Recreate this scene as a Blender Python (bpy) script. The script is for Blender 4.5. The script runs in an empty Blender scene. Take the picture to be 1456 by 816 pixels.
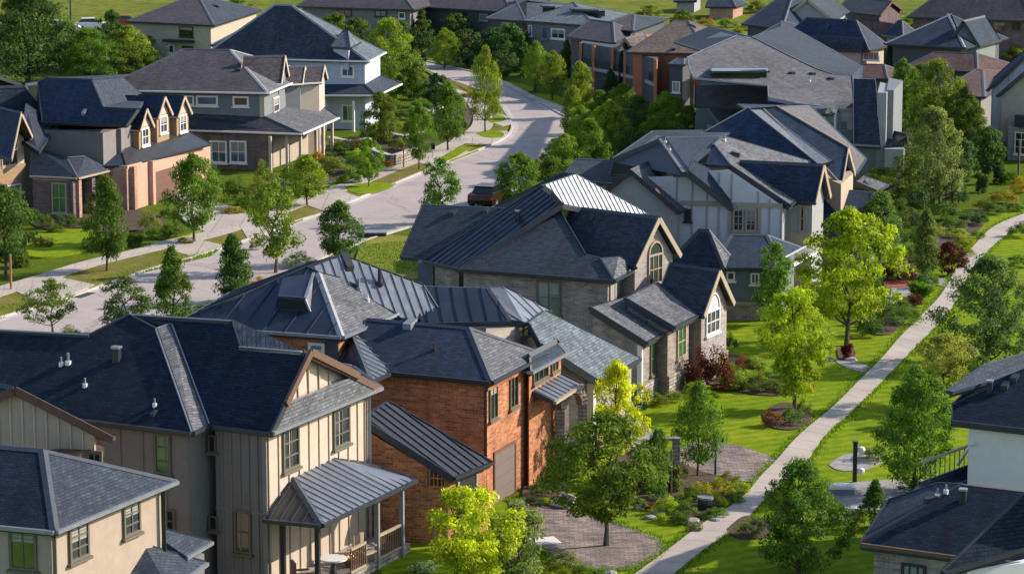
import bpy, math, random
from mathutils import Vector
random.seed(7)
V = Vector
C = bpy.context.scene.collection
R = math.radians

# ------------------------------------------------------------------ camera model (measured from the place)
FPX, HC = 4000.0, 27.7
TH = math.atan(702 / 4000.0)
cT, sT = math.cos(TH), math.sin(TH)

def ray(px, py):
    a = (px - 728) / FPX; b = (408 - py) / FPX
    return V((a, cT + b * sT, -sT + b * cT))

def P(px, py, z=0.0):
    d = ray(px, py); t = (z - HC) / d.z
    return V((d.x * t, d.y * t, z))

def row_z(p, row):
    b = (408 - row) / FPX
    return HC + p[1] * (b * cT - sT) / (cT + b * sT)

def plane(p, q, r):
    n = (q - p).cross(r - p).normalized()
    if n.z < 0: n = -n
    return (p, n)

def slope_plane(e1, e2, s):
    """plane through the eave edge e1-e2 (left to right as seen) that rises away from the eave's outer side"""
    d = (e2 - e1); d.z = 0; d.normalize()
    inw = V((-d.y, d.x, 0))
    return plane(e1, e2, e1 + inw + V((0, 0, s)))

def hit(px, py, pl):
    d = ray(px, py); o = V((0, 0, HC)); p, n = pl
    return o + d * ((p - o).dot(n) / d.dot(n))

def on_wall(A, B, px, py):
    d = V((B.x - A.x, B.y - A.y, 0)).normalized()
    return hit(px, py, (V((A.x, A.y, 0)), V((d.y, -d.x, 0))))

# ------------------------------------------------------------------ materials
MATS = {}
def newmat(name):
    m = bpy.data.materials.new(name); m.use_nodes = True
    nt = m.node_tree; b = nt.nodes['Principled BSDF']
    MATS[name] = m
    return m, nt, b
def N(nt, t, **k):
    n = nt.nodes.new(t)
    for a, v in k.items():
        if a in n.inputs: n.inputs[a].default_value = v
        else: setattr(n, a, v)
    return n
def c4(c): return (c[0], c[1], c[2], 1)
def noise(nt, scale, detail=4, coord=None, rough=.6):
    n = N(nt, 'ShaderNodeTexNoise'); n.inputs['Scale'].default_value = scale; n.inputs['Detail'].default_value = detail
    n.inputs['Roughness'].default_value = rough
    if coord is None:
        g = N(nt, 'ShaderNodeNewGeometry'); coord = g.outputs['Position']
    nt.links.new(coord, n.inputs['Vector'])
    return n
def mix(nt, fac, a, b, mode='MIX'):
    m = N(nt, 'ShaderNodeMix'); m.data_type = 'RGBA'; m.blend_type = mode
    for i, v in ((0, fac), (6, a), (7, b)):
        if hasattr(v, 'links'): nt.links.new(v, m.inputs[i])
        else: m.inputs[i].default_value = v if i == 0 else c4(v)
    return m.outputs[2]
def ramp(nt, src, lo, hi, a=0.0, b=1.0):
    m = N(nt, 'ShaderNodeMapRange'); nt.links.new(src, m.inputs[0])
    for i, v in zip((1, 2, 3, 4), (lo, hi, a, b)): m.inputs[i].default_value = v
    return m.outputs[0]
def bump(nt, b, h, dist=.02, strength=.6):
    n = N(nt, 'ShaderNodeBump'); n.inputs['Distance'].default_value = dist; n.inputs['Strength'].default_value = strength
    nt.links.new(h, n.inputs['Height']); nt.links.new(n.outputs[0], b.inputs['Normal'])

def brickish(name, c1, c2, mortar, bw, rh, ms, rough=.9, bd=.02, mott=.35, off=.5, spots=None, spec=.3, mscale=.6, streak=True):
    m, nt, b = newmat(name)
    uv = N(nt, 'ShaderNodeUVMap')
    nz = noise(nt, 3.0, 3)
    br = N(nt, 'ShaderNodeTexBrick'); br.offset = off
    br.inputs['Color1'].default_value = c4(c1); br.inputs['Color2'].default_value = c4(c2); br.inputs['Mortar'].default_value = c4(mortar)
    br.inputs['Scale'].default_value = 1; br.inputs['Brick Width'].default_value = bw; br.inputs['Row Height'].default_value = rh
    br.inputs['Mortar Size'].default_value = ms; br.inputs['Mortar Smooth'].default_value = .3
    nt.links.new(uv.outputs[0], br.inputs['Vector'])
    col = br.outputs['Color']
    big = noise(nt, mscale, 5)
    dark = tuple(x * (1 - mott) for x in c1); 
    col = mix(nt, ramp(nt, big.outputs[0], .35, .7), col, dark, 'MIX') if False else mix(nt, 1.0, col, mixval(nt, big.outputs[0], 1 - mott, 1 + mott), 'MULTIPLY')
    if streak:
        mp = N(nt, 'ShaderNodeMapping'); mp.inputs['Scale'].default_value = (1.6, .22, 1); nt.links.new(uv.outputs[0], mp.inputs[0])
        sk_ = noise(nt, 1.0, 5, mp.outputs[0]); col = mix(nt, 1.0, col, mixval(nt, sk_.outputs[0], .74, 1.3), 'MULTIPLY')
        mp2 = N(nt, 'ShaderNodeMapping'); mp2.inputs['Scale'].default_value = (.8, 7.4, 1); nt.links.new(uv.outputs[0], mp2.inputs[0])
        sk2 = noise(nt, 1.0, 2, mp2.outputs[0]); col = mix(nt, 1.0, col, mixval(nt, sk2.outputs[0], .82, 1.2), 'MULTIPLY')
    fine = noise(nt, 28, 2)
    col = mix(nt, 1.0, col, mixval(nt, fine.outputs[0], .72, 1.28), 'MULTIPLY')
    if spots:
        sp = noise(nt, 13, 2)
        col = mix(nt, ramp(nt, sp.outputs[0], .6, .68, 0, .75), col, spots)
    nt.links.new(col, b.inputs['Base Color'])
    b.inputs['Roughness'].default_value = rough
    b.inputs['Specular IOR Level'].default_value = spec
    inv = N(nt, 'ShaderNodeMath', operation='SUBTRACT'); inv.inputs[0].default_value = 1; nt.links.new(br.outputs['Fac'], inv.inputs[1])
    ad = N(nt, 'ShaderNodeMath', operation='ADD'); nt.links.new(inv.outputs[0], ad.inputs[0])
    f2 = N(nt, 'ShaderNodeMath', operation='MULTIPLY'); nt.links.new(fine.outputs[0], f2.inputs[0]); f2.inputs[1].default_value = .8
    nt.links.new(f2.outputs[0], ad.inputs[1])
    bump(nt, b, ad.outputs[0], bd, .8)
    return m
def mixval(nt, src, lo, hi):
    r = ramp(nt, src, .25, .75, lo, hi)
    c = N(nt, 'ShaderNodeCombineColor')
    for i in range(3): nt.links.new(r, c.inputs[i])
    return c.outputs[0]
def plain(name, col, rough=.8, metal=0, var=.15, nscale=2.0, bd=0.0, spec=.4, streak=None):
    m, nt, b = newmat(name)
    nz = noise(nt, nscale, 6)
    c = mix(nt, 1.0, col, mixval(nt, nz.outputs[0], 1 - var, 1 + var), 'MULTIPLY')
    nt.links.new(c, b.inputs['Base Color'])
    b.inputs['Roughness'].default_value = rough; b.inputs['Metallic'].default_value = metal
    b.inputs['Specular IOR Level'].default_value = spec
    if bd: 
        n2 = noise(nt, 30, 3); bump(nt, b, n2.outputs[0], bd, .6)
    return m
def shingle(name, c, k=1.35, mott=.22, bright=None):
    c2 = tuple(x * k for x in c); 
    return brickish(name, tuple(x * .72 for x in c), c2, tuple(x * .38 for x in c), .27, .125, .010, .88, .03, mott, mscale=.35, spec=.35)

def metal(name, col, rough=.38, var=.18):
    m, nt, b = newmat(name)
    nz = noise(nt, .9, 5)
    c = mix(nt, 1.0, col, mixval(nt, nz.outputs[0], 1 - var, 1 + var), 'MULTIPLY')
    nt.links.new(c, b.inputs['Base Color'])
    b.inputs['Metallic'].default_value = .35
    r = ramp(nt, noise(nt, 1.7, 4).outputs[0], .3, .7, rough - .1, rough + .14); nt.links.new(r, b.inputs['Roughness'])
    bump(nt, b, noise(nt, 2.2, 3).outputs[0], .03, .25)
    return m

shingle('navy_shingle', (.018, .034, .068), 1.3)
brickish('ink_shingle', (.009, .017, .033), (.017, .029, .052), (.004, .008, .018), .27, .125, .010, .9, .03, .22, mscale=.35, spec=.16)
shingle('blue_shingle', (.017, .040, .080), 1.25)
shingle('lit_grey_shingle', (.115, .12, .135))  # paler shingle for sun-side slopes; the sunlight is put into the colour
shingle('pale_shingle', (.125, .12, .13), 1.3)
shingle('slate_shingle', (.10, .125, .15), 1.5)
shingle('charcoal_shingle', (.034, .045, .068))
shingle('plum_shingle', (.060, .052, .062))
shingle('brown_shingle', (.13, .10, .088))
shingle('red_shingle', (.10, .055, .05))
metal('navy_metal', (.026, .040, .066))
metal('lit_metal', (.20, .215, .25), .36)  # paler copy of the navy metal for sunlit slopes, light painted in
metal('dark_metal', (.045, .048, .055), .42)
brickish('red_brick', (.54, .20, .075), (.30, .092, .040), (.36, .24, .17), .30, .11, .014, .9, .015, .3, spots=(.13, .055, .04), mscale=1.0)
brickish('grey_brick', (.31, .255, .22), (.18, .15, .135), (.33, .295, .265), .32, .11, .013, .92, .012, .25, spots=(.28, .24, .215), mscale=1.2)
brickish('pale_brick', (.34, .30, .29), (.26, .225, .22), (.38, .35, .33), .26, .09, .010, .92, .012, .2, mscale=1.2)
brickish('purple_brick', (.17, .12, .125), (.115, .08, .085), (.2, .17, .17), .26, .09, .010, .92, .012, .2, mscale=1.2)
brickish('pink_brick', (.40, .24, .18), (.33, .19, .145), (.42, .30, .25), .26, .09, .010, .92, .012, .2, mscale=1.2)
brickish('ledge_stone', (.42, .37, .32), (.25, .22, .19), (.14, .12, .11), .45, .16, .018, .92, .04, .35, mscale=2.5)
brickish('light_stone', (.55, .50, .44), (.45, .40, .35), (.4, .36, .32), .42, .18, .012, .92, .02, .2, mscale=2.5)
brickish('paver', (.29, .215, .18), (.13, .115, .12), (.09, .075, .07), .36, .24, .014, .85, .012, .4, spots=(.38, .29, .22), mscale=.6)
brickish('retaining_stone', (.40, .36, .33), (.27, .24, .22), (.10, .09, .08), .6, .22, .03, .92, .05, .3, mscale=1.5)
plain('taupe_siding', (.19, .175, .17), .75, var=.1)
plain('cream_siding', (.49, .405, .325), .75, var=.08)
plain('tan_siding', (.42, .33, .24), .8, var=.1)
plain('tan_stucco', (.38, .305, .245), .9, var=.12, bd=.01)
plain('white_siding', (.55, .55, .585), .7, var=.07)
plain('pale_blue_siding', (.42, .47, .56), .7, var=.06)
plain('blue_grey_siding', (.13, .15, .19), .75, var=.1)
plain('slate_siding', (.17, .19, .20), .75, var=.1)
plain('grey_siding', (.30, .30, .31), .75, var=.1)
plain('dark_siding', (.07, .075, .085), .75, var=.1)
plain('ochre_siding', (.33, .215, .115), .8, var=.1)
plain('beige_siding', (.40, .34, .27), .8, var=.1)
plain('peach_stucco', (.50, .31, .225), .9, var=.08, bd=.006)
plain('terracotta_stucco', (.46, .17, .09), .9, var=.12, bd=.006)
plain('white_stucco', (.66, .65, .64), .9, var=.06, bd=.006)
plain('white_paint', (.74, .72, .69), .5, var=.06)
plain('tan_paint', (.36, .29, .21), .6, var=.1)
plain('olive_paint', (.13, .115, .085), .6, var=.1)
plain('brown_wood', (.12, .066, .045), .6, var=.25, nscale=6)
plain('dark_paint', (.025, .028, .034), .45, var=.15)
plain('navy_paint', (.03, .036, .05), .4, var=.15)
plain('grey_paint', (.22, .23, .25), .5, var=.1)
plain('steel_gutter', (.30, .32, .36), .35, .5, var=.15)
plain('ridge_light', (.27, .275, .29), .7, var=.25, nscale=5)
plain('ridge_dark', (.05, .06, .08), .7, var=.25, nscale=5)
plain('taupe_door', (.17, .13, .115), .6, var=.05)
plain('brown_door', (.15, .075, .055), .6, var=.06)
plain('soil', (.075, .05, .035), 1, var=.5, nscale=4, bd=.05)
plain('mulch', (.09, .055, .038), 1, var=.6, nscale=9, bd=.06)
plain('bark', (.10, .075, .058), .95, var=.35, nscale=9, bd=.02)
plain('pale_bark', (.24, .20, .16), .95, var=.35, nscale=9, bd=.02)
plain('rock', (.33, .30, .28), .95, var=.35, nscale=3, bd=.05)
plain('flagstone', (.30, .28, .27), .9, var=.3, nscale=2.5, bd=.03)
plain('red_mulch', (.33, .07, .04), 1, var=.4, nscale=6, bd=.05)
plain('car_paint', (.035, .015, .014), .25, .3, var=.05)
plain('tyre_and_shade_black', (.02, .02, .02), .9)  # tyres, and the painted shade of the dormer opening
plain('blind', (.30, .285, .26), .8)
plain('red_flower', (.5, .02, .03), .7)
plain('post_wood', (.33, .17, .08), .8, var=.25, nscale=8)

def glass(name, col, rough=.06, var=.6, sc=.7):
    m, nt, b = newmat(name)
    nz = noise(nt, sc, 3)
    c = mix(nt, 1.0, col, mixval(nt, nz.outputs[0], 1 - var, 1 + var), 'MULTIPLY')
    nt.links.new(c, b.inputs['Base Color'])
    b.inputs['Roughness'].default_value = rough; b.inputs['Specular IOR Level'].default_value = .9
    return m
glass('glass', (.035, .045, .055)); glass('glass_dark', (.012, .015, .018)); glass('glass_blue', (.04, .085, .17))
glass('glass_green', (.05, .14, .055), .12); glass('glass_pale', (.20, .22, .22), .1)
glass('glass_olive', (.10, .12, .03), .12)

def ground_mat(name, a, b_, c_, s1=.35, s2=4.0, bd=.06, stripe=0, dirt=None, dirt2=None):
    m, nt, b = newmat(name)
    g = N(nt, 'ShaderNodeNewGeometry').outputs['Position']
    n1 = noise(nt, s1, 6, g); n2 = noise(nt, s2, 4, g); n3 = noise(nt, 35, 3, g)
    col = mix(nt, ramp(nt, n1.outputs[0], .35, .65), a, b_)
    col = mix(nt, ramp(nt, n2.outputs[0], .45, .75), col, c_)
    if stripe:
        w = N(nt, 'ShaderNodeTexWave'); w.inputs['Scale'].default_value = stripe; w.inputs['Distortion'].default_value = 1.2
        mp = N(nt, 'ShaderNodeMapping'); mp.inputs['Rotation'].default_value = (0, 0, R(62)); nt.links.new(g, mp.inputs[0]); nt.links.new(mp.outputs[0], w.inputs[0])
        col = mix(nt, 1.0, col, mixval(nt, w.outputs['Fac'], .91, 1.09), 'MULTIPLY')
    if dirt2:
        nd2 = noise(nt, .45, 5, g); col = mix(nt, ramp(nt, nd2.outputs[0], .56, .74, 0, .7), col, dirt2)
    if dirt:
        nd = noise(nt, .8, 5, g); col = mix(nt, ramp(nt, nd.outputs[0], .52, .66), col, dirt)
    col = mix(nt, 1.0, col, mixval(nt, n3.outputs[0], .6, 1.4), 'MULTIPLY')
    nt.links.new(col, b.inputs['Base Color']); b.inputs['Roughness'].default_value = .95; b.inputs['Specular IOR Level'].default_value = .03
    bump(nt, b, n3.outputs[0], bd, .8)
    return m
ground_mat('meadow', (.085, .14, .012), (.13, .17, .016), (.055, .10, .012), .12, 1.2, .1)
ground_mat('field', (.15, .19, .03), (.24, .25, .05), (.08, .12, .025), .06, .5, .2)
ground_mat('dry_grass', (.24, .24, .05), (.30, .26, .07), (.14, .18, .03), .4, 3, .1)
ground_mat('lawn', (.155, .235, .010), (.23, .285, .014), (.095, .175, .010), .22, 1.6, .03, stripe=.38, dirt2=(.26, .25, .02))
ground_mat('verge', (.15, .17, .025), (.27, .22, .07), (.09, .13, .02), .5, 3, .08, dirt=(.20, .14, .07))

def pave(name, col, joint, along=1.5, var=.18, big=.35):
    m, nt, b = newmat(name)
    uv = N(nt, 'ShaderNodeUVMap')
    br = N(nt, 'ShaderNodeTexBrick'); br.offset = 0
    br.inputs['Color1'].default_value = c4(col); br.inputs['Color2'].default_value = c4(tuple(x * .93 for x in col)); br.inputs['Mortar'].default_value = c4(joint)
    br.inputs['Scale'].default_value = 1; br.inputs['Brick Width'].default_value = along; br.inputs['Row Height'].default_value = 50
    br.inputs['Mortar Size'].default_value = .025
    nt.links.new(uv.outputs[0], br.inputs[0])
    n1 = noise(nt, big, 6); n2 = noise(nt, 9, 4)
    c = mix(nt, 1, br.outputs['Color'], mixval(nt, n1.outputs[0], 1 - var, 1 + var), 'MULTIPLY')
    c = mix(nt, 1, c, mixval(nt, n2.outputs[0], .9, 1.1), 'MULTIPLY')
    nt.links.new(c, b.inputs['Base Color']); b.inputs['Roughness'].default_value = .9; b.inputs['Specular IOR Level'].default_value = .25
    bump(nt, b, n2.outputs[0], .01, .5)
pave('concrete', (.45, .39, .345), (.20, .17, .15), 1.6)
pave('road_surface', (.41, .35, .33), (.28, .24, .235), 7.0, .16)
pave('kerb_concrete', (.47, .43, .40), (.27, .24, .22), 3.0)

m_, nt_, b_ = MATS['road_surface'], MATS['road_surface'].node_tree, MATS['road_surface'].node_tree.nodes['Principled BSDF']
_c = b_.inputs['Base Color'].links[0].from_socket
_v = N(nt_, 'ShaderNodeTexVoronoi'); _v.feature = 'DISTANCE_TO_EDGE'; _v.inputs['Scale'].default_value = .16
_g = N(nt_, 'ShaderNodeNewGeometry'); _nz = noise(nt_, .5, 5); _ad = N(nt_, 'ShaderNodeVectorMath', operation='MULTIPLY_ADD'); nt_.links.new(_nz.outputs['Color'], _ad.inputs[0]); _ad.inputs[1].default_value = (3, 3, 0); nt_.links.new(_g.outputs['Position'], _ad.inputs[2]); nt_.links.new(_ad.outputs[0], _v.inputs['Vector'])
_c = mix(nt_, ramp(nt_, _v.outputs['Distance'], .003, .010, .35, 0), _c, (.10, .09, .09))
_st = noise(nt_, .35, 4); _c = mix(nt_, ramp(nt_, _st.outputs[0], .56, .7, 0, .2), _c, (.16, .145, .145))
nt_.links.new(_c, b_.inputs['Base Color'])

def leaf_mat():
    m, nt, b = newmat('leaf')
    nt.nodes.remove(b); out = nt.nodes['Material Output']
    oi = N(nt, 'ShaderNodeObjectInfo'); uv = N(nt, 'ShaderNodeUVMap'); sx = N(nt, 'ShaderNodeSeparateXYZ')
    nt.links.new(uv.outputs[0], sx.inputs[0])
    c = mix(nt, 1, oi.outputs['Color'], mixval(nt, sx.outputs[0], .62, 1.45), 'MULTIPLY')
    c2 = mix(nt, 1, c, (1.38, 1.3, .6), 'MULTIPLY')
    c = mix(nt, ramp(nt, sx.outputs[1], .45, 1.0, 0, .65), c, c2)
    df = N(nt, 'ShaderNodeBsdfPrincipled'); df.inputs['Roughness'].default_value = .55; df.inputs['Specular IOR Level'].default_value = .12
    tr = N(nt, 'ShaderNodeBsdfTranslucent'); mx = N(nt, 'ShaderNodeMixShader'); mx.inputs[0].default_value = .38
    nt.links.new(c, df.inputs['Base Color']); nt.links.new(mix(nt, 1, c, (1.5, 1.5, .7), 'MULTIPLY'), tr.inputs['Color'])
    nt.links.new(df.outputs[0], mx.inputs[1]); nt.links.new(tr.outputs[0], mx.inputs[2]); nt.links.new(mx.outputs[0], out.inputs[0])
leaf_mat()

# ------------------------------------------------------------------ mesh builder
class MB:
    def __init__(s): s.v, s.f, s.m, s.uv = [], [], [], []
    def poly(s, pts, mat, uv=None, origin=None):
        n = V((0, 0, 0)); k = len(pts)
        for i in range(k):
            a, b = pts[i], pts[(i + 1) % k]
            n += V(((a.y - b.y) * (a.z + b.z), (a.z - b.z) * (a.x + b.x), (a.x - b.x) * (a.y + b.y)))
        if n.length < 1e-9: return
        n.normalize()
        if uv is None:
            if abs(n.z) > .985: u, w = V((1, 0, 0)), V((0, 1, 0))
            else: u = V((0, 0, 1)).cross(n).normalized(); w = n.cross(u)
            uv = [(p.dot(u), p.dot(w)) for p in pts]
        i0 = len(s.v); s.v += [tuple(p) for p in pts]; s.f.append(list(range(i0, i0 + k))); s.m.append(mat); s.uv += uv
    def box8(s, p, mat):
        # p: 4 bottom (CCW from above) + 4 top
        for q in ((3, 2, 1, 0), (4, 5, 6, 7), (0, 1, 5, 4), (1, 2, 6, 5), (2, 3, 7, 6), (3, 0, 4, 7)): s.poly([p[i] for i in q], mat)
    def box(s, o, u, n, u0, u1, d0, d1, z0, z1, mat):
        """box in a frame: origin o, horizontal u, outward n; depth d along n"""
        q = [o + u * a + n * d for a, d in ((u0, d1), (u1, d1), (u1, d0), (u0, d0))]
        s.box8([V((p.x, p.y, z0)) for p in q] + [V((p.x, p.y, z1)) for p in q], mat)
    def bar(s, a, b, w, h, mat, up=V((0, 0, 1)), off=0.0):
        d = (b - a)
        if d.length < 1e-4: return
        d.normalize(); sd = d.cross(up)
        if sd.length < 1e-3: sd = V((1, 0, 0))
        sd.normalize(); u2 = sd.cross(d)
        p = []
        for zz in (off - h / 2, off + h / 2):
            p += [a + u2 * zz - sd * w / 2, a + u2 * zz + sd * w / 2, b + u2 * zz + sd * w / 2, b + u2 * zz - sd * w / 2]
        s.box8([p[0], p[1], p[2], p[3], p[4], p[5], p[6], p[7]], mat)
    def tube(s, pts, rad, mat, seg=8):
        rings = []
        for i, p in enumerate(pts):
            d = (pts[min(i + 1, len(pts) - 1)] - pts[max(i - 1, 0)]).normalized()
            a = d.cross(V((.3, .9, .2))).normalized(); b = d.cross(a)
            r = rad[i] if isinstance(rad, (list, tuple)) else rad
            rings.append([p + (a * math.cos(t) + b * math.sin(t)) * r for t in [2 * math.pi * k / seg for k in range(seg)]])
        for i in range(len(rings) - 1):
            for k in range(seg): s.poly([rings[i][k], rings[i + 1][k], rings[i + 1][(k + 1) % seg], rings[i][(k + 1) % seg]], mat)
        s.poly(rings[0], mat); s.poly(list(reversed(rings[-1])), mat)
    def prism(s, base, z0, z1, mat, top=True):
        k = len(base)
        a = [V((p.x, p.y, z0)) for p in base]; b = [V((p.x, p.y, z1)) for p in base]
        for i in range(k):
            j = (i + 1) % k; s.poly([a[i], a[j], b[j], b[i]], mat)
        if top: s.poly(b, mat)
    def blob(s, c, rx, ry, rz, mat, seg=9, rings=5, jit=.12, rnd=random, z0=-1.0):
        rr = []
        for i in range(rings + 1):
            t = z0 + (1 - z0) * i / rings if i < rings else 1.0
            r = math.sqrt(max(0, 1 - t * t)); rr.append([c + V((math.cos(2 * math.pi * k / seg) * r * rx, math.sin(2 * math.pi * k / seg) * r * ry, t * rz)) * (1 + rnd.uniform(-jit, jit)) for k in range(seg)] if r > .01 else [c + V((0, 0, t * rz))] * seg)
        for i in range(rings):
            for k in range(seg):
                q = [rr[i][k], rr[i][(k + 1) % seg], rr[i + 1][(k + 1) % seg], rr[i + 1][k]]
                if (q[2] - q[3]).length < 1e-6: q = q[:3]
                elif (q[0] - q[1]).length < 1e-6: q = q[1:]
                s.poly(q, mat)
    def build(s, name, parent=None, kind=None, smooth=False):
        me = bpy.data.meshes.new(name)
        o0 = parent_loc(parent)
        me.from_pydata([(x - o0.x, y - o0.y, z - o0.z) for x, y, z in s.v], [], s.f)
        names = []
        for m in s.m:
            if m not in names: names.append(m)
        for m in names: me.materials.append(MATS[m])
        idx = {m: i for i, m in enumerate(names)}
        me.polygons.foreach_set('material_index', [idx[m] for m in s.m])
        ul = me.uv_layers.new(name='UVMap')
        ul.data.foreach_set('uv', [c for t in s.uv for c in t])
        if smooth: me.polygons.foreach_set('use_smooth', [True] * len(me.polygons))
        me.update()
        ob = bpy.data.objects.new(name, me); C.objects.link(ob)
        if parent: ob.parent = parent
        if kind: ob['kind'] = kind
        return ob
def parent_loc(o):
    p = V((0, 0, 0))
    while o is not None: p += V(o.location); o = o.parent
    return p

def thing(name, loc, label, cat, group=None):
    o = bpy.data.objects.new(name, None); C.objects.link(o); o.location = loc; o.empty_display_size = .3
    o['label'] = label; o['category'] = cat
    if group: o['group'] = group
    return o
def tag(o, label, cat, group=None):
    o['label'] = label; o['category'] = cat
    if group: o['group'] = group
    return o

# ------------------------------------------------------------------ roofs
def newell(pts):
    n = V((0, 0, 0)); k = len(pts)
    for i in range(k):
        a, b = pts[i], pts[(i + 1) % k]
        n += V(((a.y - b.y) * (a.z + b.z), (a.z - b.z) * (a.x + b.x), (a.x - b.x) * (a.y + b.y)))
    return n.normalized() if n.length > 1e-9 else V((0, 0, 1))

def roof(h, faces, mats, thick=.2, fascia='navy_paint', gut='navy_paint', cap='ridge_dark', rake=None, seams=(), seam_sp=.45, name='roof', lit_cap=(), nocap=False):
    """faces: lists of points (CCW or CW); mats: one material or one per face"""
    if isinstance(mats, str): mats = [mats] * len(faces)
    F = []
    for f in faces:
        n = newell(f)
        F.append(list(f) if n.z > 0 else list(reversed(f)))
    key = lambda p: (round(p.x, 2), round(p.y, 2), round(p.z, 2))
    E = {}
    mb = MB(); cp = MB(); gt = []; tr = []
    dn = V((0, 0, -thick))
    for i, f in enumerate(F):
        mb.poly(f, mats[i]); mb.poly([p + dn for p in reversed(f)], fascia)
        for k in range(len(f)):
            a, b = f[k], f[(k + 1) % len(f)]
            E.setdefault(frozenset((key(a), key(b))), []).append((i, a, b))
    for e, L in E.items():
        i, a, b = L[0]
        if (b - a).length < .05: continue
        if len(L) == 1:
            mb.poly([a + dn, b + dn, b, a], fascia)
            d = (b - a); hd = V((d.x, d.y, 0)); out = V((hd.y, -hd.x, 0))
            if out.length > 1e-5: out.normalize()
            if abs(d.z) < .12 * hd.length:
                g1_ = MB(); g1_.bar(a + out * .07 + V((0, 0, -.05)), b + out * .07 + V((0, 0, -.05)), .13, .12, gut); gt.append(g1_)
            else:
                g1_ = MB(); g1_.bar(a + out * .02 + V((0, 0, -thick * .5 + .02)), b + out * .02 + V((0, 0, -thick * .5 + .02)), .05, thick + .06, rake or fascia); tr.append(g1_)
        elif len(L) >= 2 and not nocap:
            j = L[1][0]; n1, n2 = newell(F[i]), newell(F[j])
            d = (b - a).normalized(); m1 = n1.cross(d); m2 = -n2.cross(d)
            if m1.dot(n2) < -0.02 or n1.dot(m2) < -0.02:   # convex
                w = .16
                up = (n1 + n2).normalized() * .05
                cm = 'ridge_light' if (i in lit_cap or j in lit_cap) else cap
                for m_, n_ in ((m1, n1), (m2, n2)):
                    q = [a + up, b + up, b + m_ * w + n_ * .025, a + m_ * w + n_ * .025]
                    cp.poly(q, cm); q2 = [b + m_ * w + n_ * .025, a + m_ * w + n_ * .025, a + m_ * w - n_ * .02, b + m_ * w - n_ * .02]; cp.poly(q2, cm)
    for i in seams:
        f = F[i]; n = newell(f); u = V((0, 0, 1)).cross(n).normalized(); w = n.cross(u); o = f[0]
        pu = [((p - o).dot(u), p) for p in f]
        lo, hi = min(p[0] for p in pu), max(p[0] for p in pu); x = lo + seam_sp * .5
        while x < hi:
            ys = []
            for k in range(len(pu)):
                (x1, y1), (x2, y2) = pu[k], pu[(k + 1) % len(pu)]
                if (x1 - x) * (x2 - x) < 0: ys.append(y1.lerp(y2, (x - x1) / (x2 - x1)))
            ys.sort(key=lambda p: p.dot(w))
            for k in range(0, len(ys) - 1, 2):
                mb.bar(ys[k] + n * .03, ys[k + 1] + n * .03, .03, .036 if mats[i] == 'lit_metal' else .04, mats[i], up=n)
            x += seam_sp
    ro = mb.build(name, h)
    if cp.f: cp.build('ridge_cap', ro)
    for g1_ in gt: g1_.build('gutter', ro)
    for g1_ in tr: g1_.build('rake_board', ro)
    return ro, F

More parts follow.
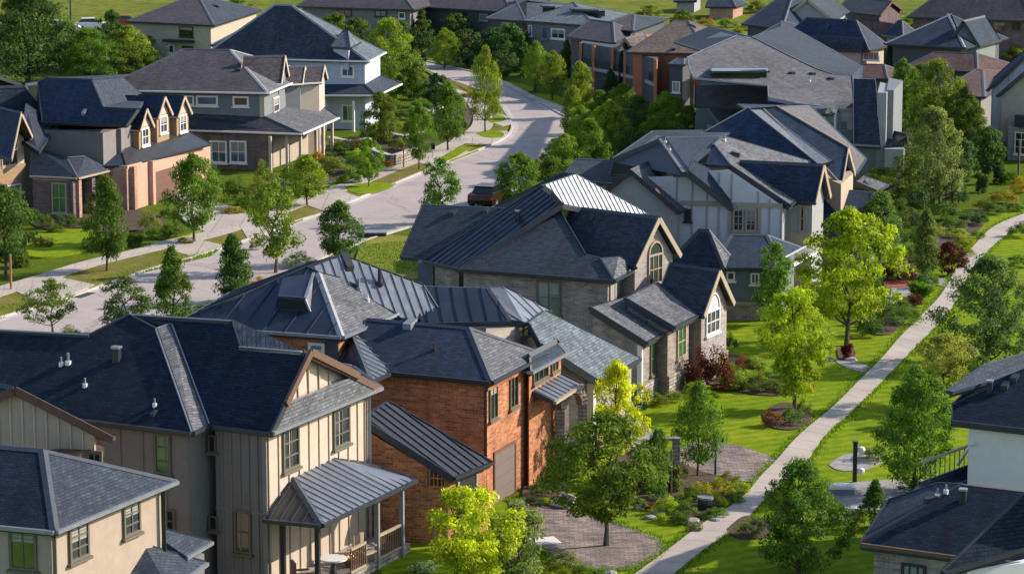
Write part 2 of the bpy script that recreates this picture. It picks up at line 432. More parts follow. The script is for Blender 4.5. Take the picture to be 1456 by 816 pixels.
class Hs:
    """a house thing: its walls, roofs, windows"""
    def __init__(s, name, at, label, cat='house', group=None):
        s.o = thing(name, at, label, cat, group); s.faces = []; s.ro = None
    def roof(s, faces, mats, **k):
        mb_ = roof(s.o, faces, mats, **k); s.ro = mb_[0]; s.faces += [(f, mb_[0]) for f in mb_[1]]; return mb_[0]
    def wall(s, base, z1, mat, z0=-.1, battens=0, bmat=None, name='wall', gables=(), siding=0):
        base = [V((p.x, p.y, 0)) for p in base]
        ar = sum(base[i].x * base[(i + 1) % len(base)].y - base[(i + 1) % len(base)].x * base[i].y for i in range(len(base)))
        if ar < 0: base = list(reversed(base))
        mb = MB(); mb.prism(base, z0, z1, mat)
        bm = bmat or mat
        for i in range(len(base)):
            a, b = base[i], base[(i + 1) % len(base)]; d = b - a; L = d.length
            if L < .4: continue
            u = d.normalized(); n = V((u.y, -u.x, 0))
            if battens:
                k = max(1, round(L / battens))
                for j in range(k + 1):
                    x = L * j / k; mb.box(a, u, n, max(0, x - .024), min(L, x + .024), 0.0, .045, max(z0, .0), z1 - .03, bm)
            if siding:
                z = max(z0, 0) + siding
                while z < z1 - .05:
                    mb.poly([a + n * .002 + V((0, 0, z - siding)) + n * .03, b + n * .032 + V((0, 0, z - siding)), b + n * .004 + V((0, 0, z)), a + n * .004 + V((0, 0, z))], mat)
                    mb.poly([a + n * .032 + V((0, 0, z - siding)), b + n * .032 + V((0, 0, z - siding)), b + V((0, 0, z - siding)), a + V((0, 0, z - siding))], mat)
                    z += siding
        for g in gables:
            a, b, apex = g[:3]; gm = g[3] if len(g) > 3 else mat
            a = V((a.x, a.y, z1)); b = V((b.x, b.y, z1))
            u = (b - a); L = u.length; u.normalize(); n = V((u.y, -u.x, 0)); th = n * -.15
            mb.poly([a, b, apex], gm); mb.poly([b + th, a + th, apex + th], gm)
            if battens:
                xa = (apex - a).dot(u); k = max(1, round(L / battens))
                for j in range(1, k):
                    x = L * j / k; t = x / xa if x < xa else (L - x) / (L - xa)
                    mb.box(a, u, n, x - .03, x + .03, 0, .05, z1 - .03, z1 + (apex.z - z1) * t - .03, bm)
        return mb.build(name, s.o)
    def win(s, A, B, x0, x1, y0, y1, fr='white_paint', gl='glass', nx=2, ny=2, fw=.09, sill=True, px=True, name='window', parent=None, mw=.045, arch=0):
        u = V((B.x - A.x, B.y - A.y, 0)).normalized(); n = V((u.y, -u.x, 0)); o = V((A.x, A.y, 0))
        if px:
            xm, ym = (x0 + x1) / 2, (y0 + y1) / 2
            u0 = (on_wall(A, B, x0, ym) - o).dot(u); u1 = (on_wall(A, B, x1, ym) - o).dot(u)
            z0 = on_wall(A, B, xm, y1).z; z1 = on_wall(A, B, xm, y0).z
        else: u0, u1, z0, z1 = x0, x1, y0, y1
        if u1 < u0: u0, u1 = u1, u0
        par = parent or s.o
        mb = MB()
        mb.box(o, u, n, u0, u0 + fw, -.03, .08, z0, z1, fr); mb.box(o, u, n, u1 - fw, u1, -.03, .08, z0, z1, fr)
        mb.box(o, u, n, u0 + fw, u1 - fw, -.03, .08, z1 - fw, z1, fr); mb.box(o, u, n, u0 + fw, u1 - fw, -.03, .08, z0, z0 + fw, fr)
        for i in range(1, nx):
            x = u0 + (u1 - u0) * i / nx; mb.box(o, u, n, x - mw / 2, x + mw / 2, .0, .065, z0 + fw, z1 - fw, fr)
        for i in range(1, ny):
            z = z0 + (z1 - z0) * i / ny; mb.box(o, u, n, u0 + fw, u1 - fw, .0, .062, z - mw / 2, z + mw / 2, fr)
        if sill: mb.box(o, u, n, u0 - .08, u1 + .08, -.02, .14, z0 - .1, z0 - .002, fr)
        if arch:
            ra = (u1 - u0) / 2; um = (u0 + u1) / 2; k = 8; pin = []; pout = []
            for i in range(k + 1):
                t = math.pi * i / k
                pout.append((um + ra * math.cos(t), z1 + ra * math.sin(t))); pin.append((um + (ra - fw) * math.cos(t), z1 + (ra - fw) * math.sin(t)))
            Q = lambda c, d: o + u * c[0] + n * d + V((0, 0, c[1]))
            for i in range(k):
                mb.poly([Q(pin[i], .08), Q(pout[i], .08), Q(pout[i + 1], .08), Q(pin[i + 1], .08)], fr); mb.poly([Q(pout[i], .08), Q(pout[i], 0), Q(pout[i + 1], 0), Q(pout[i + 1], .08)], fr)
        w = mb.build(name, par)
        hsh = math.sin(u0 * 91.7 + z0 * 37.1 + o.x * 13.3) * .5 + .5
        if hsh > .45 and (z1 - z0) > .9 and not arch and gl != 'glass_green':
            bl = MB(); fr_ = .25 + .35 * ((hsh * 7.3) % 1); k_ = max(3, int((z1 - z0) * fr_ / .09))
            for j_ in range(k_): zt_ = z1 - fw - (z1 - z0) * fr_ * j_ / k_; bl.box(o, u, n, u0 + fw, u1 - fw, .031, .038, zt_ - (z1 - z0) * fr_ / k_ * .82, zt_, 'blind')
            bl.build('blind', w)
        g = MB(); g.box(o, u, n, u0 + fw * .6, u1 - fw * .6, .003, .03, z0 + fw * .6, z1 - fw * .6, gl)
        if arch:
            pts = [Q(c, .03) for c in pin]; g.poly(pts, 'white_paint' if arch == 2 else gl)
        g.build('pane', w)
        return w
    def door(s, A, B, x0, x1, y0, y1, mat='taupe_door', name='garage_door', rows=4, px=True, surround=None):
        u = V((B.x - A.x, B.y - A.y, 0)).normalized(); n = V((u.y, -u.x, 0)); o = V((A.x, A.y, 0))
        xm, ym = (x0 + x1) / 2, (y0 + y1) / 2
        if px:
            u0 = (on_wall(A, B, x0, ym) - o).dot(u); u1 = (on_wall(A, B, x1, ym) - o).dot(u)
            z1 = on_wall(A, B, xm, y0).z; z0 = .02
        else: u0, u1, z0, z1 = x0, x1, y0, y1
        mb = MB(); hh = (z1 - z0) / rows
        for i in range(rows): mb.box(o, u, n, u0, u1, -.02, .03, z0 + hh * i + .008, z0 + hh * (i + 1) - .008, mat)
        mb.box(o, u, n, u0, u1, -.02, .012, z0, z1, mat)
        d = mb.build(name, s.o)
        f = MB(); fm = surround or 'white_paint'
        f.box(o, u, n, u0 - .12, u0, -.02, .06, z0, z1 + .12, fm); f.box(o, u, n, u1, u1 + .12, -.02, .06, z0, z1 + .12, fm); f.box(o, u, n, u0, u1, -.02, .06, z1, z1 + .12, fm)
        f.build('door_frame', d)
        if name == 'door':
            k = MB(); k.box(o, u, n, u1 - .18, u1 - .12, .03, .09, z0 + .95, z0 + 1.05, 'steel_gutter'); k.build('handle', d)
        return d
    def bar(s, pts, w, hgt, mat, name, up=V((0, 0, 1)), parent=None):
        mb = MB()
        for a, b in zip(pts, pts[1:]): mb.bar(a, b, w, hgt, mat, up)
        return mb.build(name, parent or s.o)
    def post(s, p, z0, z1, w, mat, name='post'):
        mb = MB(); mb.bar(V((p.x, p.y, z0)), V((p.x, p.y, z1)), w, w, mat, up=V((.3, .95, 0))); return mb.build(name, s.o)
    def vent(s, px, py, kind='pipe', mat=None, sz=1.0):
        sz *= .72
        o = V((0, 0, HC)); d = ray(px, py); best = None
        for f, ro in s.faces:
            n = newell(f)
            if abs(d.dot(n)) < 1e-6: continue
            t = (f[0] - o).dot(n) / d.dot(n)
            p = o + d * t
            ins = True
            for i in range(len(f)):
                a, b = f[i], f[(i + 1) % len(f)]
                if (b - a).cross(p - a).dot(n) < -1e-3: ins = False; break
            if ins and (best is None or t < best[0]): best = (t, p, n, ro)
        if best is None: return
        if best[2].z < .6: return
        t, p, n, ro = best; mb = MB()
        if kind == 'pipe':
            mb.tube([p - V((0, 0, .1)), p + V((0, 0, .42 * sz))], .055 * sz, mat or 'grey_paint', 8); mb.tube([p - V((0, 0, .05)), p + V((0, 0, .1))], .13 * sz, mat or 'white_paint', 8); nm = 'vent_pipe'
        elif kind == 'hood':
            dn = V((n.x, n.y, 0)).normalized(); sd = V((-dn.y, dn.x, 0)); m_ = mat or 'dark_paint'; w = .2 * sz; L = .32 * sz; up = V((0, 0, 1))
            a = p + n * .02
            q = [a - sd * w + dn * L, a + sd * w + dn * L, a + sd * w - dn * L, a - sd * w - dn * L]
            sl = -n.z and -math.hypot(n.x, n.y) / n.z
            q = [V((c.x, c.y, p.z + (c - p).dot(dn) * sl)) for c in q]
            t_ = [q[0] + up * .26 * sz, q[1] + up * .26 * sz, q[2] + up * .1 * sz, q[3] + up * .1 * sz]
            mb.box8(q + t_, m_); nm = 'roof_vent'
        else:
            w = .16 * sz; mb.bar(p - V((0, 0, .2)), p + V((0, 0, .55 * sz)), w * 2, w * 2, mat or 'dark_paint', up=V((.3, .95, 0))); mb.bar(p + V((0, 0, .55 * sz)), p + V((0, 0, .65 * sz)), w * 2.5, w * 2.5, 'steel_gutter', up=V((.3, .95, 0))); nm = 'chimney'
        mb.build(nm, ro)

def inset(q, oh):
    """shrink a convex/CCW polygon by oh"""
    k = len(q); out = []
    for i in range(k):
        p0, p1, p2 = q[i - 1], q[i], q[(i + 1) % k]
        d1 = V((p1.x - p0.x, p1.y - p0.y, 0)).normalized(); d2 = V((p2.x - p1.x, p2.y - p1.y, 0)).normalized()
        n1 = V((-d1.y, d1.x, 0)); n2 = V((-d2.y, d2.x, 0))
        b = (n1 + n2); b = b / max(.3, b.dot(n1)); out.append(V((p1.x, p1.y, 0)) + b * oh)
    return out

def pt(p, z): return p if isinstance(p, Vector) else P(p[0], p[1], z)

def block(h, A, B, Cc, ze, zr, axis='AB', ins=(0, 0), wall='tan_stucco', rmat='navy_shingle', oh=.35, gmat=None, z0=-.1, battens=0, bmat=None, rmats=None, siding=0, wname='wall', nowall=False, seam=False, D=None, **rk):
    """a rectangular wing: eave corners A (left), B (near), C (right) as pixels at height ze; ridge along AB or BC.
    zr: ridge height or ('row', end, row). ins per end: 0 gable, number = hip, ('d', inset, k) = dutch gable"""
    A, B, Cc = pt(A, ze), pt(B, ze), pt(Cc, ze); D = A + Cc - B if D is None else pt(D, ze)
    q = [A, B, Cc, D] if axis == 'AB' else [B, Cc, D, A]
    m0, m1 = (q[0] + q[3]) / 2, (q[1] + q[2]) / 2
    dr = (m1 - m0); dr.z = 0; L = dr.length; dr.normalize()
    full = [i[1] if isinstance(i, tuple) else i for i in ins]
    cut = [(i[1] * i[2] if isinstance(i, tuple) else i) for i in ins]
    R0 = m0 + dr * cut[0]; R1 = m1 - dr * cut[1]
    if isinstance(zr, tuple): zr = row_z((R0, R1)[zr[1]], zr[2])
    R0 = V((R0.x, R0.y, zr)); R1 = V((R1.x, R1.y, zr))
    faces = []; gables = []; W = inset(q, oh)
    ztop = ze - .03
    front = [q[0], q[1]]; back = [q[2], q[3]]; ends = []
    sl = 2 * (zr - ze) / max(.1, (q[1] - q[2]).length)
    def end(side):
        i = ins[side]; a, b, Rr = ((q[3], q[0], R0), (q[1], q[2], R1))[side]
        dd = dr if side == 0 else -dr
        if isinstance(i, tuple):
            k = i[2]; full_ = i[1]; mid = (a + b) / 2
            hip = V((mid.x, mid.y, 0)) + dd * full_; hip = V((hip.x, hip.y, zr))
            a2 = a + (hip - a) * k; b2 = b + (hip - b) * k
            faces.append([a, b, b2, a2]); 
            ap = V((Rr.x, Rr.y, Rr.z - .02)) + dd * .25
            dutch.append((a2 + dd * .25, b2 + dd * .25, ap))
            return a2, b2
        if i == 0:
            w0, w1 = (W[3], W[0]) if side == 0 else (W[1], W[2])
            mid = (w0 + w1) / 2
            gables.append((w0, w1, V((mid.x, mid.y, zr - .24)), gmat or wall)); return None
        faces.append([a, b, Rr]); return None
    dutch = []
    e1 = end(1); e0 = end(0)
    # e1 = (toward q1, toward q2), e0 = (toward q3, toward q0)
    f = [q[0], q[1]] + ([e1[0]] if e1 else []) + [R1, R0] + ([e0[1]] if e0 else [])
    b = [q[2], q[3]] + ([e0[0]] if e0 else []) + [R0, R1] + ([e1[1]] if e1 else [])
    faces = [f, b] + faces
    if rmats is None: rmats = [rmat] * len(faces)
    else: rmats = list(rmats) + [rmats[-1]] * (len(faces) - len(rmats))  # per-face list lets a sun-side slope take a lighter shingle, light painted in
    s = list(range(len(faces))) if seam is True else (seam or ())
    h.roof(faces, rmats, seams=s, **rk)
    if dutch:
        for a, b_, ap in dutch:
            mb = MB(); n = newell([a, b_, ap]); mb.poly([a, b_, ap], gmat or wall)
            u = (b_ - a); LL = u.length; u.normalize(); nn = V((u.y, -u.x, 0)); xa = (ap - a).dot(u)
            k = max(2, round(LL / .6))
            for j in range(1, k):
                x = LL * j / k; t = x / xa if x < xa else (LL - x) / (LL - xa); mb.box(a, u, nn, x - .03, x + .03, 0, .05, a.z, a.z + (ap.z - a.z) * t - .03, bmat or wall)
            mb.build('gable_panel', h.o)
    res = dict(Q=[A, B, Cc, D], ridge=(R0, R1), zr=zr)
    Wn = inset([A, B, Cc, D], oh); res['W'] = Wn
    if not nowall: res['wall'] = h.wall(W, ztop, wall, z0, battens, bmat, wname, gables, siding)
    return res
# ------------------------------------------------------------------ ground, roads, walks
def smooth(pts, n=6):
    out = []
    for i in range(len(pts) - 1):
        p0, p1, p2, p3 = pts[max(i - 1, 0)], pts[i], pts[i + 1], pts[min(i + 2, len(pts) - 1)]
        for k in range(n):
            t = k / n; t2, t3 = t * t, t * t * t
            out.append((p1 * 2 + (p2 - p0) * t + (p0 * 2 - p1 * 5 + p2 * 4 - p3) * t2 + (p1 * 3 - p0 - p2 * 3 + p3) * t3) * .5)
    out.append(pts[-1]); return out
def G(l, z=0): return [P(x, y, z) for x, y in l]
def resample(pts, n):
    d = [0]
    for a, b in zip(pts, pts[1:]): d.append(d[-1] + (b - a).length)
    out = []; j = 0
    for i in range(n):
        t = d[-1] * i / (n - 1)
        while j < len(d) - 2 and d[j + 1] < t: j += 1
        f = (t - d[j]) / max(1e-6, d[j + 1] - d[j]); out.append(pts[j].lerp(pts[j + 1], min(1, f)))
    return out, d[-1]
def strip(name, left, right, z, mat, depth=0, n=80, kind='structure', parent=None):
    l, L1 = resample(smooth(left), n); r, L2 = resample(smooth(right), n); L = (L1 + L2) / 2
    mb = MB(); Z = lambda p, zz: V((p.x, p.y, zz))
    for i in range(n - 1):
        u0, u1 = L * i / (n - 1), L * (i + 1) / (n - 1); w = (l[i] - r[i]).length
        mb.poly([Z(r[i], z), Z(r[i + 1], z), Z(l[i + 1], z), Z(l[i], z)], mat, uv=[(u0, -w / 2 + 20), (u1, -w / 2 + 20), (u1, w / 2 + 20), (u0, w / 2 + 20)])
        if depth:
            for a, b in ((l[i + 1], l[i]), (r[i], r[i + 1])): mb.poly([Z(a, z - depth), Z(b, z - depth), Z(b, z), Z(a, z)], mat)
    return mb.build(name, parent, kind)
def slab(name, pts, z, mat, depth=.16, kind='structure', sm=True):
    pp = G(pts); pp = smooth(pp + [pp[0]], 5)[:-1] if sm else pp
    ar = sum(pp[i].x * pp[(i + 1) % len(pp)].y - pp[(i + 1) % len(pp)].x * pp[i].y for i in range(len(pp)))
    if ar < 0: pp.reverse()
    mb = MB(); mb.prism(pp, z - depth, z, mat); return mb.build(name, None, kind)

# one sheet to beyond the last thing seen, gently rising far away
mb = MB()
xs = [-420 + 12 * i for i in range(71)]; ys = [-20 + 12 * i for i in range(66)]
def gz(x, y):
    t = max(0, y - 330); return t * t * .00035 + (math.sin(x * .03) * .8 * min(1, t / 60))
for i in range(len(xs) - 1):
    for j in range(len(ys) - 1):
        a = [(xs[i], ys[j]), (xs[i + 1], ys[j]), (xs[i + 1], ys[j + 1]), (xs[i], ys[j + 1])]
        mb.poly([V((x, y, gz(x, y))) for x, y in a], 'meadow' if ys[j] < 262 else 'field')
g_ = mb.build('ground', None, 'structure', smooth=True)

ROAD_L = [(-260, 545), (-120, 490), (0, 454), (103, 423), (172, 399), (223, 382), (275, 368), (319, 353), (378, 334), (429, 314), (457, 306), (520, 280), (580, 255), (636, 232), (695, 209), (719, 197), (729, 184), (726, 171), (716, 156), (704, 142), (690, 132), (660, 121), (630, 110), (600, 97), (575, 88), (540, 82)]
ROAD_R = [(-200, 620), (-60, 565), (60, 522), (150, 485), (250, 456), (340, 418), (420, 384), (470, 362), (515, 345), (560, 330), (640, 306), (700, 286), (750, 258), (790, 225), (815, 200), (821, 186), (817, 175), (783, 156), (754, 138), (722, 121), (700, 111), (663, 101), (636, 95), (600, 87), (575, 83), (545, 78)]
road = strip('road', G(ROAD_L), G(ROAD_R), .012, 'road_surface', n=110)
def offs(px, d):
    p, L = resample(smooth(G(px)), 110); o = []
    for i in range(len(p)):
        t = (p[min(i + 1, 109)] - p[max(i - 1, 0)]).normalized(); o.append(p[i] + V((-t.y, t.x, 0)) * d)
    return o
def kerb(px, side, name):
    a, b, c = offs(px, 0), offs(px, .16 * side), offs(px, -.45 * side)
    mb = MB(); L = 0
    for i in range(109):
        L2 = L + (a[i + 1] - a[i]).length
        Z = lambda p, z: V((p.x, p.y, z))
        mb.poly([Z(c[i], .018), Z(c[i + 1], .018), Z(a[i + 1], .024), Z(a[i], .024)], 'kerb_concrete', [(L, 20), (L2, 20), (L2, 20.5), (L, 20.5)])
        mb.poly([Z(a[i], .024), Z(a[i + 1], .024), Z(a[i + 1], .13), Z(a[i], .13)], 'kerb_concrete', [(L, 20), (L2, 20), (L2, 20.1), (L, 20.1)])
        mb.poly([Z(a[i], .13), Z(a[i + 1], .13), Z(b[i + 1], .135), Z(b[i], .135)], 'kerb_concrete', [(L, 20), (L2, 20), (L2, 20.2), (L, 20.2)])
        mb.poly([Z(b[i], -.02), Z(b[i + 1], -.02), Z(b[i + 1], .135), Z(b[i], .135)], 'kerb_concrete', [(L, 20), (L2, 20), (L2, 20.1), (L, 20.1)])
        L = L2
    return mb.build(name, None, 'structure')
kerb(ROAD_L, 1, 'kerb'); kerb(ROAD_R, -1, 'kerb')

# left pavement between verge and front gardens
WALK_U = [(-200, 470), (-90, 440), (0, 410), (60, 392), (120, 374), (213, 352), (295, 331), (336, 318), (380, 299), (422, 286), (500, 258), (557, 236), (601, 219), (636, 203), (660, 190), (672, 177), (670, 160), (660, 143), (650, 133), (636, 126), (610, 114), (585, 103)]
WALK_D = [(-200, 492), (-90, 458), (0, 425), (70, 403), (137, 381), (225, 359), (305, 340), (345, 328), (395, 310), (437, 294), (512, 267), (570, 243), (615, 226), (655, 209), (692, 190), (702, 177), (698, 163), (686, 147), (672, 137), (650, 129), (620, 118), (592, 106)]
strip('verge', G(WALK_D), [p for p in offs(ROAD_L, .15)][:], .115, 'verge', .2, n=110) if False else None
vl = offs(ROAD_L, .15)
strip('verge', G(WALK_D[:20]), vl[::10][:10] + [vl[98], vl[103]], .115, 'verge', .2, n=110)
strip('pavement', G(WALK_U), G(WALK_D), .135, 'concrete', .2, n=110)
strip('pavement', G([(700, 112), (722, 119), (740, 128), (765, 140), (800, 153), (830, 168), (850, 185)]), G([(700, 115), (718, 122), (735, 131), (758, 144), (792, 158), (820, 172), (836, 186)]), .13, 'concrete', .2, n=30)
# driveway aprons crossing the verge
def apron(*p): slab('driveway', list(p), .142, 'concrete', .16, sm=False)
apron((22, 417), (85, 397), (135, 408), (105, 420), (60, 434))
apron((213, 350), (262, 339), (320, 352), (298, 360), (268, 366))
apron((340, 322), (372, 306), (412, 310), (385, 330), (352, 342))
apron((430, 292), (480, 272), (510, 283), (460, 303))
apron((590, 232), (632, 212), (668, 218), (640, 230), (618, 240))
apron((655, 206), (690, 188), (722, 189), (716, 199), (690, 208))
apron((690, 173), (700, 160), (722, 168), (728, 178), (715, 182))
slab('driveway', [(236, 268), (268, 262), (308, 290), (345, 300), (352, 318), (322, 322), (288, 302), (240, 284)], .14, 'concrete', .16)
slab('driveway', [(250, 300), (285, 296), (325, 322), (300, 334), (265, 318)], .138, 'concrete', .16)
# lawns of the left gardens
slab('lawn', [(36, 345), (70, 330), (120, 328), (165, 338), (130, 356), (75, 367), (40, 366)], .14, 'lawn')
slab('lawn', [(150, 372), (205, 352), (260, 338), (300, 322), (335, 312), (330, 318), (290, 330), (215, 350), (160, 366)], .12, 'lawn')
slab('lawn', [(440, 275), (500, 258), (520, 246), (478, 258), (430, 280)], .11, 'lawn')
for k, pts in enumerate(([(490, 268), (530, 262), (560, 266), (524, 278), (500, 276)], [(618, 232), (650, 214), (688, 206), (668, 214), (640, 230)], [(676, 192), (700, 187), (716, 192), (712, 198), (690, 198)], [(692, 172), (714, 167), (718, 174), (700, 177)])):
    slab('lawn', pts, .148, 'lawn', .05)
slab('lawn', [(712, 116), (745, 122), (760, 128), (748, 133), (730, 127)], .12, 'lawn')
slab('lawn', [(757, 133), (790, 138), (808, 146), (795, 150), (770, 143)], .12, 'lawn')
slab('lawn', [(796, 156), (815, 155), (835, 164), (828, 172), (812, 168)], .12, 'lawn')
# right greenway
PATH_L = [(800, 905), (860, 850), (905, 816), (955, 779), (1000, 745), (1053, 711), (1082, 678), (1103, 657), (1136, 620), (1185, 579), (1222, 542), (1255, 509), (1280, 480), (1310, 450), (1338, 420), (1362, 380), (1386, 349), (1412, 324), (1456, 305), (1540, 278), (1640, 250), (1740, 232)]
PATH_R = [(870, 905), (925, 850), (960, 816), (1003, 781), (1055, 744), (1095, 703), (1120, 682), (1144, 661), (1173, 620), (1206, 591), (1247, 550), (1280, 517), (1315, 480), (1340, 455), (1362, 425), (1378, 392), (1402, 360), (1430, 336), (1456, 320), (1540, 290), (1645, 259), (1745, 240)]
slab('lawn', [(840, 560), (890, 545), (1000, 500), (1030, 446), (1110, 440), (1250, 460), (1330, 380), (1400, 300), (1480, 285), (1600, 250), (1760, 240), (1800, 420), (1700, 600), (1500, 760), (1350, 880), (1100, 880), (800, 880), (560, 860), (560, 720), (620, 690), (760, 700)], .02, 'lawn', .1)
slab('lawn', [(1330, 330), (1360, 275), (1420, 245), (1480, 240), (1480, 285), (1400, 310)], .03, 'meadow', .1)
path = strip('garden_path', G(PATH_L), G(PATH_R), .07, 'concrete', .15, n=110)
slab('driveway', [(722, 714), (760, 710), (825, 728), (885, 747), (946, 776), (906, 806), (858, 812), (800, 803), (765, 775), (738, 745)], .06, 'paver', .1)
slab('driveway', [(960, 648), (986, 630), (1035, 632), (1075, 643), (1103, 656), (1090, 676), (1076, 687), (1030, 680), (985, 668), (955, 662)], .06, 'paver', .1)
slab('driveway', [(880, 628), (905, 600), (925, 610), (930, 640), (905, 650)], .055, 'flagstone', .1)
slab('garden_path', [(1185, 512), (1215, 515), (1238, 524), (1236, 532), (1200, 522)], .05, 'flagstone', .1)
slab('garden_path', [(1300, 388), (1345, 398), (1356, 404), (1340, 408), (1300, 394)], .05, 'flagstone', .1)
slab('patio', [(1255, 408), (1290, 408), (1294, 420), (1280, 432), (1262, 432)], .05, 'flagstone', .1)
slab('patio', [(1178, 662), (1200, 648), (1240, 646), (1255, 656), (1230, 668), (1195, 670)], .05, 'flagstone', .1)
slab('patio', [(1185, 700), (1205, 688), (1300, 682), (1330, 690), (1310, 716), (1245, 726), (1200, 722)], .045, 'flagstone', .1)
for nm, pts, m in (('planting_bed', [(850, 690), (880, 650), (930, 640), (975, 662), (1010, 676), (1062, 690), (1050, 706), (1010, 735), (985, 752), (940, 722), (900, 712)], 'mulch'),
                   ('planting_bed', [(985, 520), (1040, 505), (1100, 530), (1120, 560), (1070, 562), (1010, 548), (975, 545), (900, 575), (880, 570), (930, 545)], 'mulch'),
                   ('planting_bed', [(1084, 590), (1110, 574), (1148, 580), (1152, 600), (1130, 612), (1095, 608)], 'mulch'),
                   ('planting_bed', [(1190, 498), (1203, 494), (1216, 500), (1212, 512), (1194, 512)], 'mulch'),
                   ('planting_bed', [(1150, 520), (1175, 505), (1210, 500), (1200, 520), (1165, 530)], 'mulch') ,
                   ('planting_bed', [(1032, 755), (1060, 735), (1095, 745), (1090, 765), (1050, 766)], 'mulch'),
                   ('planting_bed', [(1255, 402), (1285, 400), (1298, 404), (1290, 409), (1262, 409)], 'red_mulch'),
                   ('planting_bed', [(1225, 452), (1290, 430), (1300, 440), (1270, 474), (1235, 474)], 'mulch'),
                   ('planting_bed', [(1270, 380), (1310, 340), (1390, 300), (1400, 318), (1370, 345), (1330, 372)], 'soil'),
                   ('planting_bed', [(745, 690), (800, 700), (815, 720), (780, 725), (745, 712)], 'mulch')):
    if nm == 'planting_bed' and pts[0] == (1150, 520): continue
    slab(nm, pts, .075, m, .12)
for pts in ([(40, 305), (120, 300), (200, 300), (235, 320), (160, 332), (60, 326)], [(460, 215), (540, 190), (600, 200), (640, 175), (650, 185), (600, 214), (520, 240), (450, 268), (420, 262)], [(600, 150), (650, 140), (668, 155), (668, 176), (640, 190), (615, 170)]):
    slab('planting_bed', pts, .1, 'soil', .12)
slab('lawn', [(505, 372), (520, 342), (560, 336), (600, 344), (640, 356), (640, 392), (520, 398)], .1, 'dry_grass')
# ------------------------------------------------------------------ near houses
def back_of(e1, e2, r1, r2):
    """the far eave mirrored across the ridge"""
    f = lambda e, r: V((2 * r.x - e.x, 2 * r.y - e.y, e.z))
    return f(e1, r1), f(e2, r2)

# --- beige board-and-batten house (front left)
h = Hs('board_and_batten_house', P(390, 845, 0), 'large cream house, shaded sides coloured taupe, vertical battens, navy roof and metal-roofed corner porch', 'house')
B = P(386, 614, 6); Cq = P(541, 550, 6); EL = P(296, 603, 6)
pm = (B - EL).normalized()
Lp1, Lp2 = P(128, 597, 6), P(273, 614, 6)
A0 = Lp2 + (Lp1 - Lp2) * 2.2
plm = plane(EL, B, hit(440, 501, (((B + Cq) / 2), V((pm.x, pm.y, 0)).normalized())))
pk = hit(440, 501, plm)
Q = hit(342, 493, plm); Rr = hit(330, 456, plm); Rl = hit(183, 447, plm)
pll = slope_plane(Lp1, Lp2, .62)
s1 = hit(222, 468, pll); r2 = hit(183, 448, pll); r3 = hit(128, 476, pll); r4 = hit(-60, 466, pll)
s2 = hit(243, 461, plm)
k1 = B + (pk - B) * .33; k2 = Cq + (pk - Cq) * .33; k1 = B.lerp(pk, .34)
k2 = V((Cq.x, Cq.y, Cq.z)).lerp(V((pk.x, pk.y, pk.z)), .34)
e2v = (Cq - B); Bk = B + e2v * 1.75
bk1 = V((2 * Rr.x - B.x, 2 * Rr.y - B.y, 6)) * 1
bl = V((2 * r3.x - Lp2.x, 2 * r3.y - Lp2.y, 6)); A0b = V((2 * r4.x - A0.x, 2 * r4.y - A0.y, 6))
Bk = Rr + V((1.2, 5.5, 0)); Bk.z = 6; Lk = Rl + V((-.5, 6, 0)); Lk.z = 6
h.roof([[EL, B, k1, pk, Q, Rr, Rl, s2]], 'ink_shingle', rake='navy_paint', gut='navy_paint')
h.roof([[B, Cq, k2, k1]], 'lit_grey_shingle', gut='steel_gutter', name='skirt_roof')  # right-facing slopes get paler shingle than the main roof: painted sunlight
Cb = Cq
h.roof([[Q, pk, k2, Cb, P(500, 520, 6) * 1]], 'ink_shingle', rake='brown_wood', name='gable_back_roof')
Sx = pk.lerp(Q, .1) + V((0, 0, .03))
h.roof([[Rr, Q + V((0, 0, .02)), Sx, P(470, 520, 6.8)]], 'lit_grey_shingle', name='hip_roof', gut='steel_gutter')
h.roof([[Rr, Rl, Lk, Bk]], 'ink_shingle', name='rear_roof')
h.roof([[A0, Lp2, s1, r2, r3, r4]], 'ink_shingle', name='left_roof')
h.roof([[Lp2, EL, s2, s1]], 'lit_grey_shingle', name='valley_strip_roof', rake='steel_gutter')
h.roof([[r4, r3, r2, Lk, A0b]], 'ink_shingle', name='rear_roof')
# gable face
gp = MB(); ins_ = V((-pm.x, -pm.y, 0)).normalized() * .35 * 1
a, b_, ap = k1 + ins_, k2 + ins_, pk + ins_ + V((0, 0, -.1))
u = (b_ - a); u.z = 0; LL = u.length; u.normalize(); nn = V((u.y, -u.x, 0))
a = V((a.x, a.y, min(a.z, b_.z) - .15)); b_ = V((b_.x, b_.y, a.z))
gp.poly([a, b_, ap], 'cream_siding'); xa = (ap - a).dot(u)
for j in range(1, 7):
    x = LL * j / 7; t = x / xa if x < xa else (LL - x) / (LL - xa); gp.box(a, u, nn, x - .025, x + .025, 0, .05, a.z, a.z + (ap.z - a.z) * t - .05, 'tan_siding')
gp.build('gable_panel', h.o)
h.bar([k1 + V((0, 0, .02)) - ins_ * .2, pk - ins_ * .2 + V((0, 0, .02)), k2 - ins_ * .2], .12, .26, 'brown_wood', 'barge_board')
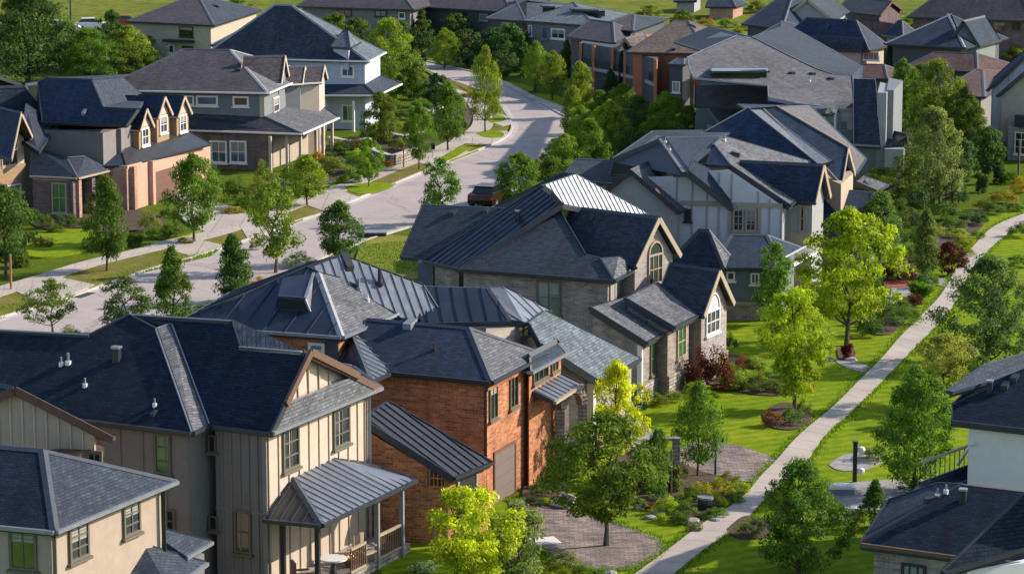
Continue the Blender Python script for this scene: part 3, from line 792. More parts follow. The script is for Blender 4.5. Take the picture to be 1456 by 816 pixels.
# walls
Wb = inset([EL, B, Cq, Cq + (EL - B)], .4)
h.wall([Wb[0], Wb[1], Wb[2], Wb[3]], 6.0, 'cream_siding', battens=.72, bmat='tan_siding')
fr = MB(); n_ = V((pm.y, -pm.x, 0)); u_ = V((pm.x, pm.y, 0)).normalized(); n_ = V((u_.y, -u_.x, 0)); w0 = Wb[0]; L_ = (Wb[1] - Wb[0]).length
fr.box(w0, u_, n_, -.3, L_, .002, .10, -.1, 5.95, 'taupe_siding')  # taupe sheet over the cream wall paints the shade of this side
k = 5
for j in range(k + 1): fr.box(w0, u_, n_, L_ * j / k - .035, L_ * j / k + .035, .10, .15, 0, 5.9, 'taupe_siding')
fr.box(w0, u_, n_, -.3, L_, .10, .14, 2.9, 3.02, 'taupe_siding')
fr.build('wall', h.o)
WA, WB = Wb[0] + n_ * .11, Wb[1] + n_ * .11
WL = inset([A0, Lp2, Lp2 + e2v, A0 + e2v], .4)
h.wall(WL, 5.97, 'taupe_siding', battens=.9)  # taupe again: shade put into the wall colour
b0, b1 = WL[0], WL[1]
h.win(b0, b1, 220, 244, 616, 674, 'olive_paint', 'glass_green', 1, 3)
h.win(b0, b1, 222, 250, 722, 757, 'olive_paint', 'glass_dark', 1, 2)
h.win(WA, WB, 297, 308, 618, 642, 'olive_paint', 'glass_dark', 1, 1, fw=.05)
h.win(WA, WB, 334, 358, 725, 786, 'olive_paint', 'glass', 1, 2)
h.win(WA, WB, 298, 310, 733, 753, 'olive_paint', 'glass_dark', 1, 1, fw=.05)
c0, c1 = Wb[1], Wb[2]
h.win(c0, c1, 401, 424, 608, 667, 'olive_paint', 'glass', 2, 3)
h.win(c0, c1, 473, 496, 579, 634, 'olive_paint', 'glass', 2, 3)
h.bar([V((Wb[2].x, Wb[2].y, .1)) + V((.12, -.1, 0)), V((Wb[2].x, Wb[2].y, 5.8)) + V((.12, -.1, 0))], .1, .1, 'steel_gutter', 'downpipe', up=V((0, 1, 0)))
h.bar([V((Wb[1].x, Wb[1].y, .1)) + V((-.1, -.22, 0)), V((Wb[1].x, Wb[1].y, 5.9)) + V((-.1, -.22, 0))], .14, .14, 'taupe_siding', 'corner_board', up=V((0, 1, 0)))
# porch
t1 = on_wall(c0, c1, 474, 652); t0 = on_wall(c0, c1, 416, 679); t2 = on_wall(c0, c1, 509, 660)
pb, pr, pl_ = P(457, 745, 2.9), P(590, 681, 2.9), P(375, 737, 2.9)
t2 = on_wall(c0, c1, 514, 657)
h.roof([[pb, pr, t2, t1, t0], [pl_, pb, t0]], ['lit_metal', 'dark_metal'], seams=(0, 1), name='porch_roof', gut='navy_paint', thick=.16, seam_sp=.42)  # lit slope pale, other slope dark: light and shade put into the colours
cols = [(402, 738), (451, 742), (536, 706), (571, 690)]
for (x, y), hh in zip(cols, (0, 0, 0, 0)):
    p = P(x, y, 2.72); h.post(p, .02, 2.72, .16, 'dark_paint' if x < 500 else 'grey_paint', 'porch_column')
fl = [P(410, 738, 2.72), P(456, 745, 2.72), P(583, 683, 2.72), V((c1.x, c1.y, 0))]
mb = MB(); fl = [V((p.x, p.y, 0)) for p in fl] + [V((c0.x, c0.y, 0))]
mb.prism(fl, -.1, .32, 'ledge_stone', top=False); mb.poly([V((p.x, p.y, .34)) for p in fl], 'flagstone'); mb.prism([p + V((0, 0, 0)) for p in fl], .32, .34, 'flagstone', top=False)
mb.build('porch_floor', h.o)
p1, p2 = P(536, 706, 2.72), P(571, 690, 2.72); p3 = P(498, 724, 2.72)
for a, b_ in ((p1, p2), (p3, p1.lerp(p3, .45))):
    mb = MB(); A_ = V((a.x, a.y, 0)); B_ = V((b_.x, b_.y, 0)); u = (B_ - A_); L = u.length; u.normalize(); n = V((u.y, -u.x, 0))
    mb.box(A_, u, n, 0, L, -.04, .04, 1.2, 1.3, 'tan_paint'); mb.box(A_, u, n, 0, L, -.03, .03, .38, .46, 'tan_paint')
    k = int(L / .13)
    for j in range(k + 1): mb.box(A_, u, n, L * j / max(1, k) - .02, L * j / max(1, k) + .02, -.02, .02, .46, 1.2, 'brown_wood')
    mb.build('railing', h.o)
for kind, x, y, s_ in (('pipe', 87, 519, 1), ('pipe', 97, 517, 1.3), ('pipe', 121, 549, 1), ('box', 166, 512, 1.1), ('pipe', 182, 474, 1.6), ('pipe', 220, 577, .9), ('hood', 219, 588, .6)): h.vent(x, y, kind, sz=s_)

# --- small stucco house in the corner
h = Hs('stucco_house', P(80, 870, 0), 'tan stucco house with hipped charcoal roof in the bottom left corner', 'house')
r = block(h, (-200, 727), (78, 754), (250, 683), 5.6, ('row', 1, 640), ins=(2.5, 2.6), wall='tan_stucco', rmats=['ink_shingle', 'ink_shingle', 'charcoal_shingle'], gut='steel_gutter')  # right hip end in a lighter shingle, its sunlight painted
a, b_, c_, d_ = r['W']
h.win(a, b_, 14, 53, 751, 810, 'olive_paint', 'glass_olive', 2, 1); h.win(b_, c_, 97, 125, 743, 795, 'olive_paint', 'glass', 2, 3, sill=True); h.win(b_, c_, 174, 198, 713, 760, 'olive_paint', 'glass', 2, 3)
h.bar([V((b_.x + .1, b_.y - .1, 0)), V((b_.x + .1, b_.y - .1, 5.3))], .12, .12, 'olive_paint', 'downpipe', up=V((0, 1, 0)))
h.bar([V((c_.x + .1, c_.y - .12, 0)), V((c_.x + .1, c_.y - .12, 5.3))], .12, .12, 'dark_paint', 'downpipe', up=V((0, 1, 0)))
h.roof([[P(292, 799, 2.6), P(205, 774, 3.7), P(172, 774, 3.7), P(170, 840, 2.6), P(240, 838, 2.6)], [P(172, 774, 3.7), P(170, 840, 2.6), P(110, 830, 2.6)]], ['charcoal_shingle', 'dark_metal'], name='porch_roof', gut='steel_gutter')
h.roof([[P(299, 769, 3.0), P(225, 750, 3.8), P(213, 758, 3.8), P(262, 791, 3.0)]], 'charcoal_shingle', name='porch_roof', gut='steel_gutter')
mb = MB(); mb.prism([P(185, 780, 3.2), P(262, 800, 3.2), P(240, 765, 3.2)][:3], 0, 2.6, 'tan_stucco'); mb.build('wall', h.o)
mb = MB(); mb.prism([P(222, 762, 3.2), P(255, 785, 3.2), P(290, 772, 3.2), P(240, 755, 3.2)], 0, 2.85, 'taupe_siding'); mb.build('wall', h.o)
r = block(h, (-112, 612), (160, 622), (100, 606), 6.5, ('row', 0, 551), axis='BC', wall='tan_siding', battens=.42, bmat='cream_siding', rake='brown_wood', gut='brown_wood', rmat='navy_shingle', fascia='brown_wood')
a, b_, c_, d_ = r['W']
mb = MB(); mb.prism([P(20, 652, 6.1) + V((0, 0, 0)), P(148, 632, 6.1), P(140, 628, 6.1), P(20, 640, 6.1)], 5.7, 6.0, 'brown_wood'); mb.build('beam', h.o)
h.win(a, b_, 124, 146, 640, 660, 'olive_paint', 'glass_dark', 2, 1, sill=False)

# --- brick house
h = Hs('brick_house', P(690, 725, 0), 'red brick house with navy and metal roofs and a taupe garage door', 'house')
r = block(h, (480, 521), (698, 542), (775, 503), 5.2, ('row', 1, 466), ins=(0, 2.2), wall='red_brick', rmats=['navy_shingle', 'navy_shingle', 'lit_grey_shingle'], gut='dark_paint', oh=.3)  # one roof: navy for shaded slopes, grey paints the sunlit hip end
a, b_, c_, d_ = r['W']
h.win(b_, c_, 695, 706, 545, 596, 'olive_paint', 'glass_dark', 2, 1, fw=.06); h.win(b_, c_, 724, 735, 530, 579, 'olive_paint', 'glass_dark', 2, 1, fw=.06)
h.door(b_, c_, 703, 731, 638, 700, 'taupe_door', surround='brown_door')
h.bar([V((b_.x - .05, b_.y - .12, .1)), V((b_.x - .05, b_.y - .12, 4.9)), V((b_.x + .25, b_.y - .3, 5.1))], .11, .11, 'dark_paint', 'downpipe', up=V((0, 1, 0)))
q = inset(r['Q'], .24); mb = MB()
for i in range(4):
    u = (q[(i + 1) % 4] - q[i]); L = u.length; u.normalize(); n = V((u.y, -u.x, 0)); x = 0
    while x < L: mb.box(q[i], u, n, x, x + .07, -.02, .03, 4.75, 5.0, 'red_brick'); x += .1
mb.build('brick_course', h.o)
h.vent(627, 463, 'hood', 'white_paint', 1.2) if False else h.vent(583, 462, 'hood', 'grey_paint', 1.3); h.vent(617, 498, 'pipe', 'dark_paint', 1)
# balcony bay to the right of the lit wall
r2 = block(h, (742, 524), (754, 528), (806, 500), 4.9, 5.5, axis='BC', ins=(.3, .8), wall='red_brick', rmats=['navy_shingle'], gut='steel_gutter', oh=.22)
a, b_, c_, d_ = r2['W']
h.win(b_, c_, 757, 778, 515, 541, 'olive_paint', 'glass_dark', 3, 1, fw=.06, sill=True); h.win(b_, c_, 783, 792, 512, 528, 'olive_paint', 'glass', 2, 1, fw=.05)
e1, e2 = on_wall(b_, c_, 757, 565), on_wall(b_, c_, 797, 540)
n = V((e2.y - e1.y, -(e2.x - e1.x), 0)).normalized()
h.roof([[e1 + V((0, 0, .25)), e2 + V((0, 0, .25)), e2 + n * .9 - V((0, 0, .1)), e1 + n * .9 - V((0, 0, .1))]], 'lit_metal', name='canopy', seams=(0,), gut='tan_paint', thick=.12)
mb = MB(); mb.prism([P(761, 660, 0), P(777, 667, 0), P(790, 657, 0), P(775, 650, 0)], 0, row_z(P(770, 658, 0), 588), 'red_brick'); q = [P(761, 660, 0), P(777, 667, 0), P(790, 657, 0), P(775, 650, 0)]
mb.build('brick_pillar', h.o)
mb = MB(); a0 = e2 + n * .8; zz = a0.z - .1
for i in range(9):
    t = math.pi * i / 8; t2 = math.pi * (i + 1) / 8
    if i == 8: break
    f = lambda tt, rr: V((a0.x - .3 + math.cos(tt) * rr * .6, a0.y - .2 + math.cos(tt) * rr * .6, zz - .9 + math.sin(tt) * rr))
    mb.bar(f(t, .75), f(t2, .75), .35, .35, 'ledge_stone')
for sx in (-1, 1): mb.bar(V((a0.x - .3 + sx * .45, a0.y - .2 + sx * .45, .1)), V((a0.x - .3 + sx * .45, a0.y - .2 + sx * .45, zz - .9)), .32, .32, 'ledge_stone', up=V((0, 1, 0)))
mb.build('stone_arch', h.o)
# lean-to
l1, l2 = P(644, 678, 2.7), P(698, 656, 2.7); pl2 = plane(l1, l2, P(518, 597, 4.6))
h.roof([[l1, l2, hit(552, 571, pl2), hit(516, 596, pl2)]], 'dark_metal', name='lean_to_roof', seams=(0,), gut='dark_paint', thick=.22)
bs = [hit(520, 602, pl2), P(637, 675, 2.7), P(692, 655, 2.7)]
bs.append(hit(556, 575, pl2))
mb = MB(); zt = [bs[0].z - .25, 2.5, 2.5, bs[3].z - .25]
bb = [V((p.x, p.y, 0)) for p in bs]; tt = [V((p.x, p.y, z)) for p, z in zip(bs, zt)]
for i in range(4): mb.poly([bb[i], bb[(i + 1) % 4], tt[(i + 1) % 4], tt[i]], 'red_brick')
mb.build('lean_to_wall', h.o)
h.door(bb[1], bb[2], 652, 676, 672, 720, 'dark_paint', 'door', 3, surround='tan_paint')
h.win(bb[0], bb[1], 606, 634, 666, 692, 'red_brick', 'glass_dark', 5, 2, fw=.06, sill=False)
# rear hip: metal on the camera side, shingle on the lit side
Kb, Kc, Ka = P(486, 478, 6.4), P(566, 444, 6.4), P(268, 451, 6.4)
Ka = P(300, 466, 6.4); Kl = P(268, 451, 6.4)
plk = slope_plane(P(373, 470, 6.4), Kb, .5); kp = hit(453, 388, plk)
k0 = hit(436, 380, plk); kk = hit(392, 399, plk); kz = hit(330, 428, plk)
plr = plane(Kb, kp, Kc)
ks = hit(512, 402, plr); kt = hit(552, 419, plr)
h.roof([[Ka, P(373, 470, 6.4), Kb, kp, k0, kk, kz, Kl], [Kb, Kc, kt, ks, kp]], ['navy_metal', 'lit_grey_shingle'], seams=(0,), seam_sp=.95, name='rear_roof', gut='steel_gutter', lit_cap=(1,))
m1, m2, m3, m4 = hit(442, 382, plk) , P(486, 363, 8.7), P(600, 405, 7.0), P(634, 458, 5.9)
m5 = P(569, 453, 6.2)
pm2 = plane(m2, m4, m5); m3 = hit(600, 405, pm2); k0b = hit(441, 381, pm2); kpb = hit(455, 389, pm2); m6 = hit(558, 444, pm2)
h.roof([[kpb, m6, m5, m4, m3, m2, k0b]], 'lit_metal', seams=(0,), seam_sp=.42, name='rear_roof', nocap=True)  # sunlit face of the metal roof, brightened by its paler colour
h.roof([[k0, m2, P(440, 375, 7.6), P(330, 415, 6.4), Kl, kz, kk]], 'navy_metal', seams=(0,), seam_sp=.9, name='rear_roof')
we1, we2 = P(634, 459, 6), P(727, 456, 6); plw = slope_plane(we1, we2, .5)
w1_, w2_ = hit(590, 407, plw), hit(696, 410, plw)
h.roof([[P(600, 459, 6), we2, w2_, w1_], [we2, P(745, 459, 5.9), P(781, 441, 5.9), hit(716, 408, plw), w2_]], ['navy_metal', 'lit_metal'], seams=(0, 1), seam_sp=.62, name='wing_roof', gut='navy_paint')  # same metal wing; the paler end slope has sunlight in its colour
wb = [P(690, 470, 5.9), P(731, 467, 5.7), P(738, 462, 5.7), P(772, 446, 5.7), P(700, 425, 5.7)]
h.wall([wb[0], wb[1], wb[3], wb[4]], 5.75, 'beige_siding', siding=.2)
h.win(V((wb[1].x, wb[1].y, 0)), V((wb[3].x, wb[3].y, 0)), 735, 752, 458, 481, 'tan_paint', 'glass_dark', 2, 2, fw=.06)
wk = inset([Ka, Kb, Kc, P(400, 430, 6.4)], .35)
h.wall([V((Kb.x, Kb.y, 0)) + (V((Ka.x, Ka.y, 0)) - V((Kb.x, Kb.y, 0))) * .75 + V((0, .5, 0)), V((Kb.x - .15, Kb.y + .45, 0)), V((Kc.x - .4, Kc.y, 0)), V((Kc.x - 3, Kc.y + 3, 0)), V((Ka.x + 1, Ka.y + 4, 0))], 6.3, 'red_brick')
wa, wc = V((Ka.x, Ka.y + .42, 0)), V((Kb.x - .15, Kb.y + .42, 0))
h.win(wa, wc, 439, 462, 487, 508, 'white_paint', 'glass_pale', 1, 2, fw=.12)
mb = MB(); u = (wc - wa).normalized(); n = V((u.y, -u.x, 0)); x0 = (on_wall(wa, wc, 465, 490) - wa).dot(u); mb.box(wa, u, n, x0, (wc - wa).length, .0, .08, 0, 6.2, 'dark_siding'); mb.build('wall', h.o)
v1, v2, v3, v4 = P(497, 469, 6.3), P(536, 459, 6.2), P(552, 530, 5.2), P(526, 541, 5.2)
h.roof([[v1, v2, v3, v4], [v1, v4, P(486, 520, 5.2)]], ['lit_metal', 'navy_metal'], seams=(0,), seam_sp=.42, name='valley_roof', thick=.14)  # pale and navy faces paint the lit and shaded side
# snout dormer on the metal slope
d1, d2 = hit(391, 439, plk), hit(441, 443, plk); d1.z += .0
up = V((0, 0, 1)); e3, e4 = d1.lerp(d2, .08) + up * .5, d1.lerp(d2, .86) + up * .5; e5, e6 = hit(446, 392, plk) + up * .1, hit(402, 398, plk) + up * .1
ds = MB(); ds.poly([d1, d2, e4, e3], 'tyre_and_shade_black'); ds.poly([d2, e5, e4], 'lit_metal'); ds.poly([d1, e3, e6], 'navy_metal'); dm = ds.build('dormer', h.o)  # flat black front paints the shade of the opening; right cheek painted sunlit
rf = MB(); rf.poly([e3, e4, e5, e6], 'navy_metal'); rf.bar(e3, e4, .12, .12, 'navy_metal'); rf.bar(e4, e5, .1, .1, 'steel_gutter'); rf.bar(e4, d2, .08, .08, 'steel_gutter'); rf.bar(d1, d2, .1, .08, 'dark_paint'); rf.build('dormer_roof', dm)
h.vent(399, 397, 'hood', None, 1.4); h.vent(494, 373, 'hood', None, 1.2); h.vent(513, 372, 'hood', None, 1.1); h.vent(540, 404, 'pipe', 'dark_paint', 2.2); h.vent(510, 412, 'pipe', 'grey_paint', 1.6); h.vent(503, 406, 'hood', 'navy_paint', .9); h.vent(523, 428, 'pipe', 'white_paint', .8)

# --- pale brick garage wing
h = Hs('pale_brick_house', P(848, 610, 0), 'low pale brick house under one plain slate-grey slope behind the bright yellow tree', 'house')
e1, e2 = P(851, 542, 3.3), P(909, 509, 3.3); pls = plane(e1, e2, P(767, 489, 5.2))
s3 = hit(768, 489, pls); s4 = hit(752, 459, pls); s5 = hit(775, 442, pls)
h.roof([[e1, e2, s5, s4, s3]], 'slate_shingle', gut='navy_paint', thick=.25)
g1, g2, g3, g4 = e1 + V((-.35, .3, 0)), e2 + V((-.35, -.1, 0)), s5 + V((.2, -.3, 0)), s3 + V((.1, .45, 0))
bb = [V((p.x, p.y, 0)) for p in (g1, g2, g3, g4)]; tt = [V((g1.x, g1.y, 3.2)), V((g2.x, g2.y, 3.2)), V((g3.x, g3.y, g3.z - .35)), V((g4.x, g4.y, g4.z - .35))]
mb = MB()
for i in range(4): mb.poly([bb[i], bb[(i + 1) % 4], tt[(i + 1) % 4], tt[i]], 'pale_brick')
mb.build('wall', h.o)
h.win(bb[0], bb[1], 866, 884, 519, 545, 'white_paint', 'glass_dark', 2, 1); h.post(bb[0] + V((.05, -.08, 0)), 0, 3.2, .3, 'white_paint', 'corner_board')

# --- grey brick house
h = Hs('grey_brick_house', P(875, 570, 0), 'grey brick house with dark gables, arched windows and a sunlit striped metal crest', 'house')
A, B, Cq = P(647, 381, 5.2), P(872, 398, 5.2), P(906, 380, 5.2)
plf = slope_plane(A, B, .52); pkf = hit(795, 299, plf); hp = hit(848, 363, plf)
R1_ = P(811, 303, pkf.z - .1)
plg = slope_plane(P(853, 368, 5.6), P(908, 378, 5.6), .52)
dk = slope_plane(P(604, 371, 5.2), A, .5)
x1, x2, x3 = hit(772, 264, dk), hit(783, 272, dk), hit(799, 291, dk)
h.roof([[A, B, hit(853, 367, plf), hit(832, 362, plf), pkf]], 'charcoal_shingle', gut='navy_paint', lit_cap=(0,))
h.roof([[P(603, 370, 5.2), A + V((.2, 0, 0)), x3, x2, x1]], 'navy_metal', seams=(0,), name='rear_roof')
mz = x1.z
t1, t2 = P(819, 248, mz + .6), P(919, 303, 6.6); pt_ = plane(x3, t1, t2); t3 = hit(880, 308, pt_); x1q, x2q = hit(772, 264, pt_), hit(783, 272, pt_)
h.roof([[x1q, x2q, x3, t3, t2, t1]], 'lit_metal', seams=(0,), seam_sp=.42, name='rear_roof', nocap=True)  # crest slope in a paler copy of the navy metal, painted as sunlit
h.roof([[x1, t1, P(800, 246, mz - .6), P(710, 290, 5.2), P(640, 330, 5.2)]], 'navy_metal', seams=(0,), name='rear_roof')
pls2 = slope_plane(P(570, 364, 5), P(604, 367, 5), .55)
h.roof([[P(570, 364, 5), P(640, 370, 5), hit(716, 296, pls2), hit(602, 291, pls2)]], 'charcoal_shingle', name='left_roof')
r = block(h, (780, 361), (905, 378), (968, 362), 5.5, ('row', 1, 309), wall='pale_brick', rmats=['charcoal_shingle'], oh=.3, rake='tan_paint', gut='navy_paint', wname='wall', siding=0)
a, b_, c_, d_ = r['W']
h.win(b_, c_, 921, 941, 361, 404, 'tan_paint', 'glass', 3, 2, arch=1)
h.roof([[B, P(905, 381, 5.2), hit(881, 364, plf) if False else P(880, 365, 6.0), hit(853, 367, plf)]], 'lit_grey_shingle', name='hip_roof', gut='navy_paint')  # small hip painted sunlit by paler shingle
wq = inset([A, B, B + V((1.6, 6.5, 0)), A + V((1.6, 6.5, 0))], .35)
h.wall(wq, 5.1, 'grey_brick')
W0, W1, W2 = wq[0], wq[1], wq[2]
h.win(W0, W1, 763, 798, 399, 447, 'olive_paint', 'glass_pale', 2, 2, fw=.1)
h.win(W1, W2, 866, 880, 398, 440, 'tan_paint', 'glass_pale', 2, 1)
h.wall([P(618, 372, 5), P(652, 376, 5), P(700, 340, 5), P(640, 330, 5)], 4.95, 'grey_brick')
h.wall([P(594, 372, 5), P(616, 372, 5), P(650, 335, 5), P(600, 330, 5)], 4.93, 'blue_grey_siding')
# low wings on the garden side
def lean(e1, e2, up1, up2, ze, slope, mat, wmat, z2=None, **k):
    a, b = P(*e1, ze), P(*e2, ze); d = (b - a); d.z = 0; d.normalize(); n = V((-d.y, d.x, 0)); pl = plane(a, b, a + n + V((0, 0, slope)))
    c_, d_ = hit(*up2, pl), hit(*up1, pl)
    h.roof([[a, b, c_, d_]], mat, name='lean_to_roof', gut=k.get('gut', 'navy_paint'), thick=.28)
    g = [a + n * .35 + d * .25, b + n * .35 - d * .25, c_ - d * .25, d_ + d * .25]
    bb = [V((p.x, p.y, 0)) for p in g]; tt = [V((p.x, p.y, p.z - .3 + (slope * .35 if i < 2 else 0))) for i, p in enumerate(g)]
    mb = MB()
    for i in range(4): mb.poly([bb[i], bb[(i + 1) % 4], tt[(i + 1) % 4], tt[i]], wmat)
    mb.build('wall', h.o); return bb
bb = lean((918, 486), (961, 463), (840, 437), (893, 422), 3.1, .42, 'lit_grey_shingle', 'grey_brick')
h.win(bb[0], bb[1], 924, 939, 484, 530, 'olive_paint', 'glass_green', 2, 2); h.post(bb[0] + V((0, -.05, 0)), 0, 2.9, .22, 'white_paint', 'corner_board')
lw = bb[0]; 
bb2 = lean((957, 464), (992, 447), (890, 424), (934, 402), 3.5, .40, 'lit_grey_shingle', 'grey_brick')
h.win(bb2[0], bb2[1], 962, 974, 462, 508, 'tan_paint', 'glass_green', 2, 2)
r = block(h, (930, 437), (1001, 448), (1044, 430), 3.5, ('row', 1, 384), wall='pale_brick', rmats=['charcoal_shingle'], oh=.3, rake='tan_paint', gut='navy_paint')
a, b_, c_, d_ = r['W']
h.win(b_, c_, 1003, 1022, 440, 474, 'white_paint', 'glass', 3, 2, arch=2)
for bs_, z in ((bb, 1.0), (bb2, 1.1), (r['W'], 1.2)):
    u = (bs_[-3] - bs_[-4]) if False else None
    a_, b2_ = (bs_[0], bs_[1]) if bs_ is not r['W'] else (bs_[1], bs_[2])
    u = (b2_ - a_); L = u.length; u.normalize(); n = V((u.y, -u.x, 0)); mb = MB(); mb.box(V((a_.x, a_.y, 0)), V((u.x, u.y, 0)), n, -.05, L, .0, .12, -.1, z, 'ledge_stone'); mb.build('stone_base', h.o)
for kind, x, y, s_ in (('box', 736, 311, .9), ('hood', 645, 303, .9), ('hood', 820, 306, .7), ('hood', 842, 311, .7), ('hood', 925, 460, .9), ('hood', 692, 300, .8)): h.vent(x, y, kind, sz=s_)
# ------------------------------------------------------------------ middle distance, right of the road
def fwall(h, pts, z1, mat, **k): return h.wall([P(*p) if len(p) == 3 else V((p[0], p[1], 0)) for p in pts], z1, mat, **k)
def gable_block(h, L, Rr, ze, row, back, wall, rmats, **k):
    """a gable that faces the camera side: eave ends L and Rr, ridge end on pixel row, running back by vector back (x, y)"""
    A, B = P(*L, ze), P(*Rr, ze); Cc = B + V((back[0], back[1], 0))
    return block(h, A, B, Cc, ze, ('row', 0, row), axis='BC', wall=wall, rmats=rmats, **k)

h = Hs('white_panel_house', P(1110, 440, 0), 'white panelled house with stepped navy front gables above a low blue-grey wing', 'house')
k = dict(gut='navy_paint', rake='navy_paint', oh=.3, lit_cap=())
r = gable_block(h, (826, 296), (966, 301), 5.0, 242, (1.6, 5), 'grey_siding', ['pale_shingle', 'charcoal_shingle'], **k)  # right slope paler than the left one, sunlight put into its shingle
F0, F1 = P(900, 289, 5.2), P(1113, 293, 5.3); F0.z = F1.z = 0
w_ = lambda x, y: on_wall(F0, F1, x, y)
fb = lambda p: V((p.x, p.y, 0))
E1 = P(1122, 291, 5.4); pkz = P(1020, 205, 8.0); th_ = P(1150, 228, 6.3); plL = plane(E1, pkz, th_)
c1_, c2_, c3_, c4_ = hit(1038, 235, plL), hit(1015, 206, plL), hit(1028, 193, plL), hit(1150, 229, plL)
h.roof([[E1, c1_, c2_, c3_, c4_, P(1165, 262, 5.6)]], 'lit_grey_shingle', rake='navy_paint', thick=.32, name='main_roof')  # right-facing slope in paler shingle, coloured as sunlit
cl = P(980, 232, c1_.z - .05)
h.roof([[cl, c1_, c2_]], 'navy_metal', name='front_hip_roof', thick=.15)
d1_, d2_, d3_ = P(943, 196, 8.5), P(978, 246, 7.2), P(985, 230, 7.5)
plD = plane(d1_, d2_, c3_)
h.roof([[d1_, d2_, hit(984, 231, plD), hit(1015, 207, plD), c3_]], 'navy_shingle', name='middle_roof', thick=.12)
e1_, e2_ = P(1040, 293, 5.25), P(1073, 286, 5.3); plE = plane(e1_, e2_, P(978, 244, 7.25))
h.roof([[e1_, e2_, hit(1008, 240, plE), hit(985, 229, plE), hit(978, 244, plE)]], 'navy_shingle', name='middle_side_roof', rake='navy_paint', thick=.3, gut='steel_gutter')
h.roof([[d1_ + V((-.3, 0, -.02)), d1_ + V((.1, 0, .04)), d2_ + V((.1, 0, .05)), d2_ + V((-.3, 0, 0))]], 'ridge_light', name='lit_strip', nocap=True, thick=.1)  # added pale strip paints a narrow sunlit slope
h.roof([[d1_, d2_, P(905, 248, 6.2), P(868, 246, 5.8), P(872, 226, 7.0)]], 'charcoal_shingle', name='left_roof', thick=.2)
h.roof([[d1_, c3_, P(1040, 185, 6.5), P(930, 186, 6.5), P(872, 226, 7.0)]], 'charcoal_shingle', name='rear_roof', thick=.2)
mb = MB(); fp = [fb(w_(935, 300)), fb(w_(1113, 293)), w_(1113, 293), w_(1036, 241), w_(1005, 243), w_(978, 250), w_(905, 252), w_(905, 300)]
nrm_ = V(((F1 - F0).y, -(F1 - F0).x, 0)).normalized(); uu_ = (F1 - F0).normalized()
mb.poly([fb(w_(905, 300))] + fp[1:], 'white_siding')
bk_ = [p - nrm_ * 6 for p in (fb(w_(905, 300)), fb(w_(1113, 293)))]
t_ = V((0, 0, 5.2)); mb.poly([fb(w_(1113, 293)), bk_[1], bk_[1] + t_, fb(w_(1113, 293)) + t_], 'grey_siding')
mb.poly([bk_[0], fb(w_(905, 300)), fb(w_(905, 300)) + t_, bk_[0] + t_], 'grey_siding'); mb.poly([bk_[1], bk_[0], bk_[0] + t_, bk_[1] + t_], 'grey_siding')
for x in (962, 984, 1005, 1022, 1040, 1078, 1094, 1111):
    p = fb(w_(x, 300)); top = {962: 252, 984: 250, 1005: 245, 1022: 244, 1040: 246, 1078: 271, 1094: 282, 1111: 293}[x]; mb.bar(p + nrm_ * .03, fb(p) + nrm_ * .03 + V((0, 0, w_(x, top).z - .05)), .09, .06, 'grey_siding', up=nrm_)
mb.build('wall', h.o)
mb = MB(); p, q_ = w_(968, 287), w_(1113, 293); zz = (p.z + q_.z) / 2; o_ = fb(p); mb.box(o_, uu_, nrm_, 0, (fb(q_) - o_).length, 0, .1, zz - .14, zz + .1, 'tan_paint'); mb.build('trim_band', h.o)
a, b_ = F0 + nrm_ * .05, F1 + nrm_ * .05
h.win(a, b_, 1042, 1058, 297, 329, 'tan_paint', 'glass', 2, 3, fw=.1); h.win(a, b_, 1060, 1076, 297, 329, 'tan_paint', 'glass', 2, 3, fw=.1)
h.win(a, b_, 973, 983, 297, 315, 'dark_paint', 'glass_dark', 1, 2)
for x in (1038, 1080): p = fb(w_(x, 310)); h.post(p + nrm_ * .05, 0, zz, .14, 'tan_paint', 'corner_board')
A_, B_ = P(1070, 283, 5.4), P(1160, 287, 5.4)
r = block(h, (1040, 281), (1160, 287), (1181, 279), 5.4, ('row', 1, 234), wall='grey_siding', rmats=['navy_shingle'], oh=.3, rake='tan_paint', gut='navy_paint')
a, b_, c_, d_ = r['W']; h.win(a, b_, 1137, 1145, 292, 330, 'tan_paint', 'glass_dark', 1, 2, fw=.1)
mb = MB(); u = (b_ - a).normalized(); n = V((u.y, -u.x, 0)); L = (b_ - a).length; mb.box(a, u, n, L - 3.0, L, 0, .06, 0, 3.6, 'tan_siding'); mb.build('wall_panel', h.o)
for kd, x, y, s_ in (('hood', 1046, 220, 1.1), ('hood', 1116, 237, 1.2), ('pipe', 1030, 200, 1.2), ('pipe', 946, 203, 1), ('pipe', 952, 214, 1)): h.vent(x, y, kd, sz=s_)
# left end of the same roof
r = block(h, (797, 256), (905, 262), (945, 235), 5.2, ('row', 0, 226), wall='grey_siding', rmats=['charcoal_shingle'], ins=(0, 1), gut='navy_paint')
for kd, x, y, s_ in (('hood', 815, 232, .9), ('hood', 862, 236, .9)): h.vent(x, y, kd, sz=s_)
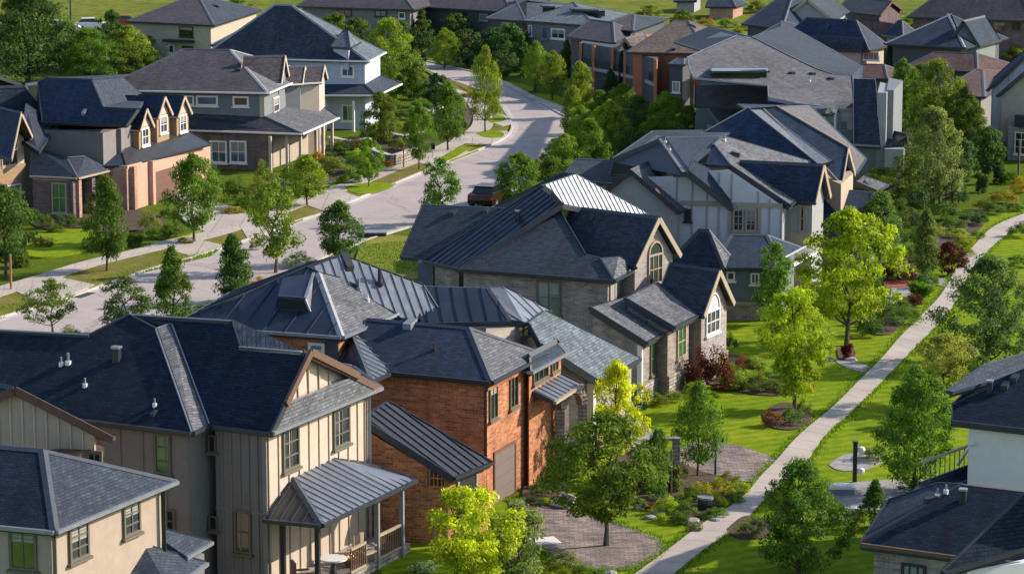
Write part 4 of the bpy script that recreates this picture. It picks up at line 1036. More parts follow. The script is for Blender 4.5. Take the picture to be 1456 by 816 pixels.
# low blue-grey wing
r = block(h, (945, 377), (1030, 381), (1048, 374), 2.9, ('row', 1, 327), ins=(1.5, 1.2), wall='blue_grey_siding', rmats=['navy_shingle', 'navy_shingle', 'lit_grey_shingle'], gut='navy_paint')  # grey hip end paints the sun side of the navy roof
r = block(h, (1012, 380), (1118, 381), (1140, 352), 2.9, ('row', 1, 334), ins=(.5, 1.5), wall='blue_grey_siding', rmats=['navy_shingle'], gut='navy_paint')
a, b_, c_, d_ = r['W']
h.win(a, b_, 1033, 1045, 386, 399, 'white_paint', 'glass', 1, 1); h.win(a, b_, 1067, 1080, 388, 404, 'white_paint', 'glass', 2, 1)
mb = MB(); u = (b_ - a).normalized(); n = V((u.y, -u.x, 0)); L = (b_ - a).length; mb.box(a, u, n, -.02, L + .05, 0, .12, -.1, .9, 'grey_brick'); mb.box(a, u, n, -.02, L + .07, 0, .16, .9, 1.0, 'tan_paint'); mb.build('brick_base', h.o)
# garden balcony
t = P(1126, 374, 2.9); t2 = P(1158, 356, 2.9)
h.roof([[P(1126, 376, 2.8), P(1160, 357, 2.8), P(1148, 350, 3.2), P(1118, 366, 3.2)]], 'lit_grey_shingle', name='canopy', gut='white_paint')
mb = MB(); pa, pb_ = P(1112, 430, 0), P(1152, 398, 0); pz = .0
u = (pb_ - pa); L = u.length; u.normalize(); n = V((u.y, -u.x, 0))
for z in (.1, 1.0): mb.box(pa, u, n, 0, L, -.03, .03, z, z + .07, 'white_paint')
for i in range(int(L / .25) + 1): mb.box(pa, u, n, i * .25 - .02, i * .25 + .02, -.02, .02, .1, 1.0, 'white_paint')
mb.build('railing', h.o)
mb = MB()
for t_ in (0, .33, .66, 1): 
    p = pa.lerp(pb_, t_); mb = MB(); mb.bar(V((p.x, p.y, 0)), V((p.x, p.y, 2.7)), .16, .16, 'white_paint', up=V((0, 1, 0))); mb.build('porch_column', h.o)

# --- deep blue roofed house
h = Hs('blue_roof_house', P(1180, 345, 0), 'house with broad deep-blue roof crossed by a painted sunlit strip, behind the stepped gables', 'house')
A, B = P(985, 236, 5.6), P(1165, 237, 5.6)
plb = slope_plane(A, B, .62)
a1 = hit(1063, 154, plb)
f2 = P(1063, 154, a1.z)
h.roof([[P(930, 228, 5.6), B, hit(1160, 231, plb), a1]], 'blue_shingle', gut='navy_paint', rake='steel_gutter')
b1, b2, b3, b4 = a1 + V((.35, .1, .05)), P(1104, 151, a1.z), P(1206, 209, 5.7), P(1197, 263, 5.0)
h.roof([[a1, a1 + V((.9, .2, .02)), B + V((.9, .3, .3)), B + V((0, 0, .05))]], 'ridge_light', name='lit_strip', nocap=True, thick=.1)  # pale strip laid on the blue roof as painted sunlight
plq = (a1 + V((.9, .2, .03)), plb[1])
b2 = hit(1104, 151, plq)
h.roof([[a1 + V((.9, .2, .03)), hit(1172, 236, plq), hit(1197, 263, plq), hit(1206, 210, plq), b2]], 'blue_shingle', name='right_roof', rake='tan_paint', gut='navy_paint')
h.roof([[b2, hit(1206, 210, plq), P(1216, 247, 4.6), P(1230, 225, 4.6), P(1150, 150, 6.0)]], 'pale_shingle', name='side_roof', rake='tan_paint')
h.roof([[a1, b2, P(1150, 150, 5.6), P(1050, 148, 5.6)]], 'blue_shingle', name='rear_roof')
fwall(h, [(955, 232, 5.3), (1160, 241, 5.3), (1200, 225, 5.3), (1190, 190, 5.3), (1000, 190, 5.3)], 5.4, 'grey_siding')
fwall(h, [(1165, 240, 5.3), (1196, 262, 4.9), (1213, 247, 4.9), (1195, 225, 4.9)], 4.9, 'tan_siding')
h.roof([[P(1218, 259, 3.6), P(1247, 271, 3.2), P(1262, 262, 3.2), P(1228, 250, 3.9)]], 'lit_grey_shingle', name='porch_roof')
h.roof([[P(1160, 330, 2.2), P(1236, 335, 2.2), P(1242, 274, 4.1), P(1166, 266, 4.1)], [P(1236, 335, 2.2), P(1262, 300, 2.2), P(1242, 274, 4.1)]], 'blue_shingle', name='low_roof')
fwall(h, [(1165, 325, 2.2), (1232, 330, 2.2), (1255, 300, 2.2), (1170, 290, 2.2)], 2.3, 'slate_siding')

# --- big grey shingle house
h = Hs('grey_shingle_house', P(1225, 245, 0), 'large house under one huge pale-grey slope dotted with vents, with steep tower bay', 'house')
g0 = P(976, 82, 7.2); g1_ = P(1216, 156, 5.4); g2_ = P(1212, 107, 7.9)
plh = plane(P(1045, 130, 6.5), g1_, P(1061, 50, 9.2))
pts = [(1092, 121), (1093, 139), (1128, 146), (1216, 156), (1212, 107), (1184, 106), (1160, 98), (1118, 78), (1069, 53), (1050, 50), (1000, 72), (978, 82), (981, 100), (988, 111)]
H_ = [hit(x, y, plh) for x, y in pts]
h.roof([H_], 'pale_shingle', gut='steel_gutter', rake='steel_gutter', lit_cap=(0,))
bk = [P(1216, 100, 5.4), P(1100, 40, 5.4)]
h.roof([[H_[3], H_[4], H_[5], H_[6], H_[7], H_[8], P(1120, 36, 6.5), P(1225, 95, 6.5)]], 'charcoal_shingle', name='rear_roof')
h.roof([[H_[8], H_[9], H_[10], P(960, 60, 6.5), P(1010, 38, 7.5)]], 'navy_shingle', name='left_roof')
for x, y, kd in ((1070, 66, 'hood'), (1085, 79, 'box'), (1106, 79, 'hood'), (1126, 105, 'hood'), (1155, 106, 'hood'), (1181, 113, 'hood'), (1131, 134, 'hood'), (1151, 116, 'pipe'), (1055, 87, 'pipe')): h.vent(x, y, kd, sz=1.1)
fwall(h, [(996, 122, 4.8), (1040, 134, 4.8), (1212, 160, 4.8), (1225, 120, 4.8), (1000, 100, 4.8)], 4.9, 'slate_siding')
wa, wb = V(P(1120, 170, 4.5).to_2d().to_3d()), V(P(1218, 170, 4.5).to_2d().to_3d())
mb = MB(); e1, e2 = P(1158, 196, 3.4), P(1216, 197, 3.4); u = (e2 - e1); L = u.length; u.normalize(); u.z = 0; n = V((u.y, -u.x, 0)); q0 = V((e1.x, e1.y, 0))
mb.box(q0, u, n, 0, L, -3, 0, 0, 5.2, 'slate_siding'); mb.build('dormer_wall', h.o)
h.win(q0, q0 + u * L, 1171, 1189, 157, 185, 'white_paint', 'glass_blue', 1, 1, fw=.16); h.win(q0, q0 + u * L, 1194, 1214, 157, 186, 'slate_siding', 'glass_blue', 1, 1, fw=.1)
h.roof([[P(1105, 168, 5.2), P(1217, 158, 5.2), P(1217, 146, 5.8), P(1092, 140, 5.8)]], 'lit_grey_shingle', name='dormer_roof')
# tower bay with steep roof
t0, t1_, t2_, t3_ = P(1214, 205, 3.2), P(1252, 207, 3.2), P(1244, 113, 7.6), P(1214, 112, 7.6)
h.roof([[t0, t1_, t2_, t3_]], 'charcoal_shingle', name='tower_roof', gut='steel_gutter', rake='steel_gutter', thick=.3)
h.roof([[P(1195, 205, 3.0), P(1252, 208, 3.0), P(1246, 188, 3.8), P(1195, 186, 3.8)]], 'charcoal_shingle', name='tower_skirt_roof')
fwall(h, [(1204, 207, 3), (1247, 208, 3), (1258, 205, 3), (1245, 190, 3), (1204, 190, 3)], 3.0, 'slate_siding')
fwall(h, [(1246, 208, 3), (1259, 208, 3), (1268, 196, 3), (1250, 190, 3)], 6.8, 'grey_siding')
fwall(h, [(1259, 206, 3), (1269, 206, 3), (1282, 190, 3), (1262, 185, 3)], 6.9, 'slate_siding')
h.roof([[P(1258, 208, 3.0), P(1292, 207, 3.0), P(1290, 190, 3.9), P(1268, 186, 3.9)]], 'charcoal_shingle', name='tower_skirt_roof')
fwall(h, [(1258, 212, 2.9), (1285, 212, 2.9), (1288, 200, 2.9), (1260, 196, 2.9)], 2.9, 'grey_siding')
h.bar([P(1255, 115, 7.5), P(1255, 190, 3.6)], .14, .14, 'slate_siding', 'downpipe', up=V((0, 1, 0))) if False else None
# brown shingle lean-to piled against it
b0, b1_, b2_, b3_ = P(987, 150, 4.9), P(1090, 152, 4.9), P(1089, 121, 5.75), P(988, 122, 5.75)
h.roof([[b0, b1_, b2_, b3_]], 'brown_shingle', name='lean_to_roof', rake='steel_gutter')
h.roof([[P(1040, 196, 3.2), P(1165, 205, 3.0), P(1090, 150, 4.6), P(1006, 150, 4.3)]], 'brown_shingle', name='low_roof', gut='steel_gutter')
fwall(h, [(990, 155, 4), (1086, 157, 4), (1090, 140, 4), (990, 140, 4)], 4.2, 'slate_siding')
fwall(h, [(988, 160, 3.5), (1002, 163, 3.5), (1030, 190, 2.8), (1120, 195, 2.8), (1080, 160, 3)], 2.9, 'grey_siding')
h.win(V(P(988, 160, 3.5).to_2d().to_3d()), V(P(1002, 163, 3.5).to_2d().to_3d()), 990, 994, 166, 188, 'white_paint', 'glass_pale', 1, 1, fw=.06)
_u = V((0, 0, .55)); h.roof([[hit(1012, 112, plh) + _u, hit(1092, 112, plh) + _u, hit(1092, 99, plh) + V((0, 0, .1)), hit(1012, 99, plh) + V((0, 0, .1))]], 'steel_gutter', name='shed_dormer', nocap=True, thick=.1)
mb = MB(); e1, e2 = hit(1014, 111, plh), hit(1090, 111, plh); u = (e2 - e1); L = u.length; u.normalize(); n = V((u.y, -u.x, 0)); mb.box(V((e1.x, e1.y, 0)), u, n, 0, L, -.5, 0, min(e1.z, e2.z), max(e1.z, e2.z) + .45, 'glass_dark'); mb.build('clerestory_window', h.o)

# --- terracotta balcony house
h = Hs('balcony_house', P(935, 136, 0), 'terracotta house with brown roofs and two tiers of balconies between orange posts', 'house')
ze = 4.9
block(h, (890, 74), (1006, 76), (1060, 57), ze, ('row', 1, 30), ins=(2.5, 3.6), wall='terracotta_stucco', rmats=['brown_shingle', 'charcoal_shingle', 'brown_shingle', 'plum_shingle'], gut='brown_wood', oh=.5)
block(h, (806, 52), (874, 61), (905, 46), ze - .2, ('row', 1, 32), ins=(2.0, 2.2), wall='dark_siding', rmats=['plum_shingle'], gut='dark_paint', oh=.4)
block(h, (848, 40), (900, 44), (950, 26), ze + .4, ('row', 1, 22), ins=(2.0, 2.2), wall='dark_siding', rmats=['plum_shingle', 'plum_shingle', 'charcoal_shingle'], oh=.4)
r = gable_block(h, (877, 72), (899, 70), ze - .3, 55, (2.0, 6), 'dark_siding', ['brown_shingle', 'brown_shingle'], oh=.25, rake='dark_paint')
r = gable_block(h, (905, 76), (925, 74), ze - .3, 61, (2.0, 6), 'dark_siding', ['plum_shingle', 'brown_shingle'], oh=.25, rake='dark_paint')
w1, w2 = P(934, 79, ze - .3), P(1003, 78, ze - .3)
fwall(h, [(934, 79, ze - .3), (1003, 78, ze - .3), (1040, 60, ze - .3), (900, 50, ze - .3)], ze - .1, 'terracotta_stucco')
w0 = P(822, 57, ze - .3)
fwall(h, [(826, 60, ze - .3), (874, 68, ze - .3), (934, 84, ze - .3), (940, 70, ze - .3), (900, 50, ze - .3), (835, 45, ze - .3)], ze - .35, 'dark_siding')
posts = [(826, 60), (844, 64), (871, 68), (889, 72), (909, 76), (916, 78), (932, 84)]
for x, y in posts:
    p = P(x, y, ze - .3); h.post(p + V((0, -.25, 0)), 0, ze - .35, .28, 'terracotta_stucco', 'balcony_post')
for (x, y), (x2, y2) in zip(posts, posts[1:]):
    a, b_ = P(x, y, ze - .3) + V((0, -.3, 0)), P(x2, y2, ze - .3) + V((0, -.3, 0)); u = V((b_.x - a.x, b_.y - a.y, 0)); L = u.length
    if L < .8: continue
    u.normalize(); n = V((u.y, -u.x, 0)); o = V((a.x, a.y, 0)); mb = MB()
    mb.box(o, u, n, .1, L - .1, 0, .12, 2.2, 2.5, 'grey_siding'); mb.box(o, u, n, .1, L - .1, 0, .06, 3.25, 3.32, 'dark_paint')
    j = .25
    while j < L - .1: mb.box(o, u, n, j - .02, j + .02, 0, .04, 2.5, 3.25, 'dark_paint'); j += .3
    mb.build('balcony_railing', h.o)
mb = MB(); e1, e2 = P(936, 110, 2.4), P(953, 107, 2.4); u = (e2 - e1); L = u.length; u.normalize(); u.z = 0; n = V((u.y, -u.x, 0)); mb.box(V((e1.x, e1.y, 0)), u, n, 0, L, -.3, .0, 0, 2.4, 'pale_blue_siding'); mb.build('wall', h.o)
r = block(h, (950, 91), (972, 92), (985, 86), 4.2, 4.5, wall='dark_siding', rmats=['navy_metal'], oh=.1, ins=(.4, .4))
h.win(r['W'][0], r['W'][1], 956, 967, 116, 132, 'white_paint', 'glass_pale', 2, 1)
h.vent(985, 38, 'hood', sz=1.2); h.vent(958, 71, 'hood', sz=1.2)

# --- grey hip house at the bend
h = Hs('grey_hip_house', P(790, 96, 0), 'taupe house with wide grey hipped roof, slot dormers and one white window', 'house')
r = block(h, (742, 29), (846, 37), (895, 20), 4.6, ('row', 1, 4), ins=(4.5, 5.5), wall='taupe_siding', rmats=['slate_shingle'], oh=.5)
a, b_, c_, d_ = r['W']; h.win(a, b_, 784, 804, 41, 56, 'white_paint', 'glass', 2, 1, fw=.14); h.win(a, b_, 752, 757, 36, 52, 'white_paint', 'glass_blue', 1, 1); h.win(a, b_, 771, 779, 38, 56, 'grey_paint', 'glass_blue', 1, 1)
f = r['Q']
for x0, x1, y in ((814, 852, 19), (773, 790, 15)):
    plr_ = slope_plane(f[0], f[1], 2 * (r['zr'] - 4.6) / (f[1] - f[2]).length); p = hit(x0, y, plr_); q = hit(x1, y, plr_); u = V((q.x - p.x, q.y - p.y, 0)); L = u.length; u.normalize(); n = V((u.y, -u.x, 0))
    mb = MB(); mb.box(V((p.x, p.y, 0)), u, n, 0, L, -1.2, .2, p.z - .3, p.z + .35, 'glass_dark'); mb.box(V((p.x, p.y, 0)), u, n, -.2, L + .2, -1.5, .4, p.z + .35, p.z + .5, 'slate_shingle'); mb.build('slot_dormer', h.o)
# ------------------------------------------------------------------ left of the road
h = Hs('dormer_house', P(184, 302, 0), 'peach house with navy roof, three pointed dormers in a row and brown garage door', 'house')
k_ = dict(gut='navy_paint')
A, B = P(60, 173, 5.85), P(180, 178, 5.85); pl = slope_plane(A, B, .85)
q = [hit(x, y, pl) for x, y in ((197, 154), (146, 152), (129, 112), (69, 110), (54, 117))]
h.roof([[A, B] + q], 'navy_shingle', gut='navy_paint')
plr = plane(q[2], q[1], P(197, 140, q[1].z - .5))
h.roof([[q[2], q[1], q[0], hit(205, 138, plr), hit(172, 108, plr)]], 'charcoal_shingle', name='right_roof')  # sunlit part of the navy roof, painted with lighter shingle
h.roof([[P(32, 120, q[4].z - .4), P(70, 163, 5.9), P(52, 163, 5.8), q[4]]], 'lit_grey_shingle', name='left_roof') if False else None
h.roof([[q[4], q[3], P(95, 110, 6.3), P(38, 119, 6.0), A]], 'lit_grey_shingle', name='left_roof')  # left piece coloured pale to look sunlit
h.roof([[q[3], q[2], hit(172, 108, plr), P(185, 106, 6.0), P(95, 110, 6.3)]], 'navy_shingle', name='rear_roof')
BC = [P(180, 302, 0), P(300, 262, 0)]
uu = (BC[1] - BC[0]).normalized()
back = V((-uu.y, uu.x, 0))
up0 = BC[0] + back * 1.6; up1 = BC[1] + back * 1.6 - uu * 2
h.wall([up0 + V((0, 0, 0)), up1, up1 + back * 6, up0 + back * 6], 5.3, 'taupe_siding')
h.wall([up0 + back * .1 + uu * .3, up0 + back * 6, up0 + back * 6 + uu * .3], 5.4, 'taupe_siding') if False else None
h.wall([V((P(82, 184, 5.3)).to_tuple()), V((P(172, 184, 5.3)).to_tuple()), P(190, 170, 5.3), P(90, 160, 5.3)], 5.3, 'taupe_siding')
h.wall([BC[0] + uu * .3, BC[1], BC[1] + back * 7, BC[0] + back * 7 + uu * .3], 3.1, 'peach_stucco')
h.wall([P(112, 250, 2.6), P(150, 246, 2.6), P(160, 235, 2.6), P(112, 235, 2.6)], 2.9, 'pink_brick') if False else None
# eave roof over the garage
e0, e1, e2 = P(122, 236, 3.1), P(179, 235, 3.1), P(299, 204, 3.1)
ple = slope_plane(e1, e2, .5); ti = hit(173, 212, ple); 
h.roof([[e1, e2, hit(270, 188, ple), hit(232, 194, ple), ti]], 'dark_metal', name='eave_roof', gut='navy_paint')
h.roof([[e0, e1, ti, hit(120, 214, slope_plane(e0, e1, .5))]], 'navy_shingle', name='eave_roof')
h.door(BC[0], BC[1], 220, 251, 240, 280, 'brown_door', rows=4, surround='peach_stucco')
for x, w_, m in ((187, .5, 'pink_brick'), (214, .4, 'peach_stucco')):
    p = on_wall(BC[0], BC[1], x, 280); h.post(p + V((uu.y, -uu.x, 0)) * .12, 0, 3.0, w_, m, 'pillar')
for x in (150, 178):
    h.post(P(x, 242, 2.8), 0, 2.9, .4, 'pink_brick' if x != 164 else 'peach_stucco', 'pillar')
h.wall([P(152, 240, 2.7), P(178, 241, 2.7), P(190, 230, 2.7), P(152, 230, 2.7)], 2.7, 'purple_brick')
# dormers
for (px, py, hw, wx0, wx1, wy0, wy1, m) in ((196, 154, 16, 183, 199, 178, 207, 0), (222, 137, 17, 213, 226, 159, 190, 0), (250, 136, 17, 240, 252, 154, 184, 0)):
    o0 = on_wall(up0, up1, px, py + 24); zf = o0.z
    nrm = V((uu.y, -uu.x, 0)); base = V((o0.x, o0.y, 0)) + nrm * .5; w = hw / 19 * 1.4
    zr = row_z(base, py); zev = zr - 1.25
    a = base - uu * w; b_ = base + uu * w
    d = thing('tmp', (0, 0, 0), 'x', 'x'); bpy.data.objects.remove(d)
    mb = MB(); aw, bw = a + uu * .22, b_ - uu * .22
    zb = 3.4
    q4 = [aw, bw, bw + back * 2.2, aw + back * 2.2]; mb.prism(q4, zb, zev, 'ochre_siding', top=False)
    ap = V((base.x, base.y, zr - .2)); mb.poly([V((aw.x, aw.y, zev)), V((bw.x, bw.y, zev)), ap], 'cream_siding')
    dm = mb.build('dormer', h.o)
    rf = MB(); f3 = nrm * .22
    for s_, ee in ((0, a), (1, b_)):
        c = [V((ee.x, ee.y, zev - .12)) + f3, V((base.x, base.y, zr)) + f3, V((base.x, base.y, zr)) + back * 3.4, V((ee.x, ee.y, zev - .12)) + back * 3.4]
        if s_ == 0: c.reverse()
        rf.poly(c[::-1] if s_ == 0 else c[::-1], 'navy_shingle'); rf.poly([p + V((0, 0, -.14)) for p in c], 'navy_paint')
        rf.bar(V((ee.x, ee.y, zev - .2)) + f3, V((base.x, base.y, zr - .08)) + f3, .07, .2, 'tan_siding')
        rf.bar(V((ee.x, ee.y, zev - .18)) + f3, V((ee.x, ee.y, zev - .18)) + back * 3.4, .08, .1, 'tan_siding')
    rf.build('dormer_roof', dm)
    u0, u1 = .32 * 0 + w * .45, w * 2 - w * .45
    h.win(a, b_, w * .5, w * 1.5, zev - 1.35, zev - .1, 'white_paint', 'glass', 2, 2, fw=.12, px=False, name='window_frame', parent=dm)
for x, y in ((76, 117), (114, 118), (120, 160), (177, 160)): h.vent(x, y, 'hood', 'grey_paint', .9)

h = Hs('brick_gable_house', P(40, 325, 0), 'brick house at the left edge with cream gable and curved dark porch roofs', 'house')
r = block(h, (-110, 190), (16, 226), (46, 194), 5.3, ('row', 1, 160), wall='cream_siding', rmats=['navy_shingle'], rake='tan_paint', oh=.3, nowall=True)
A, B = P(12, 248, 3.2), P(44, 232, 3.2)
g0, g1 = P(-30, 268, 3.2), P(41, 252, 3.2); g0 = P(-30, 262, 3.2)
r = block(h, (-160, 204), (-26, 206), (45, 195), 5.2, ('row', 1, 160), wall='cream_siding', rmats=['navy_shingle'], rake='tan_paint', oh=.3)
a, b_, c_, d_ = r['W']; h.win(b_, c_, 1, 24, 193, 236, 'tan_paint', 'glass_dark', 2, 2); 
u = (c_ - b_).normalized(); L = (c_ - b_).length; n = V((u.y, -u.x, 0))
mb = MB(); mb.box(b_, u, n, 0, L, 0, .1, 2.5, 3.5, 'ochre_siding'); mb.build('siding_band', h.o)
mb = MB(); mb.box(b_, u, n, -.1, L, 0, .16, -.1, 2.5, 'pink_brick'); mb.build('brick_base', h.o)
h.win(b_ + n * .16, c_ + n * .16, 0, 30, 263, 290, 'white_paint', 'glass_pale', 3, 1)
r = block(h, (-80, 166), (0, 163), (69, 163), 5.6, ('row', 1, 122), wall='blue_grey_siding', rmats=['navy_shingle', 'charcoal_shingle'], rake='tan_paint', oh=.3)
# steep navy corner with hip and pagoda eaves
p1, p2, p3 = P(44, 249, 2.9), P(80, 178, 5.4), P(37, 148, 7.0)
h.roof([[P(30, 200, 5.0), P(55, 216, 4.4), p2, p3]], 'navy_shingle', name='corner_roof')
h.roof([[P(50, 196, 4.6), P(138, 193, 4.6), P(96, 182, 5.2), P(54, 180, 5.2)]], 'navy_shingle', name='upper_porch_roof')
fwall(h, [(54, 199, 4.5), (126, 199, 4.5), (130, 190, 4.5), (60, 186, 4.5)], 4.6, 'ochre_siding')
wA, wB = V(P(54, 199, 4.5).to_2d().to_3d()), V(P(126, 199, 4.5).to_2d().to_3d())
h.win(wA, wB, 86, 109, 203, 219, 'dark_paint', 'glass_dark', 3, 1)
e0, e1, e2 = P(43, 250, 2.8), P(110, 253, 2.8), P(159, 241, 2.8)
h.roof([[e0, e1, P(94, 224, 3.8), P(56, 213, 4.2), P(46, 205, 4.5)], [e1, e2, P(121, 222, 3.8), P(94, 224, 3.8)]], ['navy_shingle', 'charcoal_shingle'], name='porch_roof', gut='tan_paint', thick=.18)  # second face lighter: lit and shaded side put into the shingles
fwall(h, [(46, 256, 2.6), (98, 258, 2.6), (110, 246, 2.6), (60, 242, 2.6)], 2.65, 'purple_brick')
wA, wB = V(P(46, 256, 2.6).to_2d().to_3d()), V(P(98, 258, 2.6).to_2d().to_3d())
h.win(wA, wB, 74, 95, 260, 303, 'tan_paint', 'glass_green', 2, 2)
for x, y, m, w_ in ((101, 257, 'purple_brick', .5), (110, 256, 'pink_brick', .4), (128, 250, 'purple_brick', .5), (147, 246, 'light_stone', .4)): h.post(P(x, y, 2.6), 0, 2.6, w_, m, 'pillar')
fwall(h, [(112, 248, 2.5), (148, 240, 2.5), (150, 232, 2.5), (112, 236, 2.5)], 2.6, 'dark_siding')
h.roof([[P(-20, 128, 5.6), P(30, 120, 5.8), P(-5, 108, 6.8), P(-60, 100, 6.8)]], 'red_shingle', name='rear_roof')

h = Hs('slate_sided_house', P(380, 243, 0), 'grey-sided house with dark hipped roof, wraparound porch roof and purple-brick ground floor', 'house')
r = block(h, (140, 128), (381, 132), (446, 104), 5.7, ('row', 1, 71), ins=(4.5, 4.8), wall='slate_siding', rmats=['plum_shingle', 'plum_shingle', 'lit_grey_shingle'], oh=.4, gut='white_paint', lit_cap=(2,))  # hip end grey instead of plum, the sun side painted
a, b_, c_, d_ = r['W']
h.win(a, b_, 279, 310, 136, 151, 'white_paint', 'glass_blue', 1, 1, fw=.14); h.win(a, b_, 262, 276, 136, 150, 'white_paint', 'glass_blue', 1, 1, fw=.12); h.win(a, b_, 331, 354, 137, 152, 'white_paint', 'glass_dark', 1, 1, fw=.14)
mb = MB(); u = (b_ - a).normalized(); n = V((u.y, -u.x, 0)); L = (b_ - a).length; mb.box(a, u, n, L - .35, L + .03, .0, .05, 0, 5.5, 'cream_siding'); mb.build('corner_board', h.o)
h.win(b_, c_, 388, 396, 138, 160, 'white_paint', 'glass', 1, 2)
e0, e1, e2 = P(255, 184, 2.9), P(429, 190, 2.9), P(481, 167, 2.9)
i0, i1, i2 = on_wall(a, b_, 258, 161), on_wall(a, b_, 374, 166), on_wall(b_, c_, 408, 152)
i1 = V((b_.x, b_.y, i1.z)); 
h.roof([[e0, e1, i1, i0], [e1, e2, P(462, 140, i1.z) if False else V((c_.x, c_.y, i1.z)), i1]], ['plum_shingle', 'lit_grey_shingle'], name='porch_roof', gut='white_paint', thick=.2)  # right-hand porch slope painted sunlit with grey shingle
fwall(h, [(265, 189, 2.6), (382, 194, 2.6), (395, 185, 2.6), (270, 170, 2.6)], 2.75, 'purple_brick')
wA, wB = V(P(265, 189, 2.6).to_2d().to_3d()), V(P(382, 194, 2.6).to_2d().to_3d())
h.win(wA, wB, 300, 323, 200, 232, 'white_paint', 'glass_blue', 2, 2, fw=.13); h.win(wA, wB, 327, 351, 200, 232, 'white_paint', 'glass_blue', 2, 2, fw=.13)
for x, y in ((384, 195), (408, 193), (427, 192), (449, 184), (459, 180), (472, 174)): h.post(P(x, y, 2.65), 0, 2.7, .2, 'cream_siding', 'porch_column')
fwall(h, [(388, 190, 2.6), (425, 178, 2.6), (455, 165, 2.6), (430, 150, 2.6)], 2.6, 'beige_siding')
# cross gables on the sunny side
for (ax, ay, bx, by, cx, cy, row, ze) in ((340, 121, 400, 119, 412, 113, 79, 5.9), (395, 121, 430, 119, 438, 114, 94, 5.6), (420, 119, 457, 117, 466, 111, 93, 5.6)):
    block(h, (ax, ay), (bx, by), (cx, cy), ze, ('row', 1, row), wall='cream_siding' if ax > 400 else 'slate_siding', rmats=['plum_shingle'], oh=.2, rake='cream_siding', gut='white_paint')
for x, y in ((374, 50), (340, 100)): h.vent(x, y, 'hood', sz=1)

h = Hs('pale_blue_house', P(520, 186, 0), 'pale-blue two-storey house with a long dark grey hipped roof and white trim', 'house')
r = block(h, (285, 81), (524, 87), (548, 74), 5.8, ('row', 1, 7), ins=(5.8, 7.6), wall='pale_blue_siding', rmats=['charcoal_shingle', 'charcoal_shingle', 'slate_shingle'], oh=.4, gut='white_paint', lit_cap=(0,))
block(h, (300, 64), (420, 70), (455, 58), 6.0, ('row', 1, 25), ins=(4.2, 4.2), wall='pale_blue_siding', rmats=['charcoal_shingle', 'charcoal_shingle', 'slate_shingle'], oh=.2, lit_cap=(0,), name='front_roof')
block(h, (470, 66), (498, 68), (512, 60), 6.9, 8.0, wall='pale_blue_siding', rmats=['slate_shingle'], ins=(.8, .8), oh=.2, z0=5)
a, b_, c_, d_ = r['W']; h.win(a, b_, 485, 504, 93, 110, 'white_paint', 'glass_blue', 2, 1, fw=.14)
i0, i1 = on_wall(a, b_, 405, 120), on_wall(a, b_, 519, 120)
n = V(((b_ - a).y, -(b_ - a).x, 0)).normalized()
h.roof([[i0 + n * 2 - V((0, 0, .7)), i1 + n * 2 + V((1.6, 0, -.7)), i1, i0], [i1 + n * 2 + V((1.6, 0, -.7)), V((c_.x + 1.8, c_.y, i1.z - .7)), V((c_.x, c_.y, i1.z)), i1]], 'charcoal_shingle', name='skirt_roof', gut='white_paint')
h.win(a, b_, 486, 504, 149, 173, 'white_paint', 'glass_green', 2, 1, fw=.12); 
for x in (462, 472, 512): h.post(V((on_wall(a, b_, x, 180).x, on_wall(a, b_, x, 180).y, 0)) + n * 1.7, 0, 2.6, .16, 'white_paint', 'porch_column')
for x, y in ((416, 40), (396, 55), (438, 61), (402, 53)): h.vent(x, y, 'hood', sz=1)

h = Hs('olive_roof_house', P(305, 108, 0), 'tan house at top left with dark taupe hipped roof and two dark openings', 'house')
r = block(h, (180, 30), (304, 36), (372, 14), 5.2, ('row', 1, -6), ins=(5, 5), wall='beige_siding', rmats=['plum_shingle', 'plum_shingle', 'charcoal_shingle'], oh=.5)
a, b_, c_, d_ = r['W']; h.win(a, b_, 255, 275, 38, 53, 'dark_paint', 'glass_dark', 1, 1); h.win(a, b_, 259, 275, 66, 78, 'dark_paint', 'glass_blue', 1, 1); h.win(a, b_, 240, 248, 64, 76, 'white_paint', 'glass_blue', 1, 1)
mb = MB(); p0, p1 = on_wall(a, b_, 238, 57), on_wall(a, b_, 277, 57); u = (p1 - p0); L = u.length; u.normalize(); n = V((u.y, -u.x, 0)); mb.box(V((p0.x, p0.y, 0)), u, n, 0, L, .02, .9, p0.z - .15, p0.z + .1, 'dark_paint'); mb.build('balcony', h.o)
h.vent(307, 10, 'hood', sz=1.3)
# ------------------------------------------------------------------ far and right-hand houses
h = Hs('long_roof_house', P(520, 60, 0), 'low far house with long brown roof behind trees, left of the other top-edge houses', 'house')
r = block(h, (420, 9), (588, 14), (640, 0), 4.2, 7.0, ins=(4, 5), wall='taupe_siding', rmats=['plum_shingle'], oh=.6)
a, b_, c_, d_ = r['W']; h.win(a, b_, 533, 550, 15, 24, 'dark_paint', 'glass_blue', 2, 1); h.win(a, b_, 567, 576, 18, 27, 'white_paint', 'glass', 1, 1); h.win(a, b_, 480, 500, 14, 24, 'dark_paint', 'glass_dark', 2, 1)
h = Hs('dark_porch_house', P(670, 62, 0), 'far low house with brown roof and deep dark porch, centre of the top edge', 'house')
r = block(h, (598, 10), (727, 17), (790, -4), 4.0, 7.4, ins=(3, 6), wall='dark_siding', rmats=['plum_shingle'], oh=.6)
a, b_, c_, d_ = r['W']; h.win(a, b_, 682, 694, 20, 30, 'grey_paint', 'glass_pale', 2, 1); h.win(a, b_, 655, 665, 18, 28, 'dark_paint', 'glass_dark', 1, 1)
h = Hs('small_hip_house', P(730, 78, 0), 'far house with plain grey-brown hipped roof, tucked against the slot-dormer house', 'house')
r = block(h, (690, 26), (748, 30), (812, 6), 3.9, ('row', 1, -2), ins=(2.5, 5), wall='dark_siding', rmats=['charcoal_shingle'], oh=.5)
